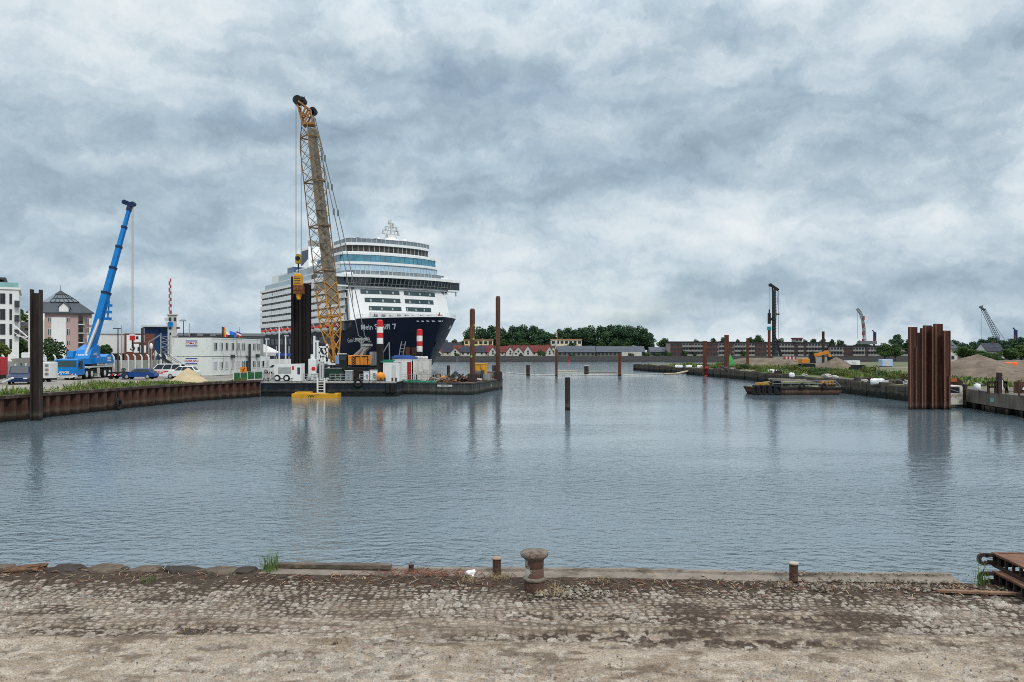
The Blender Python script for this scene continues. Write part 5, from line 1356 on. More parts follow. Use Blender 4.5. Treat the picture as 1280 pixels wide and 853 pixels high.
# ports and mooring openings on the bow
mb = MB()
for y, z in ((-3, 9.5), (-6, 9.5), (-9, 9.5), (12, 8.0), (-12, 9.5)):
    mb.add([on_hull(y + a, z + b, 1, .05) for a, b in ((0, 0), (1.3, 0), (1.3, 1.0), (0, 1.0))], [(0, 1, 2, 3)])
    mb.add([on_hull(y + a, z + b, -1, .05) for a, b in ((0, 0), (1.3, 0), (1.3, 1.0), (0, 1.0))], [(0, 1, 2, 3)])
mb.build('mooring_port', BLACK, hull)
for k in range(13):
    y = -20 - k * 5.5
    mb = MB(); mb.add([on_hull(y + a, z, 1, .05) for a, z in ((0, 8.3), (3.9, 8.3), (3.9, 10.4), (0, 10.4))], [(0, 1, 2, 3)]); mb.build('window', mat('hull_window', (.02, .05, .085), .15, 0, .4, .5), hull)

# superstructure: a core block, then each balcony deck as a slab with its white parapet
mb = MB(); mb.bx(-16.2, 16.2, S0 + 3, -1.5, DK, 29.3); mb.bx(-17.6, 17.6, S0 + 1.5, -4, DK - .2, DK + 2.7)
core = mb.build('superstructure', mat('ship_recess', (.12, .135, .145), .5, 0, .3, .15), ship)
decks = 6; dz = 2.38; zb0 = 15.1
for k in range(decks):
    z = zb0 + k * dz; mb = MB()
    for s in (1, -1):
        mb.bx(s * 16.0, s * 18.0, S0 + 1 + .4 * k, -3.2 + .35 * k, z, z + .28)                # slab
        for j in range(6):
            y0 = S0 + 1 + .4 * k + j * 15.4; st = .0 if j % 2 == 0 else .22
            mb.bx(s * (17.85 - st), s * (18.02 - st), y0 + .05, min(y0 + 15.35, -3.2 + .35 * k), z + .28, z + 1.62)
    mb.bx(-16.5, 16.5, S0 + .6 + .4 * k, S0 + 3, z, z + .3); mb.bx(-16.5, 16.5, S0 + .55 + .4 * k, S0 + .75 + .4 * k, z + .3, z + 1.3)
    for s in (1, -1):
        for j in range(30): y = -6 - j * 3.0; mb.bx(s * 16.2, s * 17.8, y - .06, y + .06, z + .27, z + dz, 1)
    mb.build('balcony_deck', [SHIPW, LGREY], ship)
# white edge of the top deck, long glass screens above it
mb = MB()
for s in (1, -1): mb.bx(s * 15.5, s * 18.25, S0 + 2.5, -2, 29.2, 30.15)
mb.bx(-18, 18, S0 + 2.5, S0 + 6, 29.2, 30.15); mb.bx(-16, 16, S0 + 4, -2, 29.2, 29.6); mb.build('top_deck_edge', SHIPW, ship)
SCRG = mat('screen_glass', (.30, .38, .43), .15, 0, .15, .3)
mb = MB()
for s in (1, -1):
    mb.bx(s * 17.6, s * 17.75, S0 + 8, -34, 30.15, 32.0, 0); mb.bx(s * 16.6, s * 17.4, S0 + 22, -30, 32.0, 32.4, 1); mb.bx(s * 16.9, s * 17.1, S0 + 24, -30, 32.4, 34.6, 0)
    mb.bx(s * 15.4, s * 17.2, S0 + 45, -26, 34.6, 35.1, 1)
mb.bx(-15, 15, S0 + 22, -20, 30, 32.3, 1); mb.bx(-14.5, 14.5, S0 + 40, -16, 32.3, 34.8, 1); mb.bx(-13, 13, S0 + 62, -10, 34.8, 36.4, 1)
mb.build('pool_deck_screens', [SCRG, SHIPW], ship)
mb = MB()
for k in range(12): y = S0 + 6 + k * 3.1; mb.bx(12, 12.8, y, y + 1.2, 30.1, 31.6 + (k % 3) * .35)
mb.build('deck_gear', GREY, ship)
mb = MB(); mb.bx(9, 16.8, -63, -55, 34.6, 36.6, 0); mb.bx(8.8, 17.0, -63.2, -54.8, 36.6, 36.9, 1); mb.build('sky_bar', [mat('bar_blue_glass', (.05, .12, .22), .2, 0, .3, .5), SHIPW], ship)


# ---- forward end: bowed front tiers
def tier(hw, y0, bow, z0, z1, mt, name, slope=0.0, parent=ship, back=-30, n=22, hw1=None, inner=None):
    """a band round the curved front: half width hw, front at y0, depth of curve bow, leaning back by slope towards its top"""
    mb = MB(); pts = []
    for k in range(n + 1):
        f = -1 + 2 * k / n; pts.append((hw * f, y0 - bow * abs(f) ** 2.6))
    pts = [(-hw, back)] + pts + [(hw, back)]; m = len(pts)
    vs = [(x, y, z0) for x, y in pts] + [(x * (hw1 or hw) / hw, y - slope, z1) for x, y in pts]
    mb.add(vs, [(i, i + 1, m + i + 1, m + i) for i in range(m - 1)], 0, False)
    mb.add(vs[m:], [tuple(range(m))]); mb.add(vs[:m], [tuple(range(m))[::-1]])
    return mb.build(name, mt, parent)


def mullions(hw, y0, bow, z0, z1, mt, parent, num, slope=0.0, wd=.16, name='mullions', rails=()):
    mb = MB()
    for k in range(num + 1):
        f = -1 + 2 * k / num; x = hw * f; y = y0 - bow * abs(f) ** 2.6 + .03
        mb.bar((x, y, z0), (x, y - slope, z1), wd, .12)
    for zr in rails:
        t = (zr - z0) / (z1 - z0); pr = None
        for k in range(23):
            f = -1 + 2 * k / 22; p = (hw * f, y0 - bow * abs(f) ** 2.6 + .05 - slope * t, zr)
            if pr: mb.bar(pr, p, .09, .09)
            pr = p
    for s in (1, -1):
        for k in range(8): y = y0 - bow - .5 - k * 2.6; mb.bar((s * (hw + .03), y, z0), (s * (hw + .03), y - slope, z1), .12, wd)
    return mb.build(name, mt, parent)


# front bulkhead below the bridge: slopes back, three rows of paired windows
fr = tier(17.4, 3.2, 2.4, 15.2, 26.2, SHIPW, 'front_bulkhead', 3.2, hw1=17.0)
def fy(x, z): return 3.2 - 2.4 * abs(x / 17.4) ** 2.6 - 3.2 * (z - 15.2) / 11.0
for z0, h_, xs_ in ((23.55, 1.35, ((-13.6, -1.0), (.6, 12.2))), (20.95, 1.35, ((-12.6, -1.0), (.6, 11.2))), (18.4, 1.3, ((-11.6, -1.0), (.6, 9.8)))):
    for x0, x1 in xs_:
        mb = MB(); nn = 9; q = []
        for k in range(nn + 1):
            x = -(x0 + (x1 - x0) * k / nn); q += [(x, fy(x, z0) + .1, z0), (x, fy(x, z0 + h_) + .1, z0 + h_)]
        mb.add(q, [(2 * k, 2 * k + 2, 2 * k + 3, 2 * k + 1) for k in range(nn)], 0)
        for k in range(nn):                                                   # pale blinds drawn behind some panes
            if (k * 7 + int(z0)) % 3 == 0:
                x = -(x0 + (x1 - x0) * (k + .2) / nn); xx = -(x0 + (x1 - x0) * (k + .62) / nn)
                mb.add([(x, fy(x, z0) + .13, z0 + .15), (xx, fy(xx, z0) + .13, z0 + .15), (xx, fy(xx, z0 + h_) + .13, z0 + h_ - .2), (x, fy(x, z0 + h_) + .13, z0 + h_ - .2)], [(0, 1, 2, 3)], 1)
        mb.build('window_band', [mat('front_glass', (.012, .035, .042), .1, 0, .4, .8, spec=.6), mat('drawn_blind', (.30, .36, .36), .6)], fr)
mb = MB()
for s in (1, -1): mb.bar((s * 17.6, -1.0, 15.4), (s * 17.4, -3.8, 26), .45, .5)
for s in (1,): mb.bar((s * 16.2, .9, 15.4), (s * 16.0, -2.0, 26), .22, .25)
mb.build('corner_seam', mat('seam_grey', (.05, .055, .06), .5), fr)
# winches and gear on the bow deck, low white bulwark behind
mb = MB(); mb.bx(-12.5, 12.5, 3.8, 4.6, 15.6, 17.6); mb.build('breakwater', SHIPW, ship)
for k in range(9): mb = MB(); x = -10 + k * 2.6; mb.tube((x, 5.6, 16.6), (x + .9, 5.6, 16.6), .55, .55, 10); mb.bx(x - .1, x + 1.1, 5.2, 6.1, 15.6, 16.2); mb.build('winch', GREY if k % 3 else LGREY, ship)
mb = MB(); mb.tube((-11, 5, 15.6), (-11, 5, 18.2), .3, .2, 8); mb.bx(-11.9, -10.7, 4.6, 5.5, 16.4, 17.2); mb.build('deck_crane', RED, ship)
mb = MB()
for r_, q_ in zip(rb[:-1:2], rb[2::2]):
    for s in (1, -1): mb.bar((r_[0] * s, r_[1], r_[2] + .2), (r_[0] * s, r_[1], r_[2] + 1.2), .05); mb.bar((r_[0] * s, r_[1], r_[2] + 1.2), (q_[0] * s, q_[1], q_[2] + 1.2), .05)
mb.build('bow_railing', LGREY, ship)
# bridge with wings
br = tier(18.2, 1.6, 3.0, 26.0, 28.5, mat('bridge_glass', (.022, .032, .04), .12, 0, .4, .6, spec=.6), 'bridge', -1.1)
for s in (1, -1):
    mb = MB(); mb.bx(s * 17.5, s * 22.0, -4.6, -1.2, 26.0, 28.5, 0); wg = mb.build('bridge_wing', MATS['bridge_glass'], br)
    mb = MB(); mb.bx(s * 17.0, s * 22.3, -5.0, -.6, 28.5, 29.35); mb.bx(s * 17.5, s * 22.1, -4.8, -1.0, 25.6, 26.05); mb.bar((s * 21.6, -3, 24.2), (s * 21.6, -3, 25.6), .35); mb.build('wing_roof', SHIPW, br)
tier(19.0, 3.1, 3.2, 28.5, 29.4, SHIPW, 'bridge_roof'); tier(18.0, 1.2, 3.0, 25.5, 26.05, SHIPW, 'bridge_sill')
mullions(18.2, 1.75, 3.0, 26.05, 28.5, GREY, br, 26, -1.1, .2, 'mullions', (26.7,))
# observation tiers above
RAILG = mat('rail_glass', (.16, .20, .22), .2, 0, .3, .5)
g0 = tier(17.4, -.3, 3.6, 29.4, 30.9, RAILG, 'deck_railing_glass', 0, n=22); mullions(17.4, -.25, 3.6, 29.4, 31.0, LGREY, g0, 24, 0, .14, 'posts', (30.95,))
g1 = tier(17.0, -3.2, 4.2, 29.4, 33.3, mat('pale_blue_glass', (.33, .46, .56), .08, 0, .16, .25, spec=.7), 'lounge_glass', .7); mullions(17.0, -3.15, 4.2, 29.6, 33.3, LGREY, g1, 26, .7, .07)
tier(17.25, -3.5, 4.3, 33.3, 34.1, SHIPW, 'tier_edge', 0)
g2 = tier(16.7, -4.1, 4.3, 34.1, 36.4, mat('teal_glass', (.045, .17, .24), .08, 0, .4, .4, spec=.7), 'teal_glass_band', .5); mullions(16.7, -4.05, 4.3, 34.1, 36.4, mat('teal_frame', (.10, .20, .25), .4), g2, 20, .5, .10)
tier(16.8, -4.4, 4.4, 36.4, 37.1, SHIPW, 'tier_edge', 0); tier(16.0, -5.2, 4.2, 37.1, 37.5, SHIPW, 'tier_edge', 0)
g3 = tier(14.6, -6.0, 4.0, 37.5, 39.6, mat('upper_glass', (.055, .05, .045), .12, 0, .6, .6), 'upper_lounge_glass', 0); mullions(14.6, -5.95, 4.0, 37.5, 39.6, LGREY, g3, 18, 0, .16)
tier(15.2, -5.3, 4.1, 39.6, 40.4, SHIPW, 'upper_roof', 0)
g4 = tier(14.9, -5.6, 4.1, 40.4, 41.7, RAILG, 'roof_railing_glass', 0, back=-20); mullions(14.9, -5.55, 4.1, 40.4, 41.8, LGREY, g4, 20, 0, .12, 'posts', (41.75,))
mb = MB()
for k in range(26):
    f = -1 + 2 * k / 25; mb.bx(14 * f - .4, 14 * f + .4, -8.5 - 3 * abs(f) ** 2.4, -7.9 - 3 * abs(f) ** 2.4, 40.4, 41.6 + (k * 7 % 5) * .18)
mb.build('roof_loungers', mat('gear_mix', (.20, .19, .18), .7, 0, .6, 1.2), ship)
mb = MB()
for s in (1, -1): mb.bx(s * 16.2, s * 17.0, -30, -9, 34.1, 36.3, 0); mb.bx(s * 16.3, s * 17.2, -36, -8, 36.3, 37.0, 1); mb.bx(s * 16.2, s * 17.1, -40, -9, 32.0, 34.1, 1)
mb.build('side_lounge_glass', [mat('side_blue_glass', (.08, .17, .27), .15, 0, .3, .4), SHIPW], ship)
# mast and dome
mb = MB(); mb.lathe([(4.0, 40.4), (3.8, 41.4), (2.6, 42.4), (1.6, 43.0)], 18, (-1, -10, 0)); mb.bx(-9.5, 1, -12, -8.5, 41.9, 42.3); mb.bx(-2.2, .4, -11, -9, 42.5, 44.0)
mb.build('mast_base', SHIPW, ship)
mb = MB(); mb.tube((-1, -10, 43), (-1, -10, 49.4), .45, .14, 8)
for z, l in ((44.2, 3.2), (45.4, 2.6), (46.6, 2.0), (47.8, 1.0)): mb.bx(-1 - l, -1 + l, -10.2, -9.8, z, z + .3)
for x, z in ((-3.6, 45), (1.8, 45.1), (-3, 46.2), (.9, 46.3), (-.2, 48.3), (-1.8, 47.3)): mb.bx(x - .25, x + .25, -10.2, -9.8, z - .8, z + .5)
for s in (1, -1): mb.bar((-1 + s * 2.2, -10, 42.8), (-1 + s * .2, -10, 47.5), .22)
mb.build('mast', LGREY, ship)
for x, z in ((-6.0, 42.6), (3.4, 42.4)): mb = MB(); mb.lathe([(.2, z - .8), (.55, z - .4), (.65, z), (.5, z + .4), (.1, z + .6)], 12, (x, -10, 0)); mb.build('radome', SHIPW, ship)
# funnel
fx, fyy = 0, -80
mb = MB(); vs = []
for z, a, b, o_ in ((36, 5.0, 7.6, 0), (39, 4.6, 7.0, -.2), (47.6, 3.9, 5.4, -1.2)):
    for x, y in ((-a, -b), (a, -b), (a, b * .75), (a * .55, b), (-a * .55, b), (-a, b * .75)): vs.append((fx + x, fyy + y + o_, z))
mb.add(vs, [(k * 6 + i, k * 6 + (i + 1) % 6, (k + 1) * 6 + (i + 1) % 6, (k + 1) * 6 + i) for k in range(2) for i in range(6)] + [tuple(range(12, 18))]); fn = mb.build('funnel', SHIPW, ship)
mb = MB()
mb.add([(fx + 2.2, fyy + 6.25, 40.6), (fx - 2.2, fyy + 6.25, 40.6), (fx - 1.9, fyy + 4.55, 46.4), (fx + 1.9, fyy + 4.55, 46.4)], [(0, 1, 2, 3)])
mb.add([(fx + 4.5, fyy - 4.4, 40.4), (fx + 4.42, fyy + 4.0, 40.4), (fx + 4.12, fyy + 2.9, 46.4), (fx + 4.14, fyy - 4.6, 46.4)], [(0, 1, 2, 3)])
mb.build('funnel_emblem_panel', mat('funnel_dark', (.012, .018, .04), .25, 0, .4, .6), fn)
for x in (-1.6, .1, 1.8): mb = MB(); mb.tube((fx + x, fyy - 1, 47.4), (fx + x, fyy - 1.6, 50.6), .75, .7, 12); mb.build('exhaust_pipe', GREY, fn)
mb = MB(); mb.bx(-14, 14, -92, -66, 30, 36.2); mb.build('funnel_house', SHIPW, ship)
# lifeboats with red tops in their recess
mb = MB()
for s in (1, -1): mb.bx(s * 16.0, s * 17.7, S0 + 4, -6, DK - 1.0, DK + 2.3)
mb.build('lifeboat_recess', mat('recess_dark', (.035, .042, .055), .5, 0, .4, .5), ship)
for s in (1, -1):
    for k in range(12):
        y = -12 - k * 7.0
        lb = MB(); sec = []
        for j, (yy, sc) in enumerate(((-2.3, .4), (-1.9, .85), (-.8, 1), (.8, 1), (1.9, .85), (2.3, .4))): sec.append([(s * (17.9 + dx * sc), y + yy, DK + .1 + dz_ * (.6 + .4 * sc)) for dx, dz_ in ((-1.1, .95), (-.9, .1), (0, -.5), (.9, .1), (1.15, .95))])
        vv = [p for q in sec for p in q]; lb.add(vv, [(i * 5 + j, i * 5 + j + 1, (i + 1) * 5 + j + 1, (i + 1) * 5 + j) for i in range(5) for j in range(4)] + [(0, 1, 2, 3, 4), (25, 26, 27, 28, 29)])
        bo = lb.build('lifeboat', SHIPW, ship)
        tb = MB(); sec = []
        for yy, sc in ((-2.3, .4), (-1.7, .9), (-.8, 1), (.8, 1), (1.7, .9), (2.3, .4)): sec.append([(s * (17.9 + dx * sc), y + yy, DK + 1.0 + dz_ * sc) for dx, dz_ in ((-1.1, 0), (-.8, .75), (0, 1.0), (.8, .75), (1.16, 0))])
        vv = [p for q in sec for p in q]; tb.add(vv, [(i * 5 + j, i * 5 + j + 1, (i + 1) * 5 + j + 1, (i + 1) * 5 + j) for i in range(5) for j in range(4)] + [(0, 1, 2, 3, 4), (25, 26, 27, 28, 29)])
        tb.build('canopy', mat('lifeboat_red', (.42, .03, .028), .5, 0, .15, .8), bo)
        dv = MB(); dv.bar((s * 17.2, y + 3.4, DK + .3), (s * 18.6, y + 3.4, DK + 2.3), .3); dv.build('davit', SHIPW, bo)
# port side of the bow: anchor pocket
mb = MB(); mb.add([on_hull(y, z, -1, .08) for y, z in ((20.5, 7.0), (22.5, 7.2), (22.2, 8.8), (20.3, 8.6))], [(0, 1, 2, 3)]); mb.build('anchor_pocket', BLACK, hull)
# ================================================================== CRANE BARGE
BD = 94.5; DKZ = 1.75                              # front face distance, deck height
bx0, bx1 = wx(326, BD), wx(496, BD)
HULLB = wetmat('barge_hull_blue', (.005, .007, .010), (.012, .018, .027), .75)
t = thing('crane_barge', 'long low dark barge carrying the yellow lattice crane', 'barge', (bx0, BD, 0), -.005)
mb = MB(); Lb = bx1 - bx0; mb.bx(0, Lb, .0, 15, -1.0, DKZ); mb.bx(-.02, Lb + .02, -.05, 15, DKZ - .14, DKZ - .02); mb.build('hull', HULLB, t)
mb = MB(); mb.bx(.05, Lb - .05, .02, 14.9, DKZ - .02, DKZ + .06); mb.bx(0, Lb, -.12, .1, DKZ - .1, DKZ + .1); mb.build('deck', mat('barge_deck', (.30, .30, .29), .85, 0, .3, 1.2, .3, (.10, .075, .055)), t)
mb = MB(); mb.bx(.1, Lb, -.06, -.0, .55, .72); mb.build('rubbing_strake', BLACK, t)


def rail_run(parent, x0, x1, y, z, n=4, h=1.0, mt=None, name='railing'):
    mb = MB()
    for k in range(n + 1): x = x0 + (x1 - x0) * k / n; mb.bar((x, y, z), (x, y, z + h), .06)
    for zz in (h, h * .66, h * .33): mb.bar((x0, y, z + zz), (x1, y, z + zz), .055)
    return mb.build(name, mt or LGREY, parent)


q = lambda px: wx(px, BD) - bx0
for a, b in ((379, 397), (412, 438), (449, 470), (330, 342)): rail_run(t, q(a), q(b), .25, DKZ + .05, 4, .95, STEEL)
mb = MB(); xa = q(402)
for o in (-.42, .42): mb.bx(xa + o - .09, xa + o + .09, -.32, -.14, .35, DKZ + .55)
for k in range(5): mb.bx(xa - .4, xa + .4, -.27, -.19, .5 + k * .33, .58 + k * .33)
mb.build('ladder', WHITE, t)
for px in (331, 478, 492):
    mb = MB(); x = q(px); mb.tube((x - .22, .5, DKZ), (x - .22, .5, DKZ + .55), .12); mb.tube((x + .22, .5, DKZ), (x + .22, .5, DKZ + .55), .12); mb.build('bitts', DGREY, t)
mb = MB(); x = q(448)
for k in range(14):
    g0, g1 = 2 * PI * k / 14, 2 * PI * (k + 1) / 14; mb.tube((x + .42 * math.cos(g0), -.2, 1.7 + .42 * math.sin(g0)), (x + .42 * math.cos(g1), -.2, 1.7 + .42 * math.sin(g1)), .16, .16, 8)
o = mb.build('tyre_fender', TYRE, None, (bx0, BD, 0)); tag(o, 'black tyre fender hanging over the deck edge of the crane barge', 'fender')
for px, k in ((484.5, 0), (490.5, 1)):
    mb = MB(); x = wx(px, BD)
    for j in range(12):
        g0, g1 = 2 * PI * j / 12, 2 * PI * (j + 1) / 12; mb.tube((x + .05 * j % .1 + .3 * math.cos(g0) * .3, BD - .2 + .3 * math.cos(g0) * 0, .95 + .5 * math.sin(g0)), (x + .3 * math.cos(g1) * .3, BD - .2, .95 + .5 * math.sin(g1)), .16, .16, 6)
    o = mb.build('tyre_fender', TYRE); tag(o, ('dark tyre fender at the right end of the crane barge hull', 'dark tyre fender between the two barges')[k], 'fender')
# yellow float in front
yd = 92.2; t = thing('yellow_float', 'flat yellow pontoon float with black marks below the crane barge ladder', 'float', (wx(395.5, yd), yd, 0))
mb = MB(); w_ = (wx(424, yd) - wx(367, yd)) / 2; mb.bx(-w_, w_, -.9, 1.2, -.25, .52); mb.bx(-w_ * .93, -w_ * .25, -.2, 1.0, .52, .68); mb.build('hull', mat('float_yellow', (.50, .26, .018), .5, 0, .15, 2, .12, (.3, .16, .05)), t, bevel=.05)
mb = MB(); lettering(mb, 'VSW I', .40, lambda x, y: (x - .3, -.915, .20 + y), bold=.01); mb.build('lettering', BLACK, t)
mb = MB(); mb.box((w_ * .72, -.5, .60), (.7, .5, .3)); mb.tube((w_ * .45, -.2, .52), (w_ * .6, .1, .8), .08); mb.build('mooring_gear', BLACK, t)

# ------------------------------------------------------------------ lattice crane on the barge
Dc = 100.0
t = thing('crawler_crane', 'yellow crawler crane with tall lattice boom standing on the dark barge', 'crawler crane', (wx(440, Dc), Dc, DKZ + .06))
zg = DKZ + .06
for yo in (-2.0, 2.0):
    mb = MB(); x0, x1 = wx(409, Dc), wx(470, Dc); r = .55; y = Dc + yo
    sec = [(x0 + r + r * math.cos(g), zg + r + r * math.sin(g)) for g in [PI / 2 + PI * k / 8 for k in range(9)]] + [(x1 - r + r * math.cos(g), zg + r + r * math.sin(g)) for g in [-PI / 2 + PI * k / 8 for k in range(9)]]
    mb.prism(sec, 'y', y - .4, y + .4); tr = mb.build('crawler_track', BLACK, t, world=True)
    mb = MB()
    for k in range(7): xx = x0 + r + (x1 - x0 - 2 * r) * k / 6; mb.tube((xx, y - .44, zg + r), (xx, y - .40, zg + r), .3, .3, 12)
    mb.build('track_roller', DGREY, tr, world=True)
mb = MB(); mb.bx(wx(420, Dc), wx(458, Dc), Dc - 1.6, Dc + 1.6, zg + .7, zg + 1.25); mb.bx(wx(414, Dc), wx(470, Dc), Dc - 1.5, Dc + 1.5, zg + 1.25, zg + 1.6); mb.build('carbody', BLACK, t, world=True)
mb = MB(); mb.bx(wx(434.8, Dc - 1.6), wx(463.6, Dc - 1.6), Dc - 1.6, Dc + 1.6, wz(456.3, Dc), wz(444.2, Dc)); hs = mb.build('engine_house', ORNG, t, world=True, bevel=.06)
mb = MB()
for px in (444.5, 450, 455, 459.5): x = wx(px, Dc - 1.6); mb.bx(x - .03, x + .03, Dc - 1.625, Dc - 1.6, wz(455.5, Dc), wz(445, Dc))
for px, w_, py in ((450, 3, 445.6), (459, 4, 445.6)): mb.bx(wx(px - w_, Dc), wx(px + w_, Dc), Dc - 1.63, Dc - 1.602, wz(py + .8, Dc), wz(py - .3, Dc))
lettering(mb, '8200', .62, lambda x, y: (wx(441.5, Dc - 1.6) + y, Dc - 1.64, wz(450.5, Dc) - x * .85), bold=.015); lettering(mb, '7', .6, lambda x, y: (wx(459.5, Dc - 1.6) + x, Dc - 1.64, wz(451.5, Dc) + y), bold=.01)
mb.build('panel_lines_and_lettering', BLACK, hs, world=True)
mb = MB(); mb.bx(wx(464.5, Dc), wx(471, Dc), Dc - 1.5, Dc + 1.5, wz(457, Dc), wz(440, Dc)); mb.bx(wx(466, Dc), wx(468, Dc), Dc - 1.6, Dc - 1.5, wz(455, Dc), wz(446, Dc)); mb.build('counterweight', GREY, t, world=True, bevel=.05)
cb = MB(); xx = [wx(p, Dc - 1.5) for p in (418.5, 434)]; cb.prism([(xx[0] + .15, wz(457, Dc)), (xx[1], wz(457, Dc)), (xx[1], wz(443, Dc)), (xx[0] + .7, wz(443, Dc)), (xx[0], wz(450, Dc))], 'y', Dc - 1.7, Dc - .5); cabb = cb.build('cab', BLACK, t, world=True, bevel=.04)
cb = MB(); cb.bx(wx(425.5, Dc - 1.7), wx(432.5, Dc - 1.7), Dc - 1.73, Dc - 1.705, wz(450, Dc), wz(444.5, Dc)); cb.add([(xx[0] - .02, Dc - 1.6, wz(450, Dc)), (xx[0] - .02, Dc - .6, wz(450, Dc)), (xx[0] + .68, Dc - .6, wz(443.4, Dc)), (xx[0] + .68, Dc - 1.6, wz(443.4, Dc))], [(0, 1, 2, 3)]); cb.bx(wx(419, Dc - 1.7), wx(424, Dc - 1.7), Dc - 1.73, Dc - 1.705, wz(455, Dc), wz(444.5, Dc), 1); cb.build('window', [GLASS, mat('pale_blue_window', (.16, .26, .40), .15, 0, .2, 2)], cabb, world=True)
mb = MB(); mb.bx(wx(425, Dc), wx(434.5, Dc), Dc - 1.7, Dc - .5, wz(443, Dc), wz(442, Dc)); mb.build('roof_plate', WHITE, cabb, world=True)

# boom: four chords, tapering at foot and head; the right hand face is closed by a grey walkway plate
BOOMY = mat('boom_yellow', (.50, .25, .045), .6, 0, .25, 3, .3, (.16, .085, .04)); BOOMG = mat('boom_walkway_plate', (.165, .145, .115), .75, 0, .2, 1.5, .25, (.12, .085, .05))
foot = P(418.5, 453, Dc); head = P(385.5, 158, Dc + 1.5)
ax = (head - foot); Lh = ax.length; ux = ax.normalized(); r0 = ux.cross(Vector((0, 1, 0))).normalized(); f0 = r0.cross(ux).normalized()
# turned so that one corner points at the camera
ca, sa = math.cos(math.radians(40)), math.sin(math.radians(40)); ra = r0 * ca + f0 * sa; rb_ = -r0 * sa + f0 * ca


def chord(i, s):
    f = s / Lh; hw = .98 if .16 < f < .93 else (.30 + (.98 - .30) * f / .16 if f <= .16 else .98 - (.98 - .62) * (f - .93) / .07)
    sx, sy = ((-1, -1), (1, -1), (1, 1), (-1, 1))[i]; return foot + ux * s + ra * (sx * hw) + rb_ * (sy * hw)


st = 1.45; nb = int(Lh / st); st = Lh / nb
mlo, mhi = MB(), MB()
for i in range(4):
    for k in range(nb): (mlo if k < nb * .29 else mhi).tube(chord(i, k * st), chord(i, (k + 1) * st), .10 if k < nb * .29 else .07, None, 6)
for (i, j) in ((0, 1), (1, 2), (2, 3), (3, 0)):
    for k in range(nb):
        g = mlo if k < nb * .29 else mhi; th = .06 if k < nb * .29 else .032
        g.tube(chord(i, k * st), chord(j, (k + 1) * st), th, None, 5); g.tube(chord(j, k * st), chord(i, (k + 1) * st), th, None, 5)
        if k % 4 == 0: g.tube(chord(i, k * st), chord(j, k * st), .1, None, 5)
bo = mlo.build('boom_foot_section', mat('boom_foot_ochre', (.42, .20, .04), .6, 0, .25, 2, .25, (.18, .09, .03)), t, world=True)
bh = mhi.build('boom', mat('boom_lattice', (.19, .125, .065), .65, 0, .35, 2, .35, (.12, .075, .045)), t, world=True)
pl = MB()
# closed plates on the two faces at the camera's right
ctr = lambda s: foot + ux * s
idx = sorted(range(4), key=lambda i: (chord(i, Lh * .5) - ctr(Lh * .5)).dot(Vector((1, 0, 0))))
fc = None
for (i, j) in ((0, 1), (1, 2), (2, 3), (3, 0)):
    m_n = ((chord(i, Lh * .5) + chord(j, Lh * .5)) / 2 - ctr(Lh * .5)).normalized()
    sc_ = m_n.dot(Vector((.62, -.75, 0)))
    if fc is None or sc_ > fc[0]: fc = (sc_, i, j, m_n)
_, i, j, m_n = fc
k0 = int(nb * .27)
a0, a1 = chord(i, k0 * st), chord(j, k0 * st); b0, b1 = chord(i, Lh * .985), chord(j, Lh * .985)
pl.add([p - m_n * o_ for o_ in (.06, .10) for p in (a0, a1, b1, b0)], [(0, 1, 2, 3), (7, 6, 5, 4), (0, 4, 5, 1), (1, 5, 6, 2), (2, 6, 7, 3), (3, 7, 4, 0)]); pl.build('walkway_plate', BOOMG, bh, world=True)
pl = MB()
for k in range(3, 22):
    c = (chord(i, Lh * (.30 + .03 * k)) + chord(j, Lh * (.30 + .03 * k))) / 2 + m_n * .03; pl.bar(c - ra * .0 - Vector((.18, 0, 0)), c + Vector((.18, 0, 0)), .10, .22)
for f in (.49, .63): c = chord(j, Lh * f); pl.box(c + Vector((.45, -.1, 0)), (.8, .5, .12))
pl.build('walkway_steps', mat('step_grey', (.10, .095, .085), .7), bh, world=True)
# boom head and its small jib leaning out over the water
hd = MB(); hp = P(376.5, 127, Dc + 1.2); a = head; hL, hR = head + ra * .62, head - ra * .62
e1, e2 = P(389, 142, Dc + 1.4), P(369, 130, Dc + 1.1)
for o_ in (-.55, .55):
    v = Vector((0, o_, 0))
    hd.bar(P(380, 158, Dc + 1.3) + v, P(373, 132, Dc + 1.1) + v, .18); hd.bar(P(392, 157, Dc + 1.5) + v, P(390, 140, Dc + 1.4) + v, .18); hd.bar(P(390, 140, Dc + 1.4) + v, P(374, 128, Dc + 1.1) + v, .2)
    hd.bar(P(380, 158, Dc + 1.3) + v, P(389, 141, Dc + 1.4) + v, .2); hd.bar(P(378, 147, Dc + 1.3) + v, P(384, 135, Dc + 1.3) + v, .2); hd.bar(P(376, 142, Dc + 1.3) + v, P(387, 146, Dc + 1.4) + v, .15)
hd.box(P(386, 156, Dc + 1.4), (1.6, 1.5, .3)); hd.box(P(390.5, 141, Dc + 1.4), (.6, .8, .6)); hdo = hd.build('boom_head', mat('boom_head_rust', (.30, .14, .05), .7, 0, .35, 3, .35, (.12, .06, .035)), t, world=True)
hd = MB()
for p_, r_ in ((P(372.5, 126, Dc + 1.1), .62), (P(378.5, 127, Dc + 1.2), .5), (P(391.5, 139.5, Dc + 1.4), .5)): hd.tube(p_ - Vector((0, .4, 0)), p_ + Vector((0, .4, 0)), r_, r_, 14)
hd.bar(P(379, 128, Dc + 1), P(380.5, 121, Dc + 1), .1); hd.box(P(375, 124.5, Dc + 1.1), (.9, .9, .5)); hd.build('sheave', BLACK, hdo, world=True)
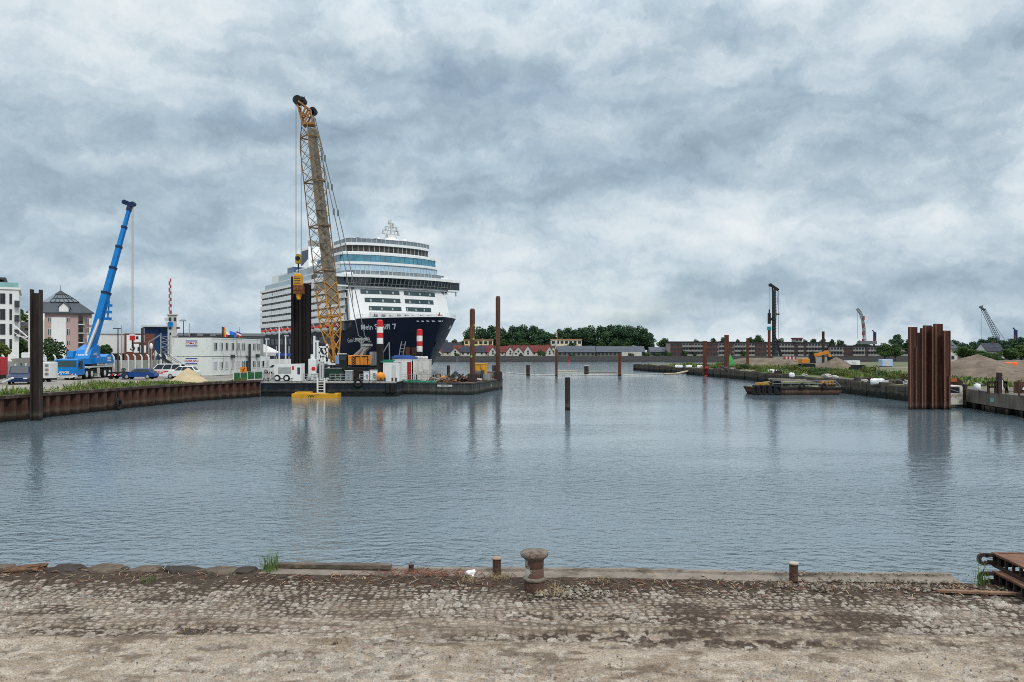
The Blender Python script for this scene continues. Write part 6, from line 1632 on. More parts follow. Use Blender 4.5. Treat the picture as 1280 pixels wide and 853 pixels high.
# pendants and gantry
mb = MB(); g1 = P(470, 430, Dc - .5)
for o_ in (-.5, .5):
    v = Vector((0, o_, 0)); a = P(392.5, 146, Dc + 1.4) + v; m1 = P(426 + o_ * 4, 292, Dc + .4) + v; m2 = P(452 + o_ * 6, 420, Dc) + v
    mb.tube(a, m1, .055); mb.tube(m1, m2, .055); mb.tube(m2, P(463, 428, Dc) + v, .05)
    for f in (.35, .6, .82): c = a.lerp(m1, f); mb.box(c, (.22, .22, .8))
mb.build('pendant_rope', mat('pendant', (.13, .15, .15), .7), t, world=True)
mb = MB()
for o_ in (-.8, .8):
    v = Vector((0, o_, 0)); mb.bar(P(428, 458, Dc) + v, P(459, 431.5, Dc) + v, .18); mb.bar(P(459, 431.5, Dc) + v, P(453, 446, Dc) + v, .22)
    mb.bar(P(432, 462, Dc) + v, P(462, 434, Dc) + v, .14)
mb.bx(wx(455, Dc), wx(464, Dc), Dc - 1, Dc + 1, wz(433, Dc), wz(430, Dc)); mb.bar(P(444, 423.8, Dc), P(459, 423.8, Dc), .22); mb.bar(P(452, 424, Dc), P(452, 446, Dc), .2); mb.bar(P(446, 424, Dc), P(452, 430, Dc), .12); mb.bar(P(458, 424, Dc), P(452, 430, Dc), .12)
mb.build('gantry', mat('gantry_steel', (.26, .27, .27), .6, 0, .2, 3), t, world=True)
# hoist ropes, hook block
Dh = Dc + 1.1
mb = MB(); mb.tube(P(370, 129, Dh), P(370, 322, Dh), .05, None, 5); mb.build('hoist_rope', mat('rope_tan', (.27, .19, .14), .8), t, world=True)
mb = MB(); mb.tube(P(376.5, 130, Dh), P(376.5, 322, Dh), .045, None, 5); mb.build('hoist_rope', mat('rope_mauve', (.23, .17, .20), .8), t, world=True)
mb = MB(); c = P(373, 325, Dh); mb.prism([(c.x - .38, c.z + .3), (c.x - .2, c.z + .72), (c.x + .2, c.z + .72), (c.x + .38, c.z + .3), (c.x + .32, c.z - .5), (c.x - .32, c.z - .5)], 'y', Dh - .3, Dh + .3, 0); mb.tube(c + Vector((0, -.34, .15)), c + Vector((0, -.30, .15)), .3, .3, 12, 1); mb.tube(c - Vector((0, 0, .5)), c - Vector((0, 0, 1.0)), .1, .1, 8, 1); mb.tube(c - Vector((0, 0, 1.0)), P(373, 341, Dh), .045, None, 6, 1); mb.build('hook_block', [mat('hook_yellow', (.30, .21, .03), .6), BLACK], t, world=True)
# vibratory hammer hanging on the hook, clamped to the piles
t = thing('vibro_hammer', 'yellow vibratory hammer hanging from the hook over the dark pile bundle', 'pile hammer', (wx(373, Dh), Dh, wz(375, Dh)))
mb = MB(); mb.bx(wx(367.5, Dh), wx(378.0, Dh), Dh - .5, Dh + .5, wz(357, Dh), wz(345, Dh)); mb.bx(wx(369, Dh), wx(377, Dh), Dh - .45, Dh + .45, wz(345, Dh), wz(342.5, Dh)); mb.build('suppressor', YEL, t, world=True, bevel=.06)
mb = MB(); c = P(373.2, 362.5, Dh); mb.bx(c.x - .55, c.x + .65, Dh - .55, Dh + .55, c.z - .55, c.z + .55)
for k in range(3): mb.tube(c + Vector((-.3 + .35 * k, -.65, .1)), c + Vector((-.3 + .35 * k, .6, .1)), .22, .22, 10)
mb.build('gear_case', RUSTO, t, world=True, bevel=.05)
mb = MB(); mb.tube(P(373.5, 367, Dh), P(373.5, 374.5, Dh), .42, .25, 10); mb.build('clamp', YEL, t, world=True)
mb = MB()
for k in range(5): mb.bx(wx(368.5, Dh), wx(377, Dh), Dh - .53, Dh - .5, wz(347.2 + k * 2.1, Dh), wz(346.4 + k * 2.1, Dh))
mb.build('grille_slots', DGREY, t, world=True)
# the pile bundle: five tall sheet piles standing on the far side of the barge
Db = 103.5
tops = ((366.2, 346, 6.4, 'dark sheet pile at the left edge of the tall bundle on the barge'), (371.0, 357, 6.0, 'dark sheet pile second from the left in the tall bundle'), (375.6, 361, 6.0, 'dark sheet pile in the middle of the tall bundle, under the hammer'),
        (380.2, 354, 6.0, 'dark sheet pile second from the right in the tall bundle'), (385.0, 356, 6.6, 'wide dark sheet pile at the right edge of the tall bundle'))
PB = mat('bundle_pile', (.017, .0135, .013), .75, 0, .35, .9, .1, (.07, .045, .035), 8)
for k, (px, py, w_, lb) in enumerate(tops):
    x = wx(px, Db); hw = w_ / 960 * Db / 2; zt = wz(py, Db); z0 = DKZ + .06; y = Db + (k % 2) * .42
    prof = [(-hw, .28), (-hw * .62, .28), (-hw * .45, -.18), (hw * .45, -.18), (hw * .62, .28), (hw, .28), (hw, .36), (hw * .54, .36), (hw * .37, -.10), (-hw * .37, -.10), (-hw * .54, .36), (-hw, .36)]
    mb = MB(); mb.prism(prof, 'z', 0, zt - z0); o = mb.build('sheet_pile', PB, None, (x, y, z0)); tag(o, lb, 'sheet pile', 'sheet piles held upright in a bundle on the crane barge')

# ------------------------------------------------------------------ goods on the barge deck
z = DKZ + .06


def wheels2(t, xs, r=.42, y=-.75, w=.28, mt=None):
    for x in xs:
        mb = MB(); mb.wheel((x, y, r), r, w, 'y', 16); wh = mb.build('wheel', TYRE, t); mb = MB(); mb.tube((x, y - w / 2 - .02, r), (x, y - w / 2 + .02, r), r * .55, r * .5, 12); mb.build('rim', mt or WHITE, wh)


d = 96.2; x0, x1 = wx(346, d), wx(378.5, d); t = thing('compressor', 'white wheeled compressor with louvred side parked on the crane barge', 'compressor', ((x0 + x1) / 2, d, z)); hw = (x1 - x0) / 2
mb = MB(); mb.prism([(-hw, .42), (-hw - .15, 1.9), (-hw + .1, 2.12), (hw, 2.2), (hw, .05), (hw * .35, .05), (hw * .35, .42)], 'y', -.8, .9); ho = mb.build('housing', WHITE, t, bevel=.05)
mb = MB()
for k in range(9): mb.bx(-hw * .75, hw * .25, -.825, -.80, 1.0 + k * .09, 1.035 + k * .09)
mb.build('louvres', GREY, ho)
mb = MB(); mb.bx(hw * .32, hw * .46, -.825, -.8, 1.45, 1.9); mb.build('red_label', RED, ho)
mb = MB(); mb.bx(hw * .72, hw * .92, -.825, -.8, .9, 1.75); mb.build('door_grille', DGREY, ho)
wheels2(t, (-hw * .82, -hw * .1), .42)
d = 98.5; t = thing('winch_frame', 'white winch mast frame beside the foot of the lattice boom', 'winch', (wx(402, d), d, z))
mb = MB()
for a, b in (((393, 420), (393, 462)), ((397, 428), (397, 462)), ((399, 434), (411, 434)), ((399, 434), (399, 462)), ((409, 430), (409, 455)), ((399, 440), (409, 452)), ((409, 440), (399, 452)), ((400, 452), (413, 458)), ((404, 436), (413, 458)), ((392, 427), (399, 427))): mb.bar(P(*a, d), P(*b, d), .22)
mb.bar(P(393, 420, d), Vector((wx(393, d), d, z)), .24); mb.bar(P(411, 457, d), Vector((wx(411, d), d, z)), .24); mb.build('frame', WHITE, t, world=True)
mb = MB(); c = P(404, 459, d); mb.tube(c - Vector((.6, 0, 0)), c + Vector((.6, 0, 0)), .45, .45, 14); mb.box(c + Vector((0, 0, -.6)), (1.6, 1.0, .7)); mb.build('drum', DGREY, t, world=True)
d = 97.8; t = thing('tank_unit', 'white upright tank unit with a red round hatch beside the pile bundle', 'tank', (wx(391, d), d, z))
mb = MB(); mb.bx(wx(386.5, d) - wx(391, d), wx(396, d) - wx(391, d), -.5, .8, .35, wz(449, d) - z); mb.tube((-.05, .2, wz(449, d) - z), (-.05, .2, wz(443, d) - z), .3, .28, 12); mb.build('body', WHITE, t, bevel=.05)
mb = MB(); mb.tube((.22, -.54, 1.55), (.22, -.5, 1.55), .26, .26, 14); mb.build('hatch', RED, t)
mb = MB()
for x in (-.35, .35): mb.bx(x - .08, x + .08, -.4, .6, 0, .36)
mb.build('feet', DGREY, t)
d = 98.0; t = thing('power_pack', 'dark green hydraulic power pack behind the barge railing', 'power pack', (wx(419, d), d, z))
mb = MB(); mb.bx(-1.5, 1.3, -.5, .6, .15, 1.55); mb.build('housing', mat('dark_green_paint', (.012, .035, .025), .55, 0, .3, 2), t, bevel=.05)
mb = MB(); mb.bx(-1.6, 1.4, -.5, .6, 0, .15); mb.build('skid', BLACK, t)
mb = MB(); mb.pipe([(-1.5, -.55, 1.5), (-1.2, -.6, 1.85), (-.2, -.6, 1.95), (.9, -.6, 1.85), (1.5, -.55, 1.2)], .1, 8); mb.build('hose', BLACK, t)
mb = MB(); mb.bx(-1.2, .8, -.4, .5, 1.55, 1.62); mb.build('lid', LGREY, t)
d = 97.5; t = thing('hose_coil', 'coil of thick black hose lying on the barge deck', 'hose', (wx(452, d), d, z + .5))
mb = MB()
for k in range(5):
    pts = [(.75 * math.cos(2 * PI * j / 18) + .08 * k, -.1 + .03 * k, .62 * math.sin(2 * PI * j / 18) + .12) for j in range(19)]; mb.pipe(pts, .12, 6)
mb.build('hose', mat('hose_black', (.02, .016, .014), .8, 0, .4, 3), t)
mb = MB(); mb.bar((-.7, .2, -.45), (.8, .2, -.45), .3, .15); mb.build('cradle', RUSTO, t)
d = 96.8
for px0, px1, py, mt_, nm, lb, cat in ((432, 441, 463, GREY, 'tool_cabinet', 'grey blue tool cabinet with pale lid on the barge deck', 'cabinet'), (455, 462, 464.5, WHITE, 'water_tank', 'white plastic tank lying behind the barge railing', 'tank'), (463, 472, 462.5, WHITE, 'electric_cabinet', 'white electric cabinet left of the taller red and white pile', 'cabinet'),
                                       (389.5, 398, 467, LGREY, 'crate', 'pale flat crate right of the wheeled compressor', 'crate'), (400, 404.5, 452, LGREY, 'gas_cylinder_rack', 'pale green gas cylinder rack near the boom foot', 'gas rack')):
    x0, x1 = wx(px0, d), wx(px1, d); zt = wz(py, d); t = thing(nm, lb, cat, ((x0 + x1) / 2, d, z)); hw = (x1 - x0) / 2
    mb = MB(); mb.bx(-hw, hw, -.35, .4, .08, zt - z - .1); mb.build('body', mt_, t, bevel=.04); mb = MB(); mb.bx(-hw - .03, hw + .03, -.38, .43, zt - z - .1, zt - z); mb.build('lid', LGREY, t)
    mb = MB(); mb.bx(-hw + .05, hw - .05, -.3, .35, 0, .08); mb.build('skid', DGREY, t)
    mb = MB(); mb.bx(-hw * .15, hw * .6, -.37, -.355, .35, max(.5, zt - z - .4)); mb.build('door', mat('panel_blueish', (.16, .20, .24), .6), t)
rn = random.Random(21)
for k in range(16):
    px = rn.uniform(385, 470); d = rn.uniform(97, 99); x = wx(px, d); s = rn.uniform(.3, .75); mt_ = rn.choice((BLACK, DGREY, RUST, GREY, WHITE, GREEN, RUSTD))
    mb = MB()
    kind = k % 4
    if kind == 0: mb.bx(-s, s, -.3, .3, .0, s * .7); mb.bx(-s * .7, s * .5, -.2, .2, s * .7, s); nm, lb = 'machine_part', 'machine part standing among the gear on the crane barge deck'
    elif kind == 1: mb.tube((0, 0, 0), (0, 0, s * 1.5), .28, .28, 12); mb.tube((0, 0, s * 1.5), (0, 0, s * 1.55), .30, .30, 12); nm, lb = 'drum', 'oil drum standing among the gear on the crane barge deck'
    elif kind == 2: mb.bar((-s * 1.6, 0, .12), (s * 1.6, .2, .12), .22); mb.bar((-s * 1.4, .2, .33), (s * 1.2, .1, .33), .18); mb.bar((-s, -.1, .1), (s, -.2, .1), .18); nm, lb = 'steel_beam', 'steel beam offcuts lying among the gear on the crane barge deck'
    else:
        mb.lathe([(.05, .0), (.3, .02), (.42, .15), (.38, .38), (.12, .46)], 12); nm, lb = 'sack', 'bulging sack lying among the gear on the crane barge deck'
    o = mb.build(nm, mt_, None, (x, d, z), rn.uniform(-.3, .3)); tag(o, lb, nm.replace('_', ' '), 'small gear on the crane barge deck')
mb = MB(); mb.lathe([(.05, 0), (.45, .2), (.62, .6), (.45, 1.0), (.05, 1.18)], 16); o = mb.build('buoy', mat('buoy_orange', (.62, .22, .02), .5), None, (wx(475.5, 96), 96, z)); tag(o, 'round orange buoy at the foot of the taller red and white pile', 'buoy')


def marked_pile(px, py, d, wpx, label, z0=None):
    x = wx(px, d); zt = wz(py, d); r = wpx / 960 * d / 2
    t = thing('spud_pile', label, 'pile', (x, d, 0), 0, 'dark spud piles with red and white banded tops')
    lo = -2
    mb = MB(); mb.bx(-r, r, -r, r, lo, zt - 2.9); mb.bx(-r * .35, r * .35, -r - .04, -r, lo, zt - 2.9); mb.build('shaft', PB, t, bevel=.03)
    mb = MB(); ed = [zt - 2.9, zt - 2.15, zt - 1.5, zt - .75, zt]
    for k in range(4): mb.tube((0, 0, ed[k]), (0, 0, ed[k + 1]), r * 1.06, r * 1.06, 16, k % 2)
    mb.tube((0, 0, zt), (0, 0, zt + .16), r * 1.0, r * .6, 16, 1); mb.build('warning_bands', [mat('band_white', (.68, .66, .63), .6, 0, .1, 2), mat('band_red', (.50, .025, .028), .6, 0, .15, 2)], t)
    return t


marked_pile(475, 401.5, 97.5, 7.6, 'taller dark square pile with red and white bands standing on the crane barge')
marked_pile(524.5, 413, 104, 6.8, 'shorter dark pile with red and white bands behind the white containers')

# ------------------------------------------------------------------ white site containers at the barges' joint
def container(label, px0, px1, py0, d, depth, mt, z0, doors=(), parent=None, name='container', ribs=9, rz=0):
    x0, x1 = wx(px0, d), wx(px1, d); h = wz(py0, d) - z0; t = thing(name, label, 'container', ((x0 + x1) / 2, d, z0), rz); hw = (x1 - x0) / 2
    mb = MB(); mb.bx(-hw, hw, 0, depth, .06, h)
    for zz in (.08, h - .08): mb.bx(-hw - .02, hw + .02, -.03, depth + .02, zz - .08, zz + .08)
    for s in (-1, 1): mb.bx(s * hw - .07, s * hw + .07, -.025, .1, .16, h - .16)
    for k in range(ribs): x = -hw + .15 + (2 * hw - .3) * k / max(1, ribs - 1); mb.bx(x - .05, x + .05, -.02, 0, .18, h - .18)
    mb.build('shell', mt, t)
    for a, b, m2, nm in doors: mb = MB(); mb.bx(-hw + 2 * hw * a, -hw + 2 * hw * b, -.05, -.03, .16, h - .35); mb.build(nm, m2, t)
    return t


container('square white container right of the taller red and white pile', 479.5, 498.5, 453.5, 96.5, 2.4, WHITE, DKZ, ((.55, .8, LGREY, 'door'),), ribs=4)
container('white container with a black doorway and red cabinet at the barge joint', 491, 515.5, 449.5, 101.5, 2.6, WHITE, 1.5, ((.27, .42, BLACK, 'doorway'), (.74, .94, mat('cabinet_red', (.30, .02, .02), .5), 'red_cabinet')), ribs=3)
container('white container with dirty door bars left of the brown pile stack', 515.5, 535.5, 449.5, 101.5, 4, mat('dirty_white', (.55, .54, .50), .6, 0, .12, 1.5, .25, (.30, .27, .22)), 1.5, ((.3, .36, LGREY, 'door_bar'), (.6, .66, LGREY, 'door_bar')), ribs=6)
mb = MB()
for (a, b, c, hh) in ((-1.5, 1.6, 0, .35), (-1.2, 1.0, .2, .5), (-.4, 1.9, -.2, .3)): mb.bx(a, b, c - .5, c + .6, hh - .3, hh)
o = mb.build('blue_tarpaulin', mat('tarp_blue', (.05, .10, .30), .6, 0, .3, 2), None, (wx(504, 102), 102.3, wz(449, 101.5) + .3)); o.location.z -= .3; tag(o, 'folded blue tarpaulin lying on the white container roof', 'tarpaulin')
mb = MB(); mb.bx(-.8, .7, -.2, .5, 0, .22); mb.bx(-.5, .9, -.1, .4, .22, .36); o = mb.build('green_tarpaulin', mat('tarp_green', (.02, .17, .10), .6, 0, .3, 2), None, (wx(484, 97), 97, wz(453.5, 96.5))); tag(o, 'green tarpaulin bundled on the square white container', 'tarpaulin')
rn = random.Random(9)
mb = MB()
for k in range(5): x = wx(519 + k * 3.3, 102); vs, fs = blob_stone((x, 102.4, wz(449.5, 101.5) + .15), (.5, .5, .45), 50 + k); mb.add(vs, fs, 0, True)
o = mb.build('sack_row', mat('sack_white', (.58, .57, .54), .8)); tag(o, 'row of pale sacks lying on the dirty white container', 'sacks')
for px, h, lb in ((509.8, 5.2, 'left of two brown rusty tubes standing behind the white containers'), (517.4, 5.1, 'right of two brown rusty tubes standing behind the white containers')):
    d = 106; mb = MB(); mb.tube((0, 0, 0), (0, 0, wz(434 if px < 512 else 434.5, d) - 1.5), .32, .32, 12); o = mb.build('steel_tube', RUST, None, (wx(px, d), d, 1.5)); tag(o, lb, 'steel tube')
t = thing('ladder_frame', 'thin grey ladder frame slanting up behind the white containers', 'ladder', (wx(503, 106), 106, 1.5))
mb = MB()
for o_ in (0, 5): mb.bar(P(495.5 + o_, 462, 106), P(502 + o_, 427, 106), .11)
for k in range(8): f = k / 8; mb.bar(P(495.5 + 6.5 * f, 462 - 35 * f, 106), P(500.5 + 6.5 * f, 462 - 35 * f, 106), .07)
mb.bar(P(496, 466, 106), P(496, 460, 106), .12); mb.build('rails', GREY, t, world=True)
t = thing('derrick_frame', 'thin grey derrick frame right of the taller red and white pile', 'frame', (wx(485, 106), 106, 1.5))
mb = MB(); mb.bar(P(486.5, 428, 106), P(487.5, 466, 106), .14); mb.bar(P(486.5, 428, 106), P(479, 441, 106), .12); mb.bar(P(479, 441, 106), P(479, 466, 106), .1); mb.build('bars', GREY, t, world=True)

# ================================================================== SECOND BARGE with spuds and scrap
e1 = Vector((-.975, .223, 0)); e2 = Vector((.223, .975, 0)); K = Vector((-5.1, 97.8, 0)); R2 = math.atan2(e2.y, e2.x) - PI / 2
t = thing('work_barge', 'grey steel barge with two tall brown spud piles and scrap on deck', 'barge', K, R2)       # local -x runs left along the front, +y runs back
BH = wetmat('barge_hull_grey', (.022, .023, .023), (.055, .057, .055), .55); Lw = 9.9; Dw = 16.6
mb = MB(); mb.prism([(-Lw, 0), (0, 0), (0, Dw), (-Lw, Dw)], 'z', -1, 1.5)
for k in range(1): pass
mb.bx(-Lw - .03, .05, -.05, .04, 1.36, 1.52); mb.bx(-.04, .05, 0, Dw + .05, 1.36, 1.52); mb.build('hull', BH, t)
mb = MB(); mb.bx(-Lw + .1, -.1, .1, Dw - .1, 1.5, 1.53); mb.build('deck', mat('rusty_deck', (.10, .065, .05), .9, 0, .4, 1.5, .3, (.2, .13, .09)), t)
mb = MB(); mb.bx(-4.6, -2.6, -.06, -.03, 1.02, 1.28); lettering(mb, 'PONTON', .22, lambda x, y: (-3.6 + x, -.075, 1.15 + y), m=1); mb.build('name_plate', [mat('plate_grey', (.42, .43, .42), .6), BLACK], t)
mb = MB(); lettering(mb, 'D1', .5, lambda x, y: (.06, 9.5 + x, .85 + y), bold=.02); mb.build('hull_mark', WHITE, t)
mb = MB()
for k in range(6): mb.bx(.0, .06, .8 + k * 2.8, .92 + k * 2.8, .15, 1.36)
mb.build('hull_ribs', BH, t)
for (px, py, d, wpx, lb) in ((590.5, 386, 101.5, 6.6, 'thick brown tubular spud pile on the front corner of the work barge'), (622.5, 370.5, 112, 5.8, 'thin taller brown spud pile at the back corner of the work barge')):
    x = wx(px, d); r = wpx / 960 * d / 2; tt = thing('spud_pile', lb, 'pile', (x, d, 0), 0, 'brown spud piles on the work barge')
    H = wz(py, d); mb = MB(); mb.tube((0, 0, -2), (0, 0, H - .25), r, r, 18); mb.tube((0, 0, H - .25), (0, 0, H), r, r * .7, 18); mb.build('tube', mat('spud_rust', (.085, .040, .026), .8, 0, .4, 1.4, .3, (.16, .075, .04), 5, .4, 8), tt)
    mb = MB(); mb.bx(-r - .25, r + .25, -r - .2, -r - .02, 1.5, 2.6); mb.bx(-r - .25, -r - .02, -r, r + .2, 1.5, 2.6); mb.bx(r + .02, r + .25, -r, r + .2, 1.5, 2.6); mb.bx(-r - .25, r + .25, r + .02, r + .22, 1.5, 2.6); mb.build('guide_collar', RUSTD, tt)
    if px < 600:
        mb = MB()
        for zz, g in ((9.0, -.7), (7.2, -1.1), (4.9, -1.9), (6.4, -.4)): mb.box(((r - .0) * math.cos(g), (r - .0) * math.sin(g), zz), (.05, .24, .3), g)
        mb.build('paint_bands', mat('band_lime', (.25, .33, .06), .7, 0, .3, 4), tt)
W2 = lambda x, y, z=1.53: K + Vector((math.cos(R2) * x - math.sin(R2) * y, math.sin(R2) * x + math.cos(R2) * y, z))
c = W2(-2.3, 12.2); t = thing('yellow_container', 'small yellow corrugated container at the back of the work barge', 'container', c, R2)
mb = MB(); mb.bx(-1.15, .85, -1, 1, .1, 2.25)
for k in range(8): mb.bx(-1.1 + k * .26, -1.0 + k * .26, -1.04, -1, .2, 2.15)
mb.bx(-1.2, .9, -1.05, 1.05, 2.2, 2.32); mb.build('shell', YEL, t); mb = MB(); mb.bx(-.95, -.6, -1.06, -1.04, 1.4, 1.8); mb.build('white_sign', WHITE, t); mb = MB(); mb.bx(-1.1, .8, -.9, .9, 0, .1); mb.build('skid', BLACK, t)
c = W2(-1.6, 9.0); t = thing('deck_winch', 'dark grey deck winch in front of the yellow container', 'winch', c, R2)
mb = MB(); mb.tube((-.5, 0, .75), (.5, 0, .75), .6, .6, 14); mb.bx(-.7, -.5, -.6, .6, 0, 1.4); mb.bx(.5, .7, -.6, .6, 0, 1.4); mb.build('drum', DGREY, t)
mb = MB(); mb.bx(.8, 1.5, -.5, .5, 0, .9); mb.build('motor', GREY, t)
c = W2(-.9, 15.0); t = thing('ballast_tank', 'grey ribbed tank at the right back corner of the work barge', 'tank', c, R2)
mb = MB(); mb.bx(-1.3, .7, -.5, .5, .1, 1.1); mb.bx(-1.3, .75, -.55, .55, 1.02, 1.12); mb.build('body', GREY, t); mb = MB(); mb.bx(-.2, .6, -.4, .4, 1.12, 2.0); mb.build('dome', DGREY, t)
rn = random.Random(33)
sc_m = [RUST, RUSTO, RUSTD, mat('scrap_brown', (.15, .08, .055), .9, 0, .4, 3), GREY, BLACK, mat('scrap_pale', (.34, .29, .24), .9, 0, .3, 3)]
nm_ = ('rusty beam', 'rusty plate', 'bent scrap bar', 'scrap cradle')
for k in range(54):
    x = rn.uniform(-9.2, -.6); y = rn.uniform(.4, 6.5) if k < 40 else rn.uniform(7, 14)
    if x > -2.2 and y < 5: x -= 2
    kk = k % 4; mb = MB(); s = rn.uniform(.6, 1.6); g = rn.uniform(-.5, .5)
    if kk == 0: mb.bar((-s, 0, .12), (s, 0, rn.uniform(.12, .6)), .24, .24)
    elif kk == 1: mb.box((0, 0, rn.uniform(.1, .35)), (s * 1.4, s * .8, .08), 0, 0, rn.uniform(-.3, .3), rn.uniform(-.3, .3))
    elif kk == 2: mb.pipe([(-s, 0, .1), (-s * .4, .1, .55), (.1, 0, .3), (s * .7, -.1, rn.uniform(.5, 1.2))], .09, 6)
    else:
        for o_ in (-.4, .4): mb.bar((-s * .6, o_, .08), (s * .6, o_, .08), .12); mb.bar((-s * .6, o_, .08), (-s * .6, o_, .9), .1)
        mb.bar((-s * .6, -.4, .9), (-s * .6, .4, .9), .1); mb.bar((s * .6, -.4, .08), (s * .6, .4, .08), .12)
    o = mb.build(nm_[kk].replace(' ', '_'), rn.choice(sc_m), None, W2(x, y), R2 + g); tag(o, nm_[kk] + ' lying in the scrap on the deck of the work barge', 'scrap', nm_[kk] + 's on the work barge')
# the brown stack of piles, chain heap, drum and short post
for px, d, H, r, lb in ((560.5, 103, 2.15, .2, 'short brown post standing on the deck of the work barge'),):
    mb = MB(); mb.tube((0, 0, 0), (0, 0, H), r, r, 12); mb.bx(-r * 1.3, r * 1.3, -r * 1.3, r * 1.3, 0, .12); o = mb.build('mooring_post', RUSTD, None, (wx(px, d), d, 1.53)); tag(o, lb, 'post')
heap('chain_heap', 'dark heap of chain and netting beside the short brown post', (wx(569, 102.5), 102.5, 1.53), 1.4, 1.0, 1.35, BLACK, 9, 'chain heap', peak=1.1)
mb = MB(); mb.lathe([(.04, 0), (.34, .14), (.45, .42), (.34, .7), (.04, .84)], 14); o = mb.build('buoy', mat('buoy_orange', (.62, .22, .02), .5), None, (wx(555, 102), 102, 1.53)); tag(o, 'orange ball buoy lying beside the short brown post', 'buoy')
t = thing('deck_railing', 'thin railing along the front left of the work barge', 'railing', W2(-9.7, .3), R2)
rail_run(t, 0, 4.6, 0, 0, 5, 1.05, GREY, 'rails')
mb = MB(); mb.bar((wx(571.5, 104), 104, 1.5), (wx(571.2, 104), 104, wz(447, 104)), .07); o = mb.build('thin_mast', STEEL); tag(o, 'thin bare mast on the deck of the work barge', 'mast')
mb = MB()
for k in range(5): x = -9 + k * 1.0; mb.box((x, .35, .12), (.9, .35, .22), .1 * k)
o = mb.build('green_net_bundle', mat('net_green', (.03, .24, .16), .8, 0, .4, 3), None, W2(0, 0), R2); tag(o, 'bundled green net along the front left deck edge of the work barge', 'net')

# person-sized orange figure is not shown; white goods on the ship's quay behind the barge
d = 190.; zq = LQ
t = thing('quay_wall_block', 'long low white wall with blue top on the ship quay behind the pile bundle', 'wall', (wx(352, d), d, zq))
mb = MB(); mb.bx(wx(327, d), wx(420, d), d, d + 1, zq, wz(449, d)); mb.build('wall', WHITE, t, world=True); mb = MB(); mb.bx(wx(345, d), wx(364, d), d - .2, d + 1.2, wz(445, d), wz(442, d)); mb.build('blue_canopy', mat('canopy_blue', (.03, .07, .30), .6), t, world=True)
mb = MB(); mb.bx(wx(345, d), wx(345.7, d), d - .1, d, zq, wz(433, d)); mb.bx(wx(361, d), wx(361.7, d), d - .1, d, zq, wz(433, d)); mb.build('post', WHITE, t, world=True)
car('parked_car', 'small white and blue car on the ship quay beside the wheeled compressor', 'car', (wx(344.5, 128), 128, LQ), PI * .95, 4.2, 1.8, 1.5, WHITE)
for px, top, lb in ((349, 408, 'tall pale quay lamp before the lifeboats, left one'), (357, 420, 'shorter pale quay lamp before the hull, between wall and ship'), (333, 424, 'thin pale quay post near the stern of the ship')):
    t = thing('quay_lamp', lb, 'lamp post', (wx(px, 186), 186, LQ)); mb = MB(); mb.tube((0, 0, 0), (0, 0, wz(top, 186) - LQ), .2, .16, 8); mb.build('pole', WHITE, t); mb = MB(); mb.box((.2, 0, wz(top, 186) - LQ), (1.0, .4, .25)); mb.build('lamp_head', LGREY, t)
t = thing('tent', 'white pointed tents beside the stern of the ship', 'tent', (wx(330, 200), 200, LQ)); t['label'] = 'white pointed tent on the quay beside the stern of the ship'
mb = MB(); mb.bx(-3.5, 3.5, -2.5, 2.5, 2.6, 3.4); mb.add([(-3.6, -2.6, 3.4), (3.6, -2.6, 3.4), (3.6, 2.6, 3.4), (-3.6, 2.6, 3.4), (0, 0, 5.6)], [(0, 1, 4), (1, 2, 4), (2, 3, 4), (3, 0, 4)]); mb.build('roof', WHITE, t)
mb = MB()
for x in (-3.4, 3.4):
    for y in (-2.4, 2.4): mb.bar((x, y, 0), (x, y, 2.7), .12)
mb.build('poles', STEEL, t)
# ================================================================== PILES STANDING IN THE BASIN
def water_pile(px, top, wl, wpx, mt, label, cap=None, square=True, group=None):
    d = 5280 / (wl - 440.); x = wx(px, d); r = wpx / 960 * d / 2; H = wz(top, d); mb = MB()
    if square: mb.bx(-r, r, -r, r, -2, H); mb.bx(-r * .3, r * .3, -r - .03, -r, -2, H - .1)
    else: mb.tube((0, 0, -2), (0, 0, H), r, r, 14)
    if cap: mb.bx(-r - .06, r + .06, -r - .06, r + .06, H, H + .22, 1)
    o = mb.build('steel_pile', [mt, cap or mt], None, (x, d, 0)); return tag(o, label, 'steel pile', group)


G = 'single piles standing in the basin'
water_pile(709.5, 472, 513, 6.2, PILED, 'dark square pile standing alone in the open middle of the basin', None, True, G)
water_pile(660, 456.5, 469.5, 4.6, PILED, 'short dark pile nearest the work barge in the far row', None, True, G)
water_pile(695.5, 437, 470.2, 3.0, PILER, 'thin rust brown pile taller than its neighbours in front of the grey row houses', None, True, G)
water_pile(733, 457.8, 468, 5.0, PILED, 'short dark pile with a pale cap between two oil booms', mat('pile_cap', (.45, .42, .37), .7), True, G)
water_pile(774.5, 443, 470, 3.8, PILER, 'rust brown pile at the right end of the brownish oil boom', None, True, G)
water_pile(881, 426.5, 470.5, 4.6, PILER, 'tall rust brown pile above the red work buoy by the right quay', None, True, G)
water_pile(908.2, 419, 471.5, 4.6, PILER, 'taller rust brown pile in front of the green covered heap', None, True, G)
water_pile(935, 458, 472.2, 2.0, PILED, 'thin dark pole by the right quay left of the moored raft', None, True, G)
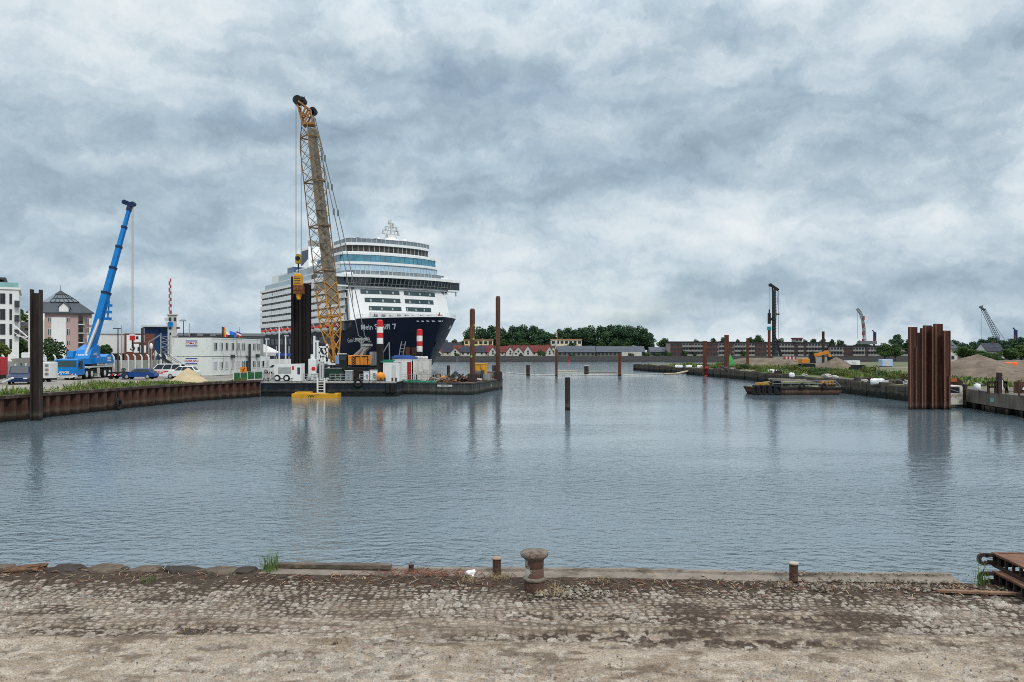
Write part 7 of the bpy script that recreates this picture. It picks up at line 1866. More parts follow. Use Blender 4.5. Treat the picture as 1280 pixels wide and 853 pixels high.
# floating oil booms
bm = [mat('boom_beige', (.42, .37, .28), .8, 0, .3, .4), mat('boom_brown', (.26, .19, .14), .8, 0, .3, .4), mat('boom_pale', (.46, .45, .42), .8, 0, .3, .4)]
for pts, k, lb in ((((629, 466), (662, 469), (695, 469.5)), 2, 'pale floating oil boom between the work barge and the thin brown pile'), (((697, 464.3), (730, 464.8), (734, 465.8)), 0, 'beige floating oil boom left of the pale capped pile'), (((735, 465.8), (772, 466.2)), 1, 'brownish floating oil boom right of the pale capped pile'),
                   (((697, 470), (740, 469.3), (774, 469.8)), 2, 'thin pale floating line between the two rust brown piles'), (((778, 469), (820, 468.2), (858, 468.6)), 2, 'pale floating line running from the brown pile to the right quay')):
    q = [Vector((wx(p, 5280 / (y - 440)), 5280 / (y - 440), .08)) for p, y in pts]; mb = MB()
    for a, b in zip(q[:-1], q[1:]):
        n = max(2, int((b - a).length / 1.6))
        for i in range(n): mb.tube(a.lerp(b, i / n), a.lerp(b, (i + .93) / n), .19 if k < 2 else .14, None, 6)
    o = mb.build('oil_boom', bm[k]); tag(o, lb, 'oil boom', 'floating booms across the basin')
mb = MB(); mb.pipe([(wx(830, 185), 185, .2), (wx(845, 182), 182, .35), (wx(862, 186), 186, .9)], .22, 6); o = mb.build('drift_log', mat('bleached_log', (.42, .35, .25), .9)); tag(o, 'bleached log lying against the right quay wall beyond the piles', 'log')
mb = MB(); mb.lathe([(.5, -.3), (.75, .0), (.7, .3), (.3, .6)], 12); mb.lathe([(.22, .6), (.2, 2.4), (.55, 2.5), (.5, 3.3), (.1, 3.6)], 10); mb.box((.3, 0, 3.0), (.8, .5, .5), m=0)
o = mb.build('work_buoy', mat('buoy_red', (.33, .02, .025), .5), None, (wx(883.5, 172), 172, 0)); o.scale = (.75, .75, .62); tag(o, 'red work buoy with a small red basket at the foot of the brown pile', 'buoy')
mb = MB(); mb.lathe([(.3, -.2), (.42, .0), (.3, .45)], 10); mb.lathe([(.1, .45), (.09, 1.5), (.16, 1.55), (.12, 1.9)], 8); o = mb.build('channel_marker', mat('buoy_red', (.48, .03, .03), .5), None, (wx(710.8, 420), 420, 0), 0); o.scale = (2, 2, 1.8); tag(o, 'small red channel marker before the far stone embankment', 'buoy')

# ================================================================== RIGHT QUAY
t = thing('quay_wall', 'crumbling stained concrete wall along the grassy right quay', 'quay wall', (0, 0, 0))
RW = [(44.0, 82), (43.9, 90), (44.1, 100), (45.5, 150), (41.9, 195), (36.7, 229)]
rn = random.Random(4)
for a, b in zip(RW[:-1], RW[1:]):
    a = Vector((*a, 0)); b = Vector((*b, 0)); L_ = (b - a).length; u = (b - a) / L_; n = Vector((-u.y, u.x, 0)); k = max(1, int(L_ / 4.2)); mb = MB()
    for i in range(k):
        p, q = a + u * (L_ * i / k + .04), a + u * (L_ * (i + 1) / k - .04); o = n * rn.uniform(.0, .12); zt = RQ + rn.uniform(-.22, .22)
        v = [p + o, q + o, q - n * .8, p - n * .8]; mb.add([w_ + up * z for z in (-2.5, zt) for w_ in v], [(0, 1, 5, 4), (1, 2, 6, 5), (2, 3, 7, 6), (3, 0, 4, 7), (4, 5, 6, 7)])
        if rn.random() < .6: c = p + o + n * .08; mb.bar(c + up * -1, c + up * (zt + rn.uniform(-.1, .35)), rn.uniform(.18, .32))
        if rn.random() < .5: c = p.lerp(q, .5) + o + up * (zt - .35); mb.bar(c - u * 1.2, c + u * 1.2, .16, .3)
    mb.build('wall_blocks', QUAYC, t)
mb = MB(); a = Vector((36.7, 229, 0)); mb.prism([(36.6, 229), (36.2, 229.2), (39.8, 240.5), (40.4, 240)], 'z', -2, RQ); mb.build('end_wall', QUAYC, t)
# loose rubble blocks along the top of that wall
for k in range(34):
    f = rn.random() ** 1.4 * 4.6; i = min(3, int(f)); a, b = RW[i], RW[i + 1]; g = f - int(f) if f < 4 else rn.random(); x = a[0] + (b[0] - a[0]) * g + rn.uniform(.2, 2.0); y = a[1] + (b[1] - a[1]) * g
    s = rn.uniform(.4, 1.1); vs, fs = blob_stone((0, 0, 0), (s * 1.4, s, s * .7), 100 + k, rn.uniform(0, 3), 2, .22); mb = MB(); mb.add(vs, fs)
    o = mb.build('rubble_block', (CONC, CONCD, RUSTD, mat('rubble_dark', (.05, .042, .036), .9, 0, .4, 2))[k % 4], None, (x, y, RQ + s * .18)); tag(o, ('pale broken concrete block among weeds on the right quay edge', 'stained broken concrete block among weeds on the right quay edge', 'rusty brown lump among weeds on the right quay edge', 'dark broken block among weeds on the right quay edge')[k % 4], 'rubble', ('pale', 'stained', 'rusty', 'dark')[k % 4] + ' rubble blocks on the right quay')
# weeds and bushes along the right quay
rn = random.Random(6)
for k in range(54):
    f = rn.random() ** .8; d = 84 + 112 * f; x0 = np.interp(d, [72, 86, 100, 150, 195], [43.4, 43.9, 44.1, 45.5, 41.9]); off = 1.6 + abs(rn.gauss(0, 4.5)); px = 640 + (x0 + off) / d * 960
    if px > 1132 and d < 110: continue
    s = rn.uniform(.45, 1.05); yl = rn.random() < .45
    bush('weed_bush', ('yellow green weed bush growing along the top of the right quay wall' if yl else 'dark green weed bush growing along the top of the right quay wall'), (x0 + off, d, RQ - .1), 2.8, 1.7, 1500, .13, 3 if yl else 4, LEAF3 if yl else LEAF2, ('yellow green' if yl else 'dark green') + ' weed bushes on the right quay', key='wb%d' % yl, sc=(s * 1.3, s, s * rn.uniform(.6, 1.15)), rz=rn.uniform(0, 6))
mb = MB()
for k in range(9000):
    d = 80 + 130 * rn.random() ** .8; x0 = np.interp(d, [72, 86, 100, 150, 195], [43.4, 43.9, 44.1, 45.5, 41.9]); x = x0 + .9 + abs(rn.gauss(0, 9))
    if float(fbm(np.array(x * .22), np.array(d * .1), 3)) < .47: continue
    h = rn.uniform(.2, .65); a = rn.uniform(0, PI); wv = Vector((math.cos(a), math.sin(a), 0)) * rn.uniform(.08, .25); z0_ = Vector((x, d, RQ)); ln = Vector((rn.uniform(-.2, .2), rn.uniform(-.2, .2), h))
    mb.add([z0_ - wv, z0_ + wv, z0_ + ln + wv * .3, z0_ + ln - wv * .5], [(0, 1, 2, 3)], rn.choice((0, 0, 1, 2, 3)))
struct(mb.build('weeds', [MATS['verge_green'], MATS['verge_dark'], MATS['verge_light'], MATS['verge_straw']]), 'stuff', 'grass and low weeds spread over the right quay')

# cluster of tall sheet piles in the water
dS = 73.3
specs = [(1135.5, 1146.5, 409, 0, 'broad sheet pile at the left edge of the big rusty cluster'), (1147, 1151.5, 416, 1, 'narrow lower sheet pile second from the left in the big rusty cluster'), (1150.5, 1155.5, 410.5, 0, 'narrow sheet pile third from the left in the big rusty cluster'), (1154, 1164.5, 407, 1, 'broad sheet pile left of the tallest one in the big rusty cluster'),
         (1163, 1167.5, 408.5, 0, 'narrow sheet pile squeezed against the tallest one in the big rusty cluster'), (1167, 1178.3, 405, 1, 'tallest broad sheet pile in the big rusty cluster'), (1178, 1188, 413.5, 0, 'lower broad sheet pile at the right edge of the big rusty cluster')]
SPM = wetmat('cluster_rust', (.034, .014, .011), (.080, .034, .024), .35, .8); SPL = wetmat('cluster_rust_light', (.09, .045, .034), (.17, .085, .06), .35, .8)
for k, (p0_, p1_, py, dd, lb) in enumerate(specs):
    d = dS + dd * .5; a, b = wx(p0_, d), wx(p1_, d); c = (a + b) / 2; hw = (b - a) / 2; H = wz(py, d); mb = MB()
    mb.bx(-hw, hw, 0, .09, -2.5, H); mb.bx(-hw, -hw + .07, -.32, .0, -2.5, H); mb.bx(hw - .07, hw, -.05, .34, -2.5, H)
    if hw > .3: mb.bx(-hw * .45, -hw * .33, -.16, 0, -2.5, H - (.8 if k % 2 else 3.6), 1); mb.bx(hw * .45, hw * .60, -.20, 0, -2.5, H - 1.9 - k * .4, 1)
    mb.bx(-hw - .02, -hw + .09, -.36, -.322, -2.5, H - .02, 1)
    o = mb.build('sheet_pile', [SPM, SPL], None, (c, d, 0)); tag(o, lb, 'sheet pile', 'big cluster of rusty sheet piles by the right quay')

# moored work raft with tyres
d = 98.; xa, xb = wx(941, d), wx(1054, d)
t = thing('work_raft', 'low rusty work raft with tyres and railings moored at the right quay', 'raft', (xa, d, 0)); Lr = xb - xa
mb = MB(); mb.prism([(0, .95), (.5, .1), (.9, -.5), (Lr - .9, -.5), (Lr, .75), (Lr, .95)], 'y', 0, 4.2); mb.build('hull', wetmat('raft_rust', (.026, .014, .011), (.075, .033, .022), .3), t)
mb = MB(); mb.bx(.3, Lr - .2, .1, 4.1, .95, 1.02); mb.bx(2.5, 8.3, .5, 3.6, 1.5, 1.62); mb.build('deck', mat('raft_deck', (.17, .175, .10), .9, 0, .35, 1.0, .3, (.08, .06, .04)), t)
mb = MB(); mb.bx(0, 3.6, -.12, .2, .1, 1.0); mb.bx(3.6, Lr, -.08, 0, .75, .98); mb.build('rubbing_strake', BLACK, t)
for k, (x, s) in enumerate(((.35, .62), (1.0, .7), (1.7, .72), (2.4, .7), (3.1, .62), (6.2, .36), (9.0, .36))):
    mb = MB(); zc_ = .62 if k < 5 else 1.15
    for j in range(14):
        g0, g1 = 2 * PI * j / 14, 2 * PI * (j + 1) / 14; mb.tube((x + .72 * s * math.cos(g0), -.22, zc_ + .8 * s * math.sin(g0)), (x + .72 * s * math.cos(g1), -.22, zc_ + .8 * s * math.sin(g1)), .2 * s + .03, None, 6)
    mb.build('tyre', TYRE, t)
mb = MB()
for k in range(8): x = 2.6 + k * 1.15; mb.bar((x, .1, 1.0), (x, .1, 1.85), .06)
mb.bar((2.6, .1, 1.82), (10.6, .1, 1.82), .05); mb.bar((2.6, .1, 1.45), (10.6, .1, 1.45), .05); mb.bar((10.6, .1, 1.8), (Lr - .2, .1, 1.0), .06); mb.build('railing', GREY, t)
mb = MB(); mb.prism([(.7, 1.2), (.8, 1.5), (2.1, 1.56), (2.3, 1.35), (2.1, 1.15)], 'y', .4, 1.5); mb.build('yellow_hood', mat('dull_yellow', (.36, .19, .03), .6, 0, .3, 2, .3, (.12, .07, .04)), t, bevel=.05)
mb = MB(); mb.bx(2.6, 3.2, .3, 1.3, 1.0, 1.95); mb.tube((3.5, .6, 1.0), (3.5, .6, 1.9), .28, None, 12); mb.bx(3.9, 4.6, .5, 1.5, 1.0, 1.5); mb.build('engine_gear', BLACK, t)
mb = MB()
for k in range(4): mb.bx(9.0 + k * .42, 9.30 + k * .42, .4, 1.2, 1.3, 1.72 + .12 * (k % 2))
mb.build('yellow_drums', mat('dull_yellow', (.36, .19, .03)), t)
mb = MB(); mb.bx(8.9, 10.7, .35, 1.3, 1.02, 1.3); mb.bx(.4, 2.4, .3, 1.5, 1.02, 1.22); mb.build('gear_rack', RUSTD, t)
mb = MB(); mb.bar((wx(961, 103), 103, RQ + .1), (wx(1008, 101), 101, RQ + .02), .5, .22); o = mb.build('timber_walkway', mat('walkway_timber', (.27, .24, .20), .9, 0, .3, 1)); tag(o, 'long pale timber walkway on the quay edge behind the moored raft', 'walkway')

# white wreck piece, rusty trough, concrete jetty at the right
d = 75.; t = thing('pontoon_wreck', 'white concrete pontoon end with a dark opening right of the rusty cluster', 'pontoon', (wx(1195, d), d, .0))
mb = MB(); a, b = -.6 - .35, .65; mb.prism([(a, .35), (b, .35), (b, 2.05), (b - .1, 2.2), (a, 2.15)], 'y', 0, 3.0); mb.build('hull', mat('pontoon_white', (.52, .50, .45), .8, 0, .15, 1.5, .3, (.22, .19, .15)), t)
mb = MB(); mb.bx(a + .05, .33, -.03, .0, 1.5, 2.05); mb.build('opening', BLACK, t)
mb = MB(); mb.bar((a + .1, -.05, 1.9), (.2, -.05, 1.6), .06); mb.build('strut', GREY, t)
d = 80; t = thing('rusty_trough', 'orange rusty steel trough lying on the quay right of the rusty cluster', 'trough', (wx(1193, d), d, RQ + .1))
mb = MB(); pr = [(.75 * math.cos(g), .75 * math.sin(g)) for g in [PI * k / 8 for k in range(9)]] + [(-.66, 0), (0, .6), (.66, 0)]
mb.prism([(-.7, .0), (-.9, .55), (-.45, .85), (.45, .85), (.85, .6), (1.0, 0)], 'y', 0, 1.8); mb.build('shell', RUSTD, t); mb = MB(); mb.bx(-1.0, .25, -.05, 1.5, .5, .92); mb.build('orange_side', mat('bright_rust', (.30, .085, .03), .8, 0, .3, 3), t)
t = thing('concrete_jetty', 'stained concrete jetty on dark posts at the right edge of the basin', 'jetty', (0, 0, 0))
JP = [(44.8, 76.5), (43.4, 70), (42.2, 62.5), (40.8, 55), (38.6, 44)]
JC = mat('jetty_concrete', (.13, .115, .096), .9, 0, .4, .8, .4, (.075, .065, .052), 4, .5, 8)
for k, (a, b) in enumerate(zip(JP[:-1], JP[1:])):
    a = Vector((*a, 0)); b = Vector((*b, 0)); u = (b - a).normalized(); n = Vector((u.y, -u.x, 0)) * -1
    mb = MB(); c = a + u * .02; e = b - u * .02; back = Vector((6, 1.5, 0)); v = [c, e, e + back, c + back]; zt = RQ + .12 - .05 * (k % 2)
    mb.add([p + up * z for z in (.62, zt) for p in v], [(0, 1, 5, 4), (1, 2, 6, 5), (2, 3, 7, 6), (3, 0, 4, 7), (4, 5, 6, 7), (0, 3, 2, 1)]); mb.build('slab', JC, t)
    mb = MB()
    for i in range(3): p = c.lerp(e, (i + .3) / 3) + Vector((.35, .05, 0)); mb.bar(p + up * -1.5, p + up * .62, .38)
    p = c.lerp(e, .5) + Vector((2.0, .5, 0)); mb.bx(p.x - 1.2, p.x + 3, p.y - 4, p.y + 4, -1.5, .6); mb.build('posts', PILED, t)
mb = MB(); p = Vector((44.6, 75.6, 0))
mb.bar(p + up * -1, p + up * 2.3, .3); mb.bar(p + Vector((.5, -.6, -1)), p + Vector((.5, -.6, 1.6)), .26); o = mb.build('mooring_post', PILED); tag(o, 'pair of dark timber posts beside the white pontoon end', 'post'); o['label'] = 'dark double timber post beside the white pontoon end'
d = 68.; t = thing('rusty_gate_frame', 'rusty ladder and frame structure standing on the concrete jetty', 'frame', (wx(1247, d), d, RQ + .1))
mb = MB()
f_ = lambda px, py: P(px, py, d)
for a, b in (((1235.5, 477), (1235.5, 492)), ((1244.5, 476), (1244.5, 492)), ((1235.5, 478), (1244.5, 478)), ((1235.5, 484), (1244.5, 484)), ((1249.5, 466), (1249.5, 492)), ((1257.8, 477), (1257.8, 492)), ((1249.5, 473), (1257.8, 480)), ((1249.5, 478), (1257.8, 478)), ((1252, 474), (1260, 491))): mb.bar(f_(*a), f_(*b), .16)
mb.bar(f_(1249, 466), f_(1249, 492), .32); mb.build('frame', RUSTD, t, world=True)
mb = MB(); mb.bx(wx(1250.5, d), wx(1253, d), d - .1, d + .2, wz(487, d), wz(475, d)); mb.build('white_panel', WHITE, t, world=True)
d = 64.; t = thing('rusty_machine', 'rusty brown machine with a white hose at the right edge on the jetty', 'machine', (wx(1277, d), d, RQ + .1))
mb = MB(); mb.bx(-.35, 1.2, -.4, .5, .2, 1.15); mb.bar((-.4, -.3, 0), (-.4, -.3, 1.3), .12); mb.bar((1.0, -.3, 0), (1.0, -.3, 1.3), .12); mb.build('body', RUST, t); mb = MB(); mb.pipe([(-.2, -.5, .5), (0, -.55, .85), (.35, -.55, .8), (.4, -.5, .3)], .1, 8); mb.build('hose', WHITE, t)
mb = MB(); mb.lathe([(.05, 0), (.3, .1), (.28, .6), (.1, .68)], 10); o = mb.build('white_canister', WHITE, None, (wx(1221.5, 72), 72, RQ + .1)); tag(o, 'white canister standing on the jetty left of the rusty frame', 'canister')
mb = MB(); mb.bx(-.13, .13, -.05, .05, -.13, .16); o = mb.build('wall_plate', mat('sign_teal', (.10, .20, .21), .6), None, (wx(1239, 65.8), 65.7, 1.35)); tag(o, 'small teal plate fixed to the jetty face', 'plate')

# sand and spoil heaps
HP = 'heaps of spoil on the right quay'
for px, d, rx, ry, h, lb, mt_, sd_, cr_ in ((1222, 112, 9.5, 9, 3.4, 'big brown spoil heap right of the rusty cluster', SPOIL, 2, 0), (1310, 98, 6.0, 6, 1.8, 'lower brown spoil heap running out of the right edge', SPOIL, 5, 0), (1275, 150, 17, 9, 3.4, 'long flat spoil ridge behind the orange tarpaulin', SPOIL, 7, .55),
                                     (952, 205, 15.5, 7, 2.9, 'long low brown spoil ridge before the piling rig', SPOIL, 4, .7), (1045, 170, 5.0, 5, 2.5, 'pointed spoil heap right of the orange excavator', SPOIL, 8, 0), (985, 200, 11, 5, 2.2, 'low spoil ridge between piling rig and excavator', SPOIL, 11, .8)):
    heap('spoil_heap', lb, (wx(px, d), d, RQ - .05), rx, ry, h, mt_, sd_, 'spoil heap', HP, peak=1.15, crest=cr_)
rn = random.Random(14)
for k in range(10):
    px = rn.uniform(1192, 1278); d = rn.uniform(80, 98); s = rn.uniform(.3, .9); vs, fs = blob_stone((0, 0, 0), (s * 1.5, s, s * .6), 200 + k, k, 2, .22); mb = MB(); mb.add(vs, fs); o = mb.build('earth_clod', (SPOIL, CONCD)[k % 2], None, (wx(px, d), d, RQ + s * .15)); tag(o, ('brown earth clod at the foot of the big spoil heap', 'grey broken block at the foot of the big spoil heap')[k % 2], 'clod', ('brown clods', 'grey blocks')[k % 2] + ' before the big spoil heap')
d = 118.; t = thing('covered_stack', 'orange tarpaulin over a stack ringed with white sandbags', 'stack', (wx(1259.5, d), d, RQ + .9))
mb = MB(); mb.bx(-.75, 1.1, -.8, .9, .0, 1.25); mb.build('orange_tarpaulin', mat('tarp_orange', (.68, .13, .02), .6, 0, .15, 2), t, bevel=.15)
mb = MB()
for k in range(7): vs, fs = blob_stone((-1.5 + .5 * k, -1.2, -.05 - .04 * abs(k - 2)), (.75, .7, .75), 300 + k, 0, 3, .12); mb.add(vs, fs, 0, True)
mb.build('sandbag_ring', mat('sandbag_white', (.72, .72, .74), .7), t); mb = MB(); mb.bx(-1.2, 1.6, -.7, .8, -.95, .05); mb.build('pallet', DGREY, t)
for i, (px, d, py, k) in enumerate(((850, 188, 456, 3), (863, 186, 456.5, 2), (876, 184, 456.5, 2), (919, 178, 458.5, 2), (967, 140, 461.5, 2), (974, 136, 460.5, 3), (984, 138, 461.5, 1), (1098, 92, 474, 2), (1104, 92, 477, 1), (992, 118, 468, 1))):
    mb = MB(); z_ = 0
    for j in range(k): vs, fs = blob_stone(((j - k / 2) * .55, 0, .22), (.75, .6, .62), 400 + i * 4 + j, 0, 3, .13); mb.add(vs, fs, 0, True)
    z0_ = RQ - .05; s_ = 1.0; o = mb.build('white_bag', MATS['sandbag_white'], None, (wx(px, d), d, z0_)); o.scale = (s_, s_, s_ * max(.6, (wz(py - 1.5, d) - z0_) / .8)) if False else (1, 1, 1.1); tag(o, 'white bulk bag lying along the top of the right quay wall', 'bag', 'white bulk bags on the right quay')
t = thing('green_covered_cone', 'bright green covered cone standing behind the taller brown pile', 'cone', (wx(913, 188), 188, RQ)); mb = MB(); mb.lathe([(1.35, 0), (1.2, .5), (.7, 1.6), (.35, 2.5), (.1, 2.9)], 14, jit=.06); mb.build('cover', mat('cover_green', (.03, .24, .06), .7, 0, .3, 1), t)
mb = MB(); mb.tube((-.1, 0, 2.8), (-.1, 0, 3.2), .08); mb.build('tip', GREY, t)

# ------------------------------------------------------------------ orange excavator
d = 172.; t = thing('excavator', 'orange tracked excavator with its arm bent over the pointed spoil heap', 'excavator', (wx(1006, d), d, RQ + .3))
zb = RQ + .3; mb = MB()
for yo in (-1.2, 1.2): mb.prism([(wx(999, d), zb + .35), (wx(1000.5, d), zb), (wx(1015, d), zb), (wx(1016.5, d), zb + .35), (wx(1015, d), zb + .8), (wx(1000.5, d), zb + .8)], 'y', d + yo - .3, d + yo + .3)
mb.build('tracks', BLACK, t, world=True)
mb = MB(); mb.bx(wx(1000, d), wx(1010, d), d - 1.2, d + 1.2, zb + .9, zb + 1.9); mb.build('body', ORNG, t, world=True, bevel=.12)
mb = MB(); mb.prism([(wx(1010, d), zb + .9), (wx(1017.5, d), zb + .9), (wx(1017, d), zb + 2.0), (wx(1015, d), zb + 2.9), (wx(1010.5, d), zb + 2.9)], 'y', d - 1.1, d - .1); mb.build('cab', BLACK, t, world=True)
mb = MB(); pts = [P(1013, 452, d), P(1017.5, 444.5, d), P(1034.5, 440.5, d)]
mb.bar(pts[0], pts[1], .7, .8); mb.bar(pts[1], pts[2], .55, .65); mb.build('boom', ORNG, t, world=True)
mb = MB(); mb.bar(P(1033.5, 439, d), P(1038, 447.5, d), .5, .5); mb.build('dipper_arm', ORNG, t, world=True); mb = MB(); mb.prism([(wx(1035, d), wz(446.5, d)), (wx(1039, d), wz(446.5, d)), (wx(1039.5, d), wz(450, d)), (wx(1036.5, d), wz(451, d))], 'y', d - .6, d + .6); mb.build('bucket', BLACK, t, world=True)
mb = MB(); mb.tube(P(1018, 449, d), P(1026, 443.5, d), .14); mb.build('ram', STEEL, t, world=True)

# ------------------------------------------------------------------ piling rig
d = 226.; t = thing('piling_rig', 'tall dark piling rig with a slanting head above the brick apartments', 'piling rig', (wx(968, d), d, RQ))
mb = MB(); mb.bar(P(967.3, 447, d), P(967.3, 362, d), .85, .9); 
for k in range(22): z_ = wz(446 - k * 3.8, d); mb.bx(wx(965.0, d), wx(969.6, d), d - .6, d - .45, z_, z_ + .25)
mb.build('leader', mat('leader_dark', (.022, .03, .035), .6, 0, .3, 2), t, world=True)
mb = MB(); mb.bar(P(962.5, 355.8, d), P(973, 363, d), .7, .7); mb.bar(P(965, 360, d), P(967.5, 366, d), .3); mb.tube(P(963, 356.5, d) - Vector((0, .3, 0)), P(963, 356.5, d) + Vector((0, .3, 0)), .5, .5, 12); mb.build('leader_head', BLACK, t, world=True)
mb = MB(); mb.tube(P(962.3, 358, d), P(962.3, 390, d), .05); mb.tube(P(973.4, 364, d), P(973.4, 425, d), .06); mb.tube(P(972.6, 364, d), P(968, 430, d), .05); mb.box(P(972.3, 393, d), (.9, .4, .4)); mb.build('ropes', RUSTD, t, world=True)
mb = MB(); mb.bx(wx(960, d), wx(963, d), d - .4, d + .4, wz(405, d), wz(391.5, d)); mb.bx(wx(961, d), wx(962.2, d), d - .2, d + .2, wz(392, d), wz(387, d)); mb.bar(P(963, 400, d), P(966, 398, d), .6); mb.build('hammer', BLACK, t, world=True)
mb = MB(); mb.bx(wx(959.6, d), wx(963.6, d), d - .45, d + .45, wz(413, d), wz(408.5, d)); mb.build('teal_helmet', mat('teal_paint', (.02, .22, .24), .5), t, world=True)
mb = MB(); mb.bar(P(976, 447, d), P(970, 426, d), .35); mb.bar(P(978, 447, d), P(969, 420, d), .25); mb.build('back_stay', BLACK, t, world=True)
mb = MB(); mb.bx(wx(962, d), wx(986, d), d - 1.5, d + 1.5, RQ + .1, RQ + 2.4); mb.build('base_machine', DGREY, t, world=True, bevel=.15)
mb = MB(); z1 = wz(413, d) - RQ; mb.tube((0, 0, 0), (0, 0, z1), .42, None, 12); o = mb.build('tubular_pile', mat('pile_red_rust', (.14, .04, .024), .8, 0, .3, 1), None, (wx(961.5, d), d, RQ)); tag(o, 'red brown pile held upright in the piling rig', 'pile')
for px, d_, y0, y1, w_, lb in ((934.5, 200, 423, 452, .27, 'dark pile standing behind the spoil ridge left of the piling rig'), (1029, 205, 414.5, 453, .27, 'dark pile sticking up behind the orange excavator arm')):
    mb = MB(); mb.bx(-w_, w_, -w_, w_, -.2, wz(y0, d_) - RQ); mb.bx(-w_ * 1.15, w_ * 1.15, -w_ * 1.15, w_ * 1.15, -.2, .3); o = mb.build('steel_pile', PILER if px < 1000 else PILED, None, (wx(px, d_), d_, RQ)); tag(o, lb, 'steel pile')
d = 215.; t = thing('barrier_row', 'red and white plastic barriers behind the spoil ridge', 'barrier', (wx(985, d), d, RQ + .4)); t['label'] = 'red and white striped plastic barrier behind the spoil ridge'
mb = MB()
for k in range(7): mb.bx(-1.2 + k * .5, -.72 + k * .5, -.2, .2, .9, 2.0, k % 2)
mb.build('panels', [mat('barrier_red', (.30, .04, .04), .7), LGREY], t); mb = MB(); mb.bx(-1.3, 2.4, -.4, .4, -.5, .9); mb.build('base', CONC, t)
mb = MB(); mb.bx(-7.5, 7.5, -.4, .4, 0, 2.3); o = mb.build('concrete_blocks', mat('pale_block', (.26, .25, .235), .9, 0, .1, .4), None, (wx(1000, 218), 218, RQ)); tag(o, 'long pale concrete barrier behind the orange excavator', 'barrier')
for px, py, d_, w_, mt_, lb in ((1065, 453.5, 200, 3.4, WHITE, 'low white site caravan on the right quay beyond the weeds'), (1107, 452, 190, 2.6, mat('cabin_blue_white', (.35, .45, .62), .6), 'small pale blue and white toilet cabin on the right quay')):
    h = wz(py - 2.5, d_) - RQ; tt = thing('site_cabin', lb, 'cabin', (wx(px, d_), d_, RQ)); mb = MB(); mb.bx(-w_ * .5, w_ * .5, -1, 1, .15, h); mb.build('shell', mt_, tt, bevel=.1); mb = MB(); mb.bx(-w_ * .45, w_ * .45, -.9, .9, 0, .15); mb.build('skid', DGREY, tt); mb = MB(); mb.bx(-w_ * .15, w_ * .2, -1.03, -1, .2, h * .85); mb.build('door', LGREY, tt)
d = 150; mb = MB(); mb.bx(-2.8, 1.6, -1, 1, 0, .8); mb.bx(-2.6, -.4, -.8, .8, .8, 1.2); o = mb.build('dark_crate', BLACK, None, (wx(1082, d), d, RQ)); tag(o, 'long low dark crate on the right quay beyond the weeds', 'crate')
d = 97; t = thing('scrap_bucket', 'rusty grab bucket lying among rubble left of the rusty cluster', 'grab bucket', (wx(1106, d), d - 6, RQ))
mb = MB(); mb.prism([(-.9, 0), (-1.1, .7), (-.4, 1.2), (.6, 1.3), (1.1, .5), (.9, 0)], 'y', -.6, .6); mb.build('shell', RUST, t); mb = MB(); mb.pipe([(.1, -.65, 1.2), (.6, -.65, 1.45), (1.0, -.65, 1.0)], .14, 8); mb.build('white_hose', WHITE, t)
# ================================================================== FAR SHORE
FZ = 3.0
ROOFR = mat('roof_red', (.125, .028, .026), .8, 0, .25, .35); ROOFD = mat('roof_dark', (.026, .030, .044), .7, 0, .25, .35); ROOFG = mat('roof_grey', (.058, .068, .085), .55, 0, .15, .3)
HW = mat('house_white', (.48, .46, .43), .8, 0, .06, .3); HG = mat('house_grey', (.15, .145, .135), .85, 0, .12, .4); YELB = mat('house_yellow', (.62, .50, .27), .8, 0, .06, .4)
FGL = mat('far_window', (.035, .04, .05), .2, 0, .4, .5)


def house(label, px, d, w_, dep, eave, ridge, wall, roof, gable=False, group=None, z0=FZ, win=True):
    """gable=True: the gable faces the water, otherwise the eaves do"""
    t = thing('house', label, 'house', (wx(px, d), d, z0), 0, group); hw = w_ / 2
    mb = MB(); 
    if gable: mb.prism([(-hw, 0), (hw, 0), (hw, eave), (0, ridge - .15), (-hw, eave)], 'y', 0, dep)
    else: mb.prism([(0, 0), (dep, 0), (dep, eave), (dep / 2, ridge - .15), (0, eave)], 'x', -hw, hw)
    mb.build('wall', wall, t)
    mb = MB(); o = .35
    if gable:
        sl = (ridge - eave) / hw
        for s in (1, -1): mb.prism([(0, ridge), (s * (hw + o), eave - sl * o), (s * (hw + o), eave - sl * o + .22), (0, ridge + .25)], 'y', -o, dep + o)
    else:
        sl = (ridge - eave) / (dep / 2)
        for a, b in ((-o, dep / 2), (dep + o, dep / 2)): mb.prism([(a, eave - sl * o), (b, ridge), (b, ridge + .25), (a, eave - sl * o + .25)], 'x', -hw - .2, hw + .2)
    rf = mb.build('roof', roof, t)
    mb = MB(); mb.bx(hw * .3, hw * .3 + .6, dep / 2 - .3, dep / 2 + .5, ridge - .5, ridge + .9); mb.build('chimney', BRICK, rf)
    if win:
        n = max(1, int(w_ / 3)); mb = MB()
        for k in range(n):
            x = -hw + w_ * (k + .5) / n; m2 = MB(); m2.bx(x - .55, x + .55, -.05, 0, .9, min(eave - .3, 2.2)); m2.build('window', FGL, t)
        if gable: m2 = MB(); m2.bx(-.5, .5, -.05, 0, eave - .1, eave + 1.1); m2.build('window', FGL, t)
        else: m2 = MB(); yy = dep * .22; m2.box((-hw * .3, yy * .9, eave + sl * yy + .28), (1.0, .7, .1), 0, 0, math.atan(sl)); m2.box((hw * .45, yy * .9, eave + sl * yy + .28), (1.0, .7, .1), 0, 0, math.atan(sl)); m2.build('skylight', FGL, rf)
    return t


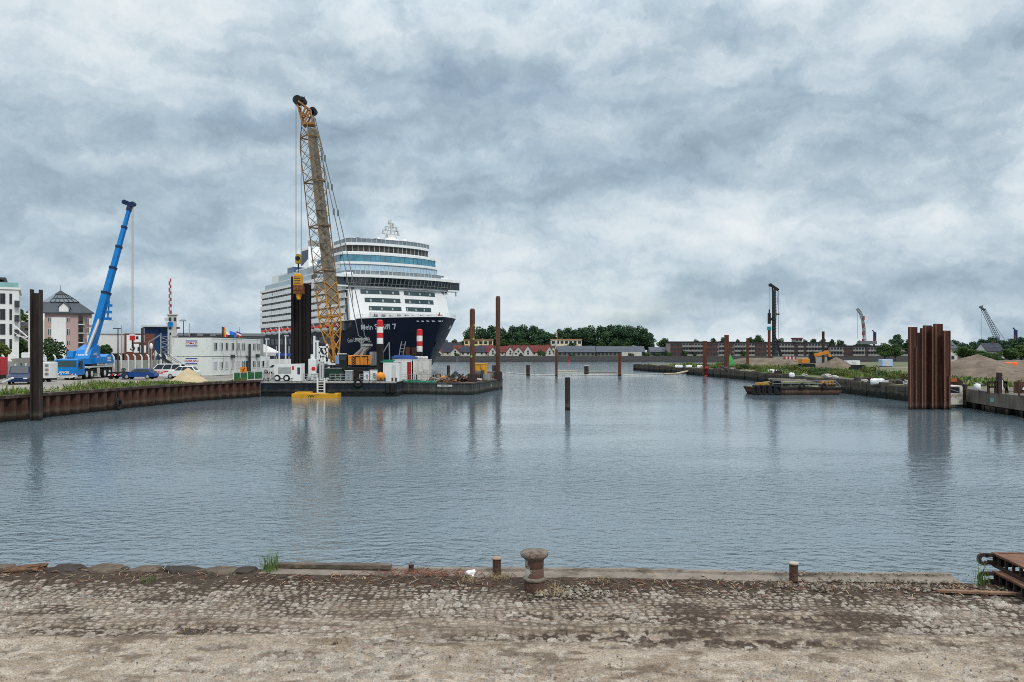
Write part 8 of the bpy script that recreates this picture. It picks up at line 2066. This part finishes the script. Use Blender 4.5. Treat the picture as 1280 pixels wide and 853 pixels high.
# the red roofed village right of the ship's bow
RG = 'red and dark roofed houses behind the far embankment'
hs_ = [(553, 478, 10, 8, 2.8, 8.3, HW, ROOFD, 0, 'long dark blue roofed house nearest the ship bow'), (546, 460, 6, 8, 2.2, 5.2, HW, ROOFR, 1, 'small red roofed house with gable just right of the ship bow'), (563, 470, 13, 8, 2.6, 7.8, HW, ROOFD, 0, 'dark roofed house with pale gable right of the ship bow'),
       (569, 455, 5.5, 8, 2.2, 4.9, HW, ROOFR, 1, 'white gabled house with red roof left of the thick brown spud pile'), (576, 462, 9, 8, 2.4, 6.2, HW, ROOFR, 0, 'red roofed house left of the thick brown spud pile'), (585, 458, 9, 8, 2.3, 5.6, HW, ROOFD, 0, 'dark roofed house behind the thick brown spud pile'),
       (598, 458, 8, 8, 2.3, 6.0, HW, ROOFD, 0, 'dark blue roofed house right of the thick brown spud pile'), (608, 460, 9.5, 8, 2.4, 6.2, HW, ROOFR, 0, 'bright red roofed house above the yellow container'), (616, 456, 4.8, 8, 2.2, 5.5, HW, ROOFR, 1, 'white gabled house left of the thin brown spud pile'),
       (628, 460, 9, 8, 2.3, 5.7, HW, ROOFR, 0, 'red roofed house right of the thin brown spud pile'), (638, 456, 5.2, 8, 2.2, 5.6, HW, ROOFR, 1, 'first white gable right of the thin brown spud pile'), (643, 462, 7, 8, 2.4, 6.2, HW, ROOFR, 0, 'red roof between two white gables in the village row'),
       (648, 455, 6, 8, 2.2, 5.6, HW, ROOFR, 1, 'broad white gable in the middle of the village row'), (654, 462, 6, 8, 2.4, 6.0, HW, mat('roof_brown', (.13, .05, .04), .8, 0, .25, .4), 0, 'brownish red roof right of the broad white gable'), (660, 455, 5.6, 8, 2.2, 6.2, HW, ROOFR, 1, 'steep white gable left of the long red roof'),
       (668, 462, 15, 8, 2.4, 6.2, HW, ROOFR, 0, 'long red roofed house left of the round green bush'), (681, 464, 8, 8, 2.4, 6.2, HW, MATS['roof_brown'], 0, 'dark red roofed house behind the round green bush'), (687, 455, 4.6, 8, 2.2, 5.8, HW, ROOFR, 1, 'last white gable left of the grey row houses'), (692, 457, 5.0, 8, 2.2, 5.6, HW, ROOFR, 1, 'red roofed gable touching the grey row houses')]
for px, d, w_, dep, ev, rg, wl, rf, gb, lb in hs_: house(lb, px, d, w_, dep, ev, rg, wl, rf, bool(gb), RG)


def block(name, label, cat, px0, px1, ytop, d, dep, wall, roof, storeys, cols, group=None, roofh=.5, bays=(), skip=1.0, overhang=.4, bal=0, z0=FZ):
    x0, x1 = wx(px0, d), wx(px1, d); H = wz(ytop, d) - z0; t = thing(name, label, cat, ((x0 + x1) / 2, d, z0), 0, group); hw = (x1 - x0) / 2
    mb = MB(); mb.bx(-hw, hw, 0, dep, 0, H - roofh); mb.build('wall', wall, t)
    mb = MB(); mb.bx(-hw - overhang, hw + overhang, -overhang, dep + overhang, H - roofh, H); mb.build('roof', roof, t)
    sh = (H - roofh) / storeys
    for a, b, m2 in bays: mb = MB(); mb.bx(-hw + 2 * hw * a, -hw + 2 * hw * b, -.25, 0, 0, H - roofh - .02); mb.build('bay', m2, t)
    cw = 2 * hw / cols
    for s in range(storeys):
        for c in range(cols):
            x = -hw + cw * (c + .5); f = (c + .5) / cols; inb = any(a <= f <= b for a, b, _ in bays); y = -.28 if inb else -.03
            mb = MB(); ww = min(cw * .34, 1.1) if not (bal and not inb) else cw * .40
            mb.bx(x - ww, x + ww, y, y + .02, s * sh + sh * .28, s * sh + sh * .82); mb.build('window', FGL, t)
        if bal:
            for c in range(cols):
                f = (c + .5) / cols
                if any(a <= f <= b for a, b, _ in bays): continue
                x = -hw + cw * (c + .5); mb = MB(); mb.bx(x - cw * .46, x + cw * .46, -1.1, -.04, s * sh + .05, s * sh + .2); mb.bx(x - cw * .46, x + cw * .46, -1.12, -1.05, s * sh + .2, s * sh + 1.05)
                mb.build('balcony', bal, t)
    return t


block('apartment_building', 'yellow apartment house among trees above the village, beside the brown spud pile', 'building', 580, 616, 424.6, 525, 11, YELB, mat('roof_orange', (.40, .20, .10), .7), 3, 6, None, .6, ((.66, .78, HW), (.86, .97, mat('bay_grey', (.16, .16, .16), .7))))
block('apartment_building', 'cream apartment house with orange roof edge below the gap in the wood', 'building', 689, 727, 424.0, 525, 11, CREAM, mat('roof_orange', (.40, .20, .10), .7), 3, 7, None, .7, ((.02, .2, HW),))
# grey terraced row houses
def row_house(label, px0, px1, ye, yr, d, wall, n, hip=True):
    x0, x1 = wx(px0, d), wx(px1, d); hw = (x1 - x0) / 2; t = thing('row_house', label, 'row house', ((x0 + x1) / 2, d, FZ), 0, 'grey terraced houses behind the far embankment'); e = wz(ye, d) - FZ; r = wz(yr, d) - FZ; dep = 11
    mb = MB(); mb.prism([(0, 0), (dep, 0), (dep, e), (dep / 2, r - .1), (0, e)], 'x', -hw, hw); mb.build('wall', wall, t)
    mb = MB(); 
    for a, b in ((-.5, dep / 2), (dep + .5, dep / 2)): mb.prism([(a, e - .3), (b, r), (b, r + .25), (a, e - .05)], 'x', -hw - .3, hw + .3)
    rf = mb.build('roof', ROOFG, t)
    for k in range(n):
        x = -hw + 2 * hw * (k + .5) / n; mb = MB(); mb.box((x, 2.3, e + (r - e) * .42 + .32), (1.5 * hw / n, 1.5, .08), 0, 0, math.atan((r - e) / (dep / 2))); mb.build('skylight', mat('roof_pane', (.05, .06, .09), .2, 0, .4, .3), rf)
        for s in (-.25, .25): mb = MB(); mb.bx(x + s * 2 * hw / n - .8, x + s * 2 * hw / n + .8, -.06, 0, .4, e - .15); mb.build('window', FGL, t)
    return t


row_house('grey terraced house with slate roof right of the red roofed village', 697, 744, 440.2, 433, 462, HG, 4)
row_house('pale fronted terraced house with long grey roof in the middle of the shore', 746, 806, 440, 433.5, 464, HG, 6)
row_house('short grey terraced house left of the dark brick apartments', 813, 838, 440, 434.5, 462, HG, 3)
mb = MB(); d = 463.5; mb.bx(wx(777, d), wx(802, d), d - .5, d, FZ, wz(440.3, d)); o = mb.build('white_front_wall', HW); 
o.parent = [q for q in COL.objects if q.get('label', '').startswith('pale fronted terraced')][0]; o.location = -o.parent.location
# brick apartment blocks with balconies
BRB = mat('far_brick', (.085, .046, .038), .85, 0, .2, .5); BALC = mat('balcony_pale', (.25, .24, .225), .7, 0, .1, .3); FLAT = mat('flat_roof_dark', (.022, .022, .026), .7); PALE = mat('far_pale_wall', (.27, .25, .23), .8, 0, .08, .3)
AG = 'brick and white apartment blocks behind the right quay'
bz = lambda *L_: [(a, b, BRB) for a, b in L_]
block('apartment_building', 'first dark brick apartment block right of the terraced houses', 'building', 838, 879, 427.0, 452, 14, PALE, FLAT, 3, 11, AG, .8, bz((0, .36), (.62, .68)), bal=BALC)
block('apartment_building', 'brick and balcony block between the two tall brown water piles', 'building', 880, 917, 427.2, 452.6, 14, PALE, FLAT, 3, 10, AG, .8, bz((.05, .45), (.72, .95)), bal=BALC)
block('apartment_building', 'brick and balcony block left of the piling rig', 'building', 918, 957, 427.4, 452, 14, PALE, FLAT, 3, 11, AG, .8, bz((.60, 1.0),), bal=BALC)
block('apartment_building', 'balcony block behind the piling rig leader', 'building', 958, 992, 427.6, 452.6, 14, PALE, FLAT, 3, 9, AG, .8, bz((.30, .42),), bal=BALC)
block('apartment_building', 'brick apartment block with a roof cabin right of the piling rig', 'building', 993, 1036, 427.8, 452, 14, PALE, FLAT, 3, 12, AG, .8, bz((0, .10), (.22, .34)), bal=BALC)
block('apartment_building', 'lower brick and balcony block left of the round trees', 'building', 1038, 1100, 432.0, 448, 14, PALE, FLAT, 2, 16, AG, .8, bz((.28, .46), (.70, .76)), bal=BALC)
block('apartment_building', 'pale low block seen between the round trees and the rusty cluster', 'building', 1118, 1140, 432.8, 450, 14, PALE, FLAT, 2, 5, AG, .6, (), bal=BALC)
block('roof_house', 'small rooftop penthouse with chimney above the brick apartments', 'penthouse', 994, 1003, 422.4, 458, 6, PALE, ROOFR, 1, 2, None, .6, z0=FZ + 8.4)
house('white house with dark grey roof among the dark trees at the right', 1244.5, 300, 6.8, 8, 3.4, 6.4, HW, mat('roof_dark', (.026, .030, .044)), False, None, RQ + .6)
house('white house just right of the rusty cluster before the trees', 1191, 290, 3.6, 8, 5.0, 7.6, HW, ROOFG, False, None, RQ)
# ------------------------------------------------------------------ trees of the far shore
rn = random.Random(8)
W1 = 'trees of the dark wood behind the village'
def far_tree(lb, group, px, d, ytop, wpx, key, z0=FZ, name='leafy_tree', cat='tree'):
    sd_, k = key; h0, w0 = 20., 14.; h = wz(ytop, d) - z0; w_ = wpx / 960 * d; kk = 'far%d%s' % (sd_, k.name)
    return tree(name, lb, (wx(px, d), d, z0), h0, w0, 3.0, 3800, .85, 40 + sd_, k, group, kk, rn.uniform(0, 6), (w_ / w0, w_ / w0, h / h0), 11, cat)


for px, yt, wp in ((588, 409, 20), (600, 408, 22), (613, 407, 24), (627, 410, 22), (640, 407.5, 24), (652, 405.5, 26), (664, 407, 24), (676, 411, 24), (686, 415, 20), (693, 421, 16)):
    far_tree('tall dark tree in the left part of the wood, above the red roofs', W1 + ' (left part)', px, 548 + rn.uniform(-6, 8), yt, wp * 1.1, (rn.randrange(3), LEAFB))
for px, yt, wp in ((699, 411, 22), (711, 409, 24), (723, 409.5, 24), (736, 406.5, 26), (749, 407.5, 24), (761, 406, 26), (773, 405.5, 26), (785, 406.5, 24), (797, 407, 26), (806, 410, 22), (812, 416, 16)):
    far_tree('tall dark tree in the right part of the wood, above the grey roofs', W1 + ' (right part)', px, 548 + rn.uniform(-6, 8), yt, wp * 1.1, (rn.randrange(3), LEAFB))
for px, yt, wp in ((630, 424, 18), (641, 427, 16), (652, 424, 18), (668, 428, 18), (682, 430, 18), (752, 427, 16), (770, 424, 18), (784, 428, 16)):
    far_tree('lower rounded tree at the foot of the dark wood', 'lower trees at the foot of the wood', px, 522, yt, wp, (rn.randrange(3), LEAF1))
far_tree('lone rounded tree between the wood and the brick apartments', None, 830, 520, 422.5, 18, (1, LEAF1))
far_tree('bushy tree before the cream apartment house with orange roof edge', None, 713, 505, 428.5, 22, (2, LEAF1))
for px, yt, wp in ((557, 424.5, 12), (568, 424, 14), (577, 426, 12)): far_tree('low tree behind the dark roofs near the ship bow', 'low trees near the ship bow', px, 530, yt, wp, (0, LEAF1))
for px, yt, wp in ((548, 441.0, 10), (572, 441.4, 8), (622, 442.0, 8), (652, 442.4, 7), (678, 437.5, 12), (809, 440.6, 10), (822, 440, 10), (836, 439, 9), (716, 443, 8), (790, 441, 9), (857, 437, 7), (869, 441, 6), (930, 437, 7), (1019, 439, 8), (1078, 437, 9), (1060, 441, 8)):
    bush('shore_bush', 'small dark bush before the houses on the far shore', (wx(px, 450.0), 450.5, FZ - .1), 4.5, 3.0, 420, .5, 77, LEAF1, 'small bushes on the far shore', key='shore', sc=(wp / 960 * 450 / 4.5, .8, (wz(yt, 450) - FZ) / 2.7), rz=0)
for px, yt, wp in ((870, 424, 12), (893, 422.5, 14), (904, 421.5, 14), (922, 424, 12), (938, 421, 14), (947, 418.5, 18), (976, 422.5, 14), (1006, 424, 10), (1016, 423.5, 16), (1029, 423, 12), (1040, 424, 12), (1050, 424.5, 14), (1074, 426, 16), (1084, 427, 12)):
    far_tree('tree crown rising behind the brick apartments', 'trees behind the brick apartments', px, 500, yt, wp, (rn.randrange(3), LEAF1))
far_tree('light green round tree left of the pair by the rusty cluster', None, 1106, 300, 428.5, 22, (0, LEAF2), RQ); far_tree('light green round tree of the pair nearest the rusty cluster', None, 1119, 300, 429.5, 18, (1, LEAF2), RQ)
far_tree('dark tree rising behind the light green pair', None, 1121, 420, 418, 20, (2, LEAFB)); far_tree('dark tree half hidden by the rusty cluster', None, 1136, 420, 424, 16, (0, LEAF1))
for px, yt, wp, d in ((1192, 425, 18, 330), (1204, 428, 18, 320), (1216, 427, 22, 330), (1226, 424, 22, 335), (1239, 421, 24, 340), (1252, 425, 22, 335), (1264, 423, 22, 340), (1276, 421.5, 22, 335), (1290, 421, 24, 335), (1304, 422, 24, 335), (1318, 421, 24, 335)):
    far_tree('dark tree in the row behind the big spoil heap', 'trees behind the big spoil heap', px, d, yt, wp * 1.1, (rn.randrange(3), LEAFB), RQ)
for px, yt, wp, d in ((1208, 432, 26, 260), (1228, 438, 22, 255), (1243, 441, 18, 250), (1262, 435, 22, 258), (1277, 431, 24, 262), (1294, 433, 24, 262)):
    far_tree('lighter bushy tree in front of the tree row behind the spoil heap', 'bushy trees behind the spoil heap', px, d, yt, wp * 1.15, (rn.randrange(3), LEAF2), RQ)
# ------------------------------------------------------------------ distant cranes and mast
def lattice(mb, a, b, w0, w1, n, th):
    a = Vector(a); b = Vector(b); ax = (b - a).normalized(); u = ax.cross(Vector((0, 1, 0))).normalized(); v = u.cross(ax)
    q = lambda f, s, k: a.lerp(b, f) + u * (s * (w0 + (w1 - w0) * f)) + v * (k * (w0 + (w1 - w0) * f))
    for s in (-1, 1):
        for k in (-1, 1): mb.tube(q(0, s, k), q(1, s, k), th, None, 5)
    for i in range(n):
        for k in (-1, 1): mb.tube(q(i / n, -1, k), q((i + 1) / n, 1, k), th * .6, None, 4); mb.tube(q((i + .5) / n, 1, k), q((i + 1) / n, -1, k), th * .5, None, 4)


d = 420.; t = thing('harbour_crane', 'thin dark lattice crane leaning left above the trees at the right', 'crane', (wx(1248, d), d, FZ - 1.2))
mb = MB(); lattice(mb, P(1246.5, 422, d), P(1229, 386.5, d), 1.0, .7, 14, .12); mb.bar(P(1246.5, 422, d), Vector((wx(1248, d), d, FZ)), 1.6); mb.build('jib', mat('far_crane_steel', (.06, .075, .085), .7), t, world=True)
mb = MB(); mb.bar(P(1231, 388, d), P(1224.5, 383.5, d), .9, .9); mb.bar(P(1227, 386, d), P(1228, 382, d), .5); mb.build('jib_head', MATS['far_crane_steel'], t, world=True)
mb = MB(); mb.tube(P(1226.5, 385, d), P(1226.5, 425, d), .07); mb.tube(P(1230, 387, d), P(1256, 425, d), .09); mb.build('ropes', MATS['far_crane_steel'], t, world=True)
d = 470.; t = thing('harbour_crane', 'curved grey crane jib above the lower brick block', 'crane', (wx(1079.5, d), d, FZ))
mb = MB(); pts = [(1081, 428), (1080, 412), (1078, 399), (1075.5, 391), (1071.5, 386)]
for a, b in zip(pts[:-1], pts[1:]): lattice(mb, P(*a, d), P(*b, d), .65, .55, 4, .16)
mb.bar(P(1081, 427, d), Vector((wx(1081, d), d, FZ)), 2.0); mb.box(P(1084, 428.5, d), (10, 4, 2.0)); mb.build('jib', mat('far_crane_grey', (.14, .155, .165), .7), t, world=True)
mb = MB(); mb.tube(P(1071.8, 387, d), P(1071.8, 424, d), .08); mb.build('rope', MATS['far_crane_grey'], t, world=True)
t = thing('radio_mast', 'red and white striped mast beside the curved grey crane jib', 'mast', (wx(1081, 472), 474, FZ)); mb = MB()
for k in range(10): mb.tube((0, 0, 1 + k * 2.35), (0, 0, 1 + (k + 1) * 2.35), .5 if k % 2 == 0 else .85, None, 8, 1 - k % 2)
mb.build('shaft', [mat('mast_red', (.30, .03, .05), .7), mat('mast_white', (.5, .5, .52), .7)], t); mb = MB(); mb.tube((0, 0, 0), (0, 0, 1), 1.0); mb.build('foot', GREY, t)
for px, d, yt, lb in ((1092.5, 470, 413, 'small pile hammer on a post beside the curved crane jib'), (1268.5, 420, 410, 'small dark pile hammer on a reddish post above the trees at the right')):
    t = thing('pile_driver', lb, 'pile driver', (wx(px, d), d, FZ)); H = wz(yt, d) - FZ; mb = MB(); mb.tube((0, 0, 0), (0, 0, H - 4), .55, None, 8); mb.build('pile', mat('far_pile', (.16, .06, .05), .8), t); mb = MB(); mb.bx(-.3, 1.2, -.5, .5, H - 6.5, H - 1.2); mb.bar((.2, 0, H - 1.2), (-1.0, 0, H), .5); mb.build('hammer', DBLUE, t)
d = 500.; t = thing('telecom_mast', 'thin mast with pale panels rising above the cream apartment house', 'mast', (wx(695.5, 545), 536, FZ)); mb = MB(); mb.tube((0, 0, 0), (0, 0, wz(414, 536) - FZ), .3, .2, 6); mb.build('pole', GREY, t); mb = MB(); 
for k in range(3): mb.bx(-1.0, -.3, -.3, .3, wz(415.5 + k * 2.6, 536) - FZ - .6, wz(415.5 + k * 2.6, 536) - FZ + .5)
mb.build('antenna_panels', HW, t)
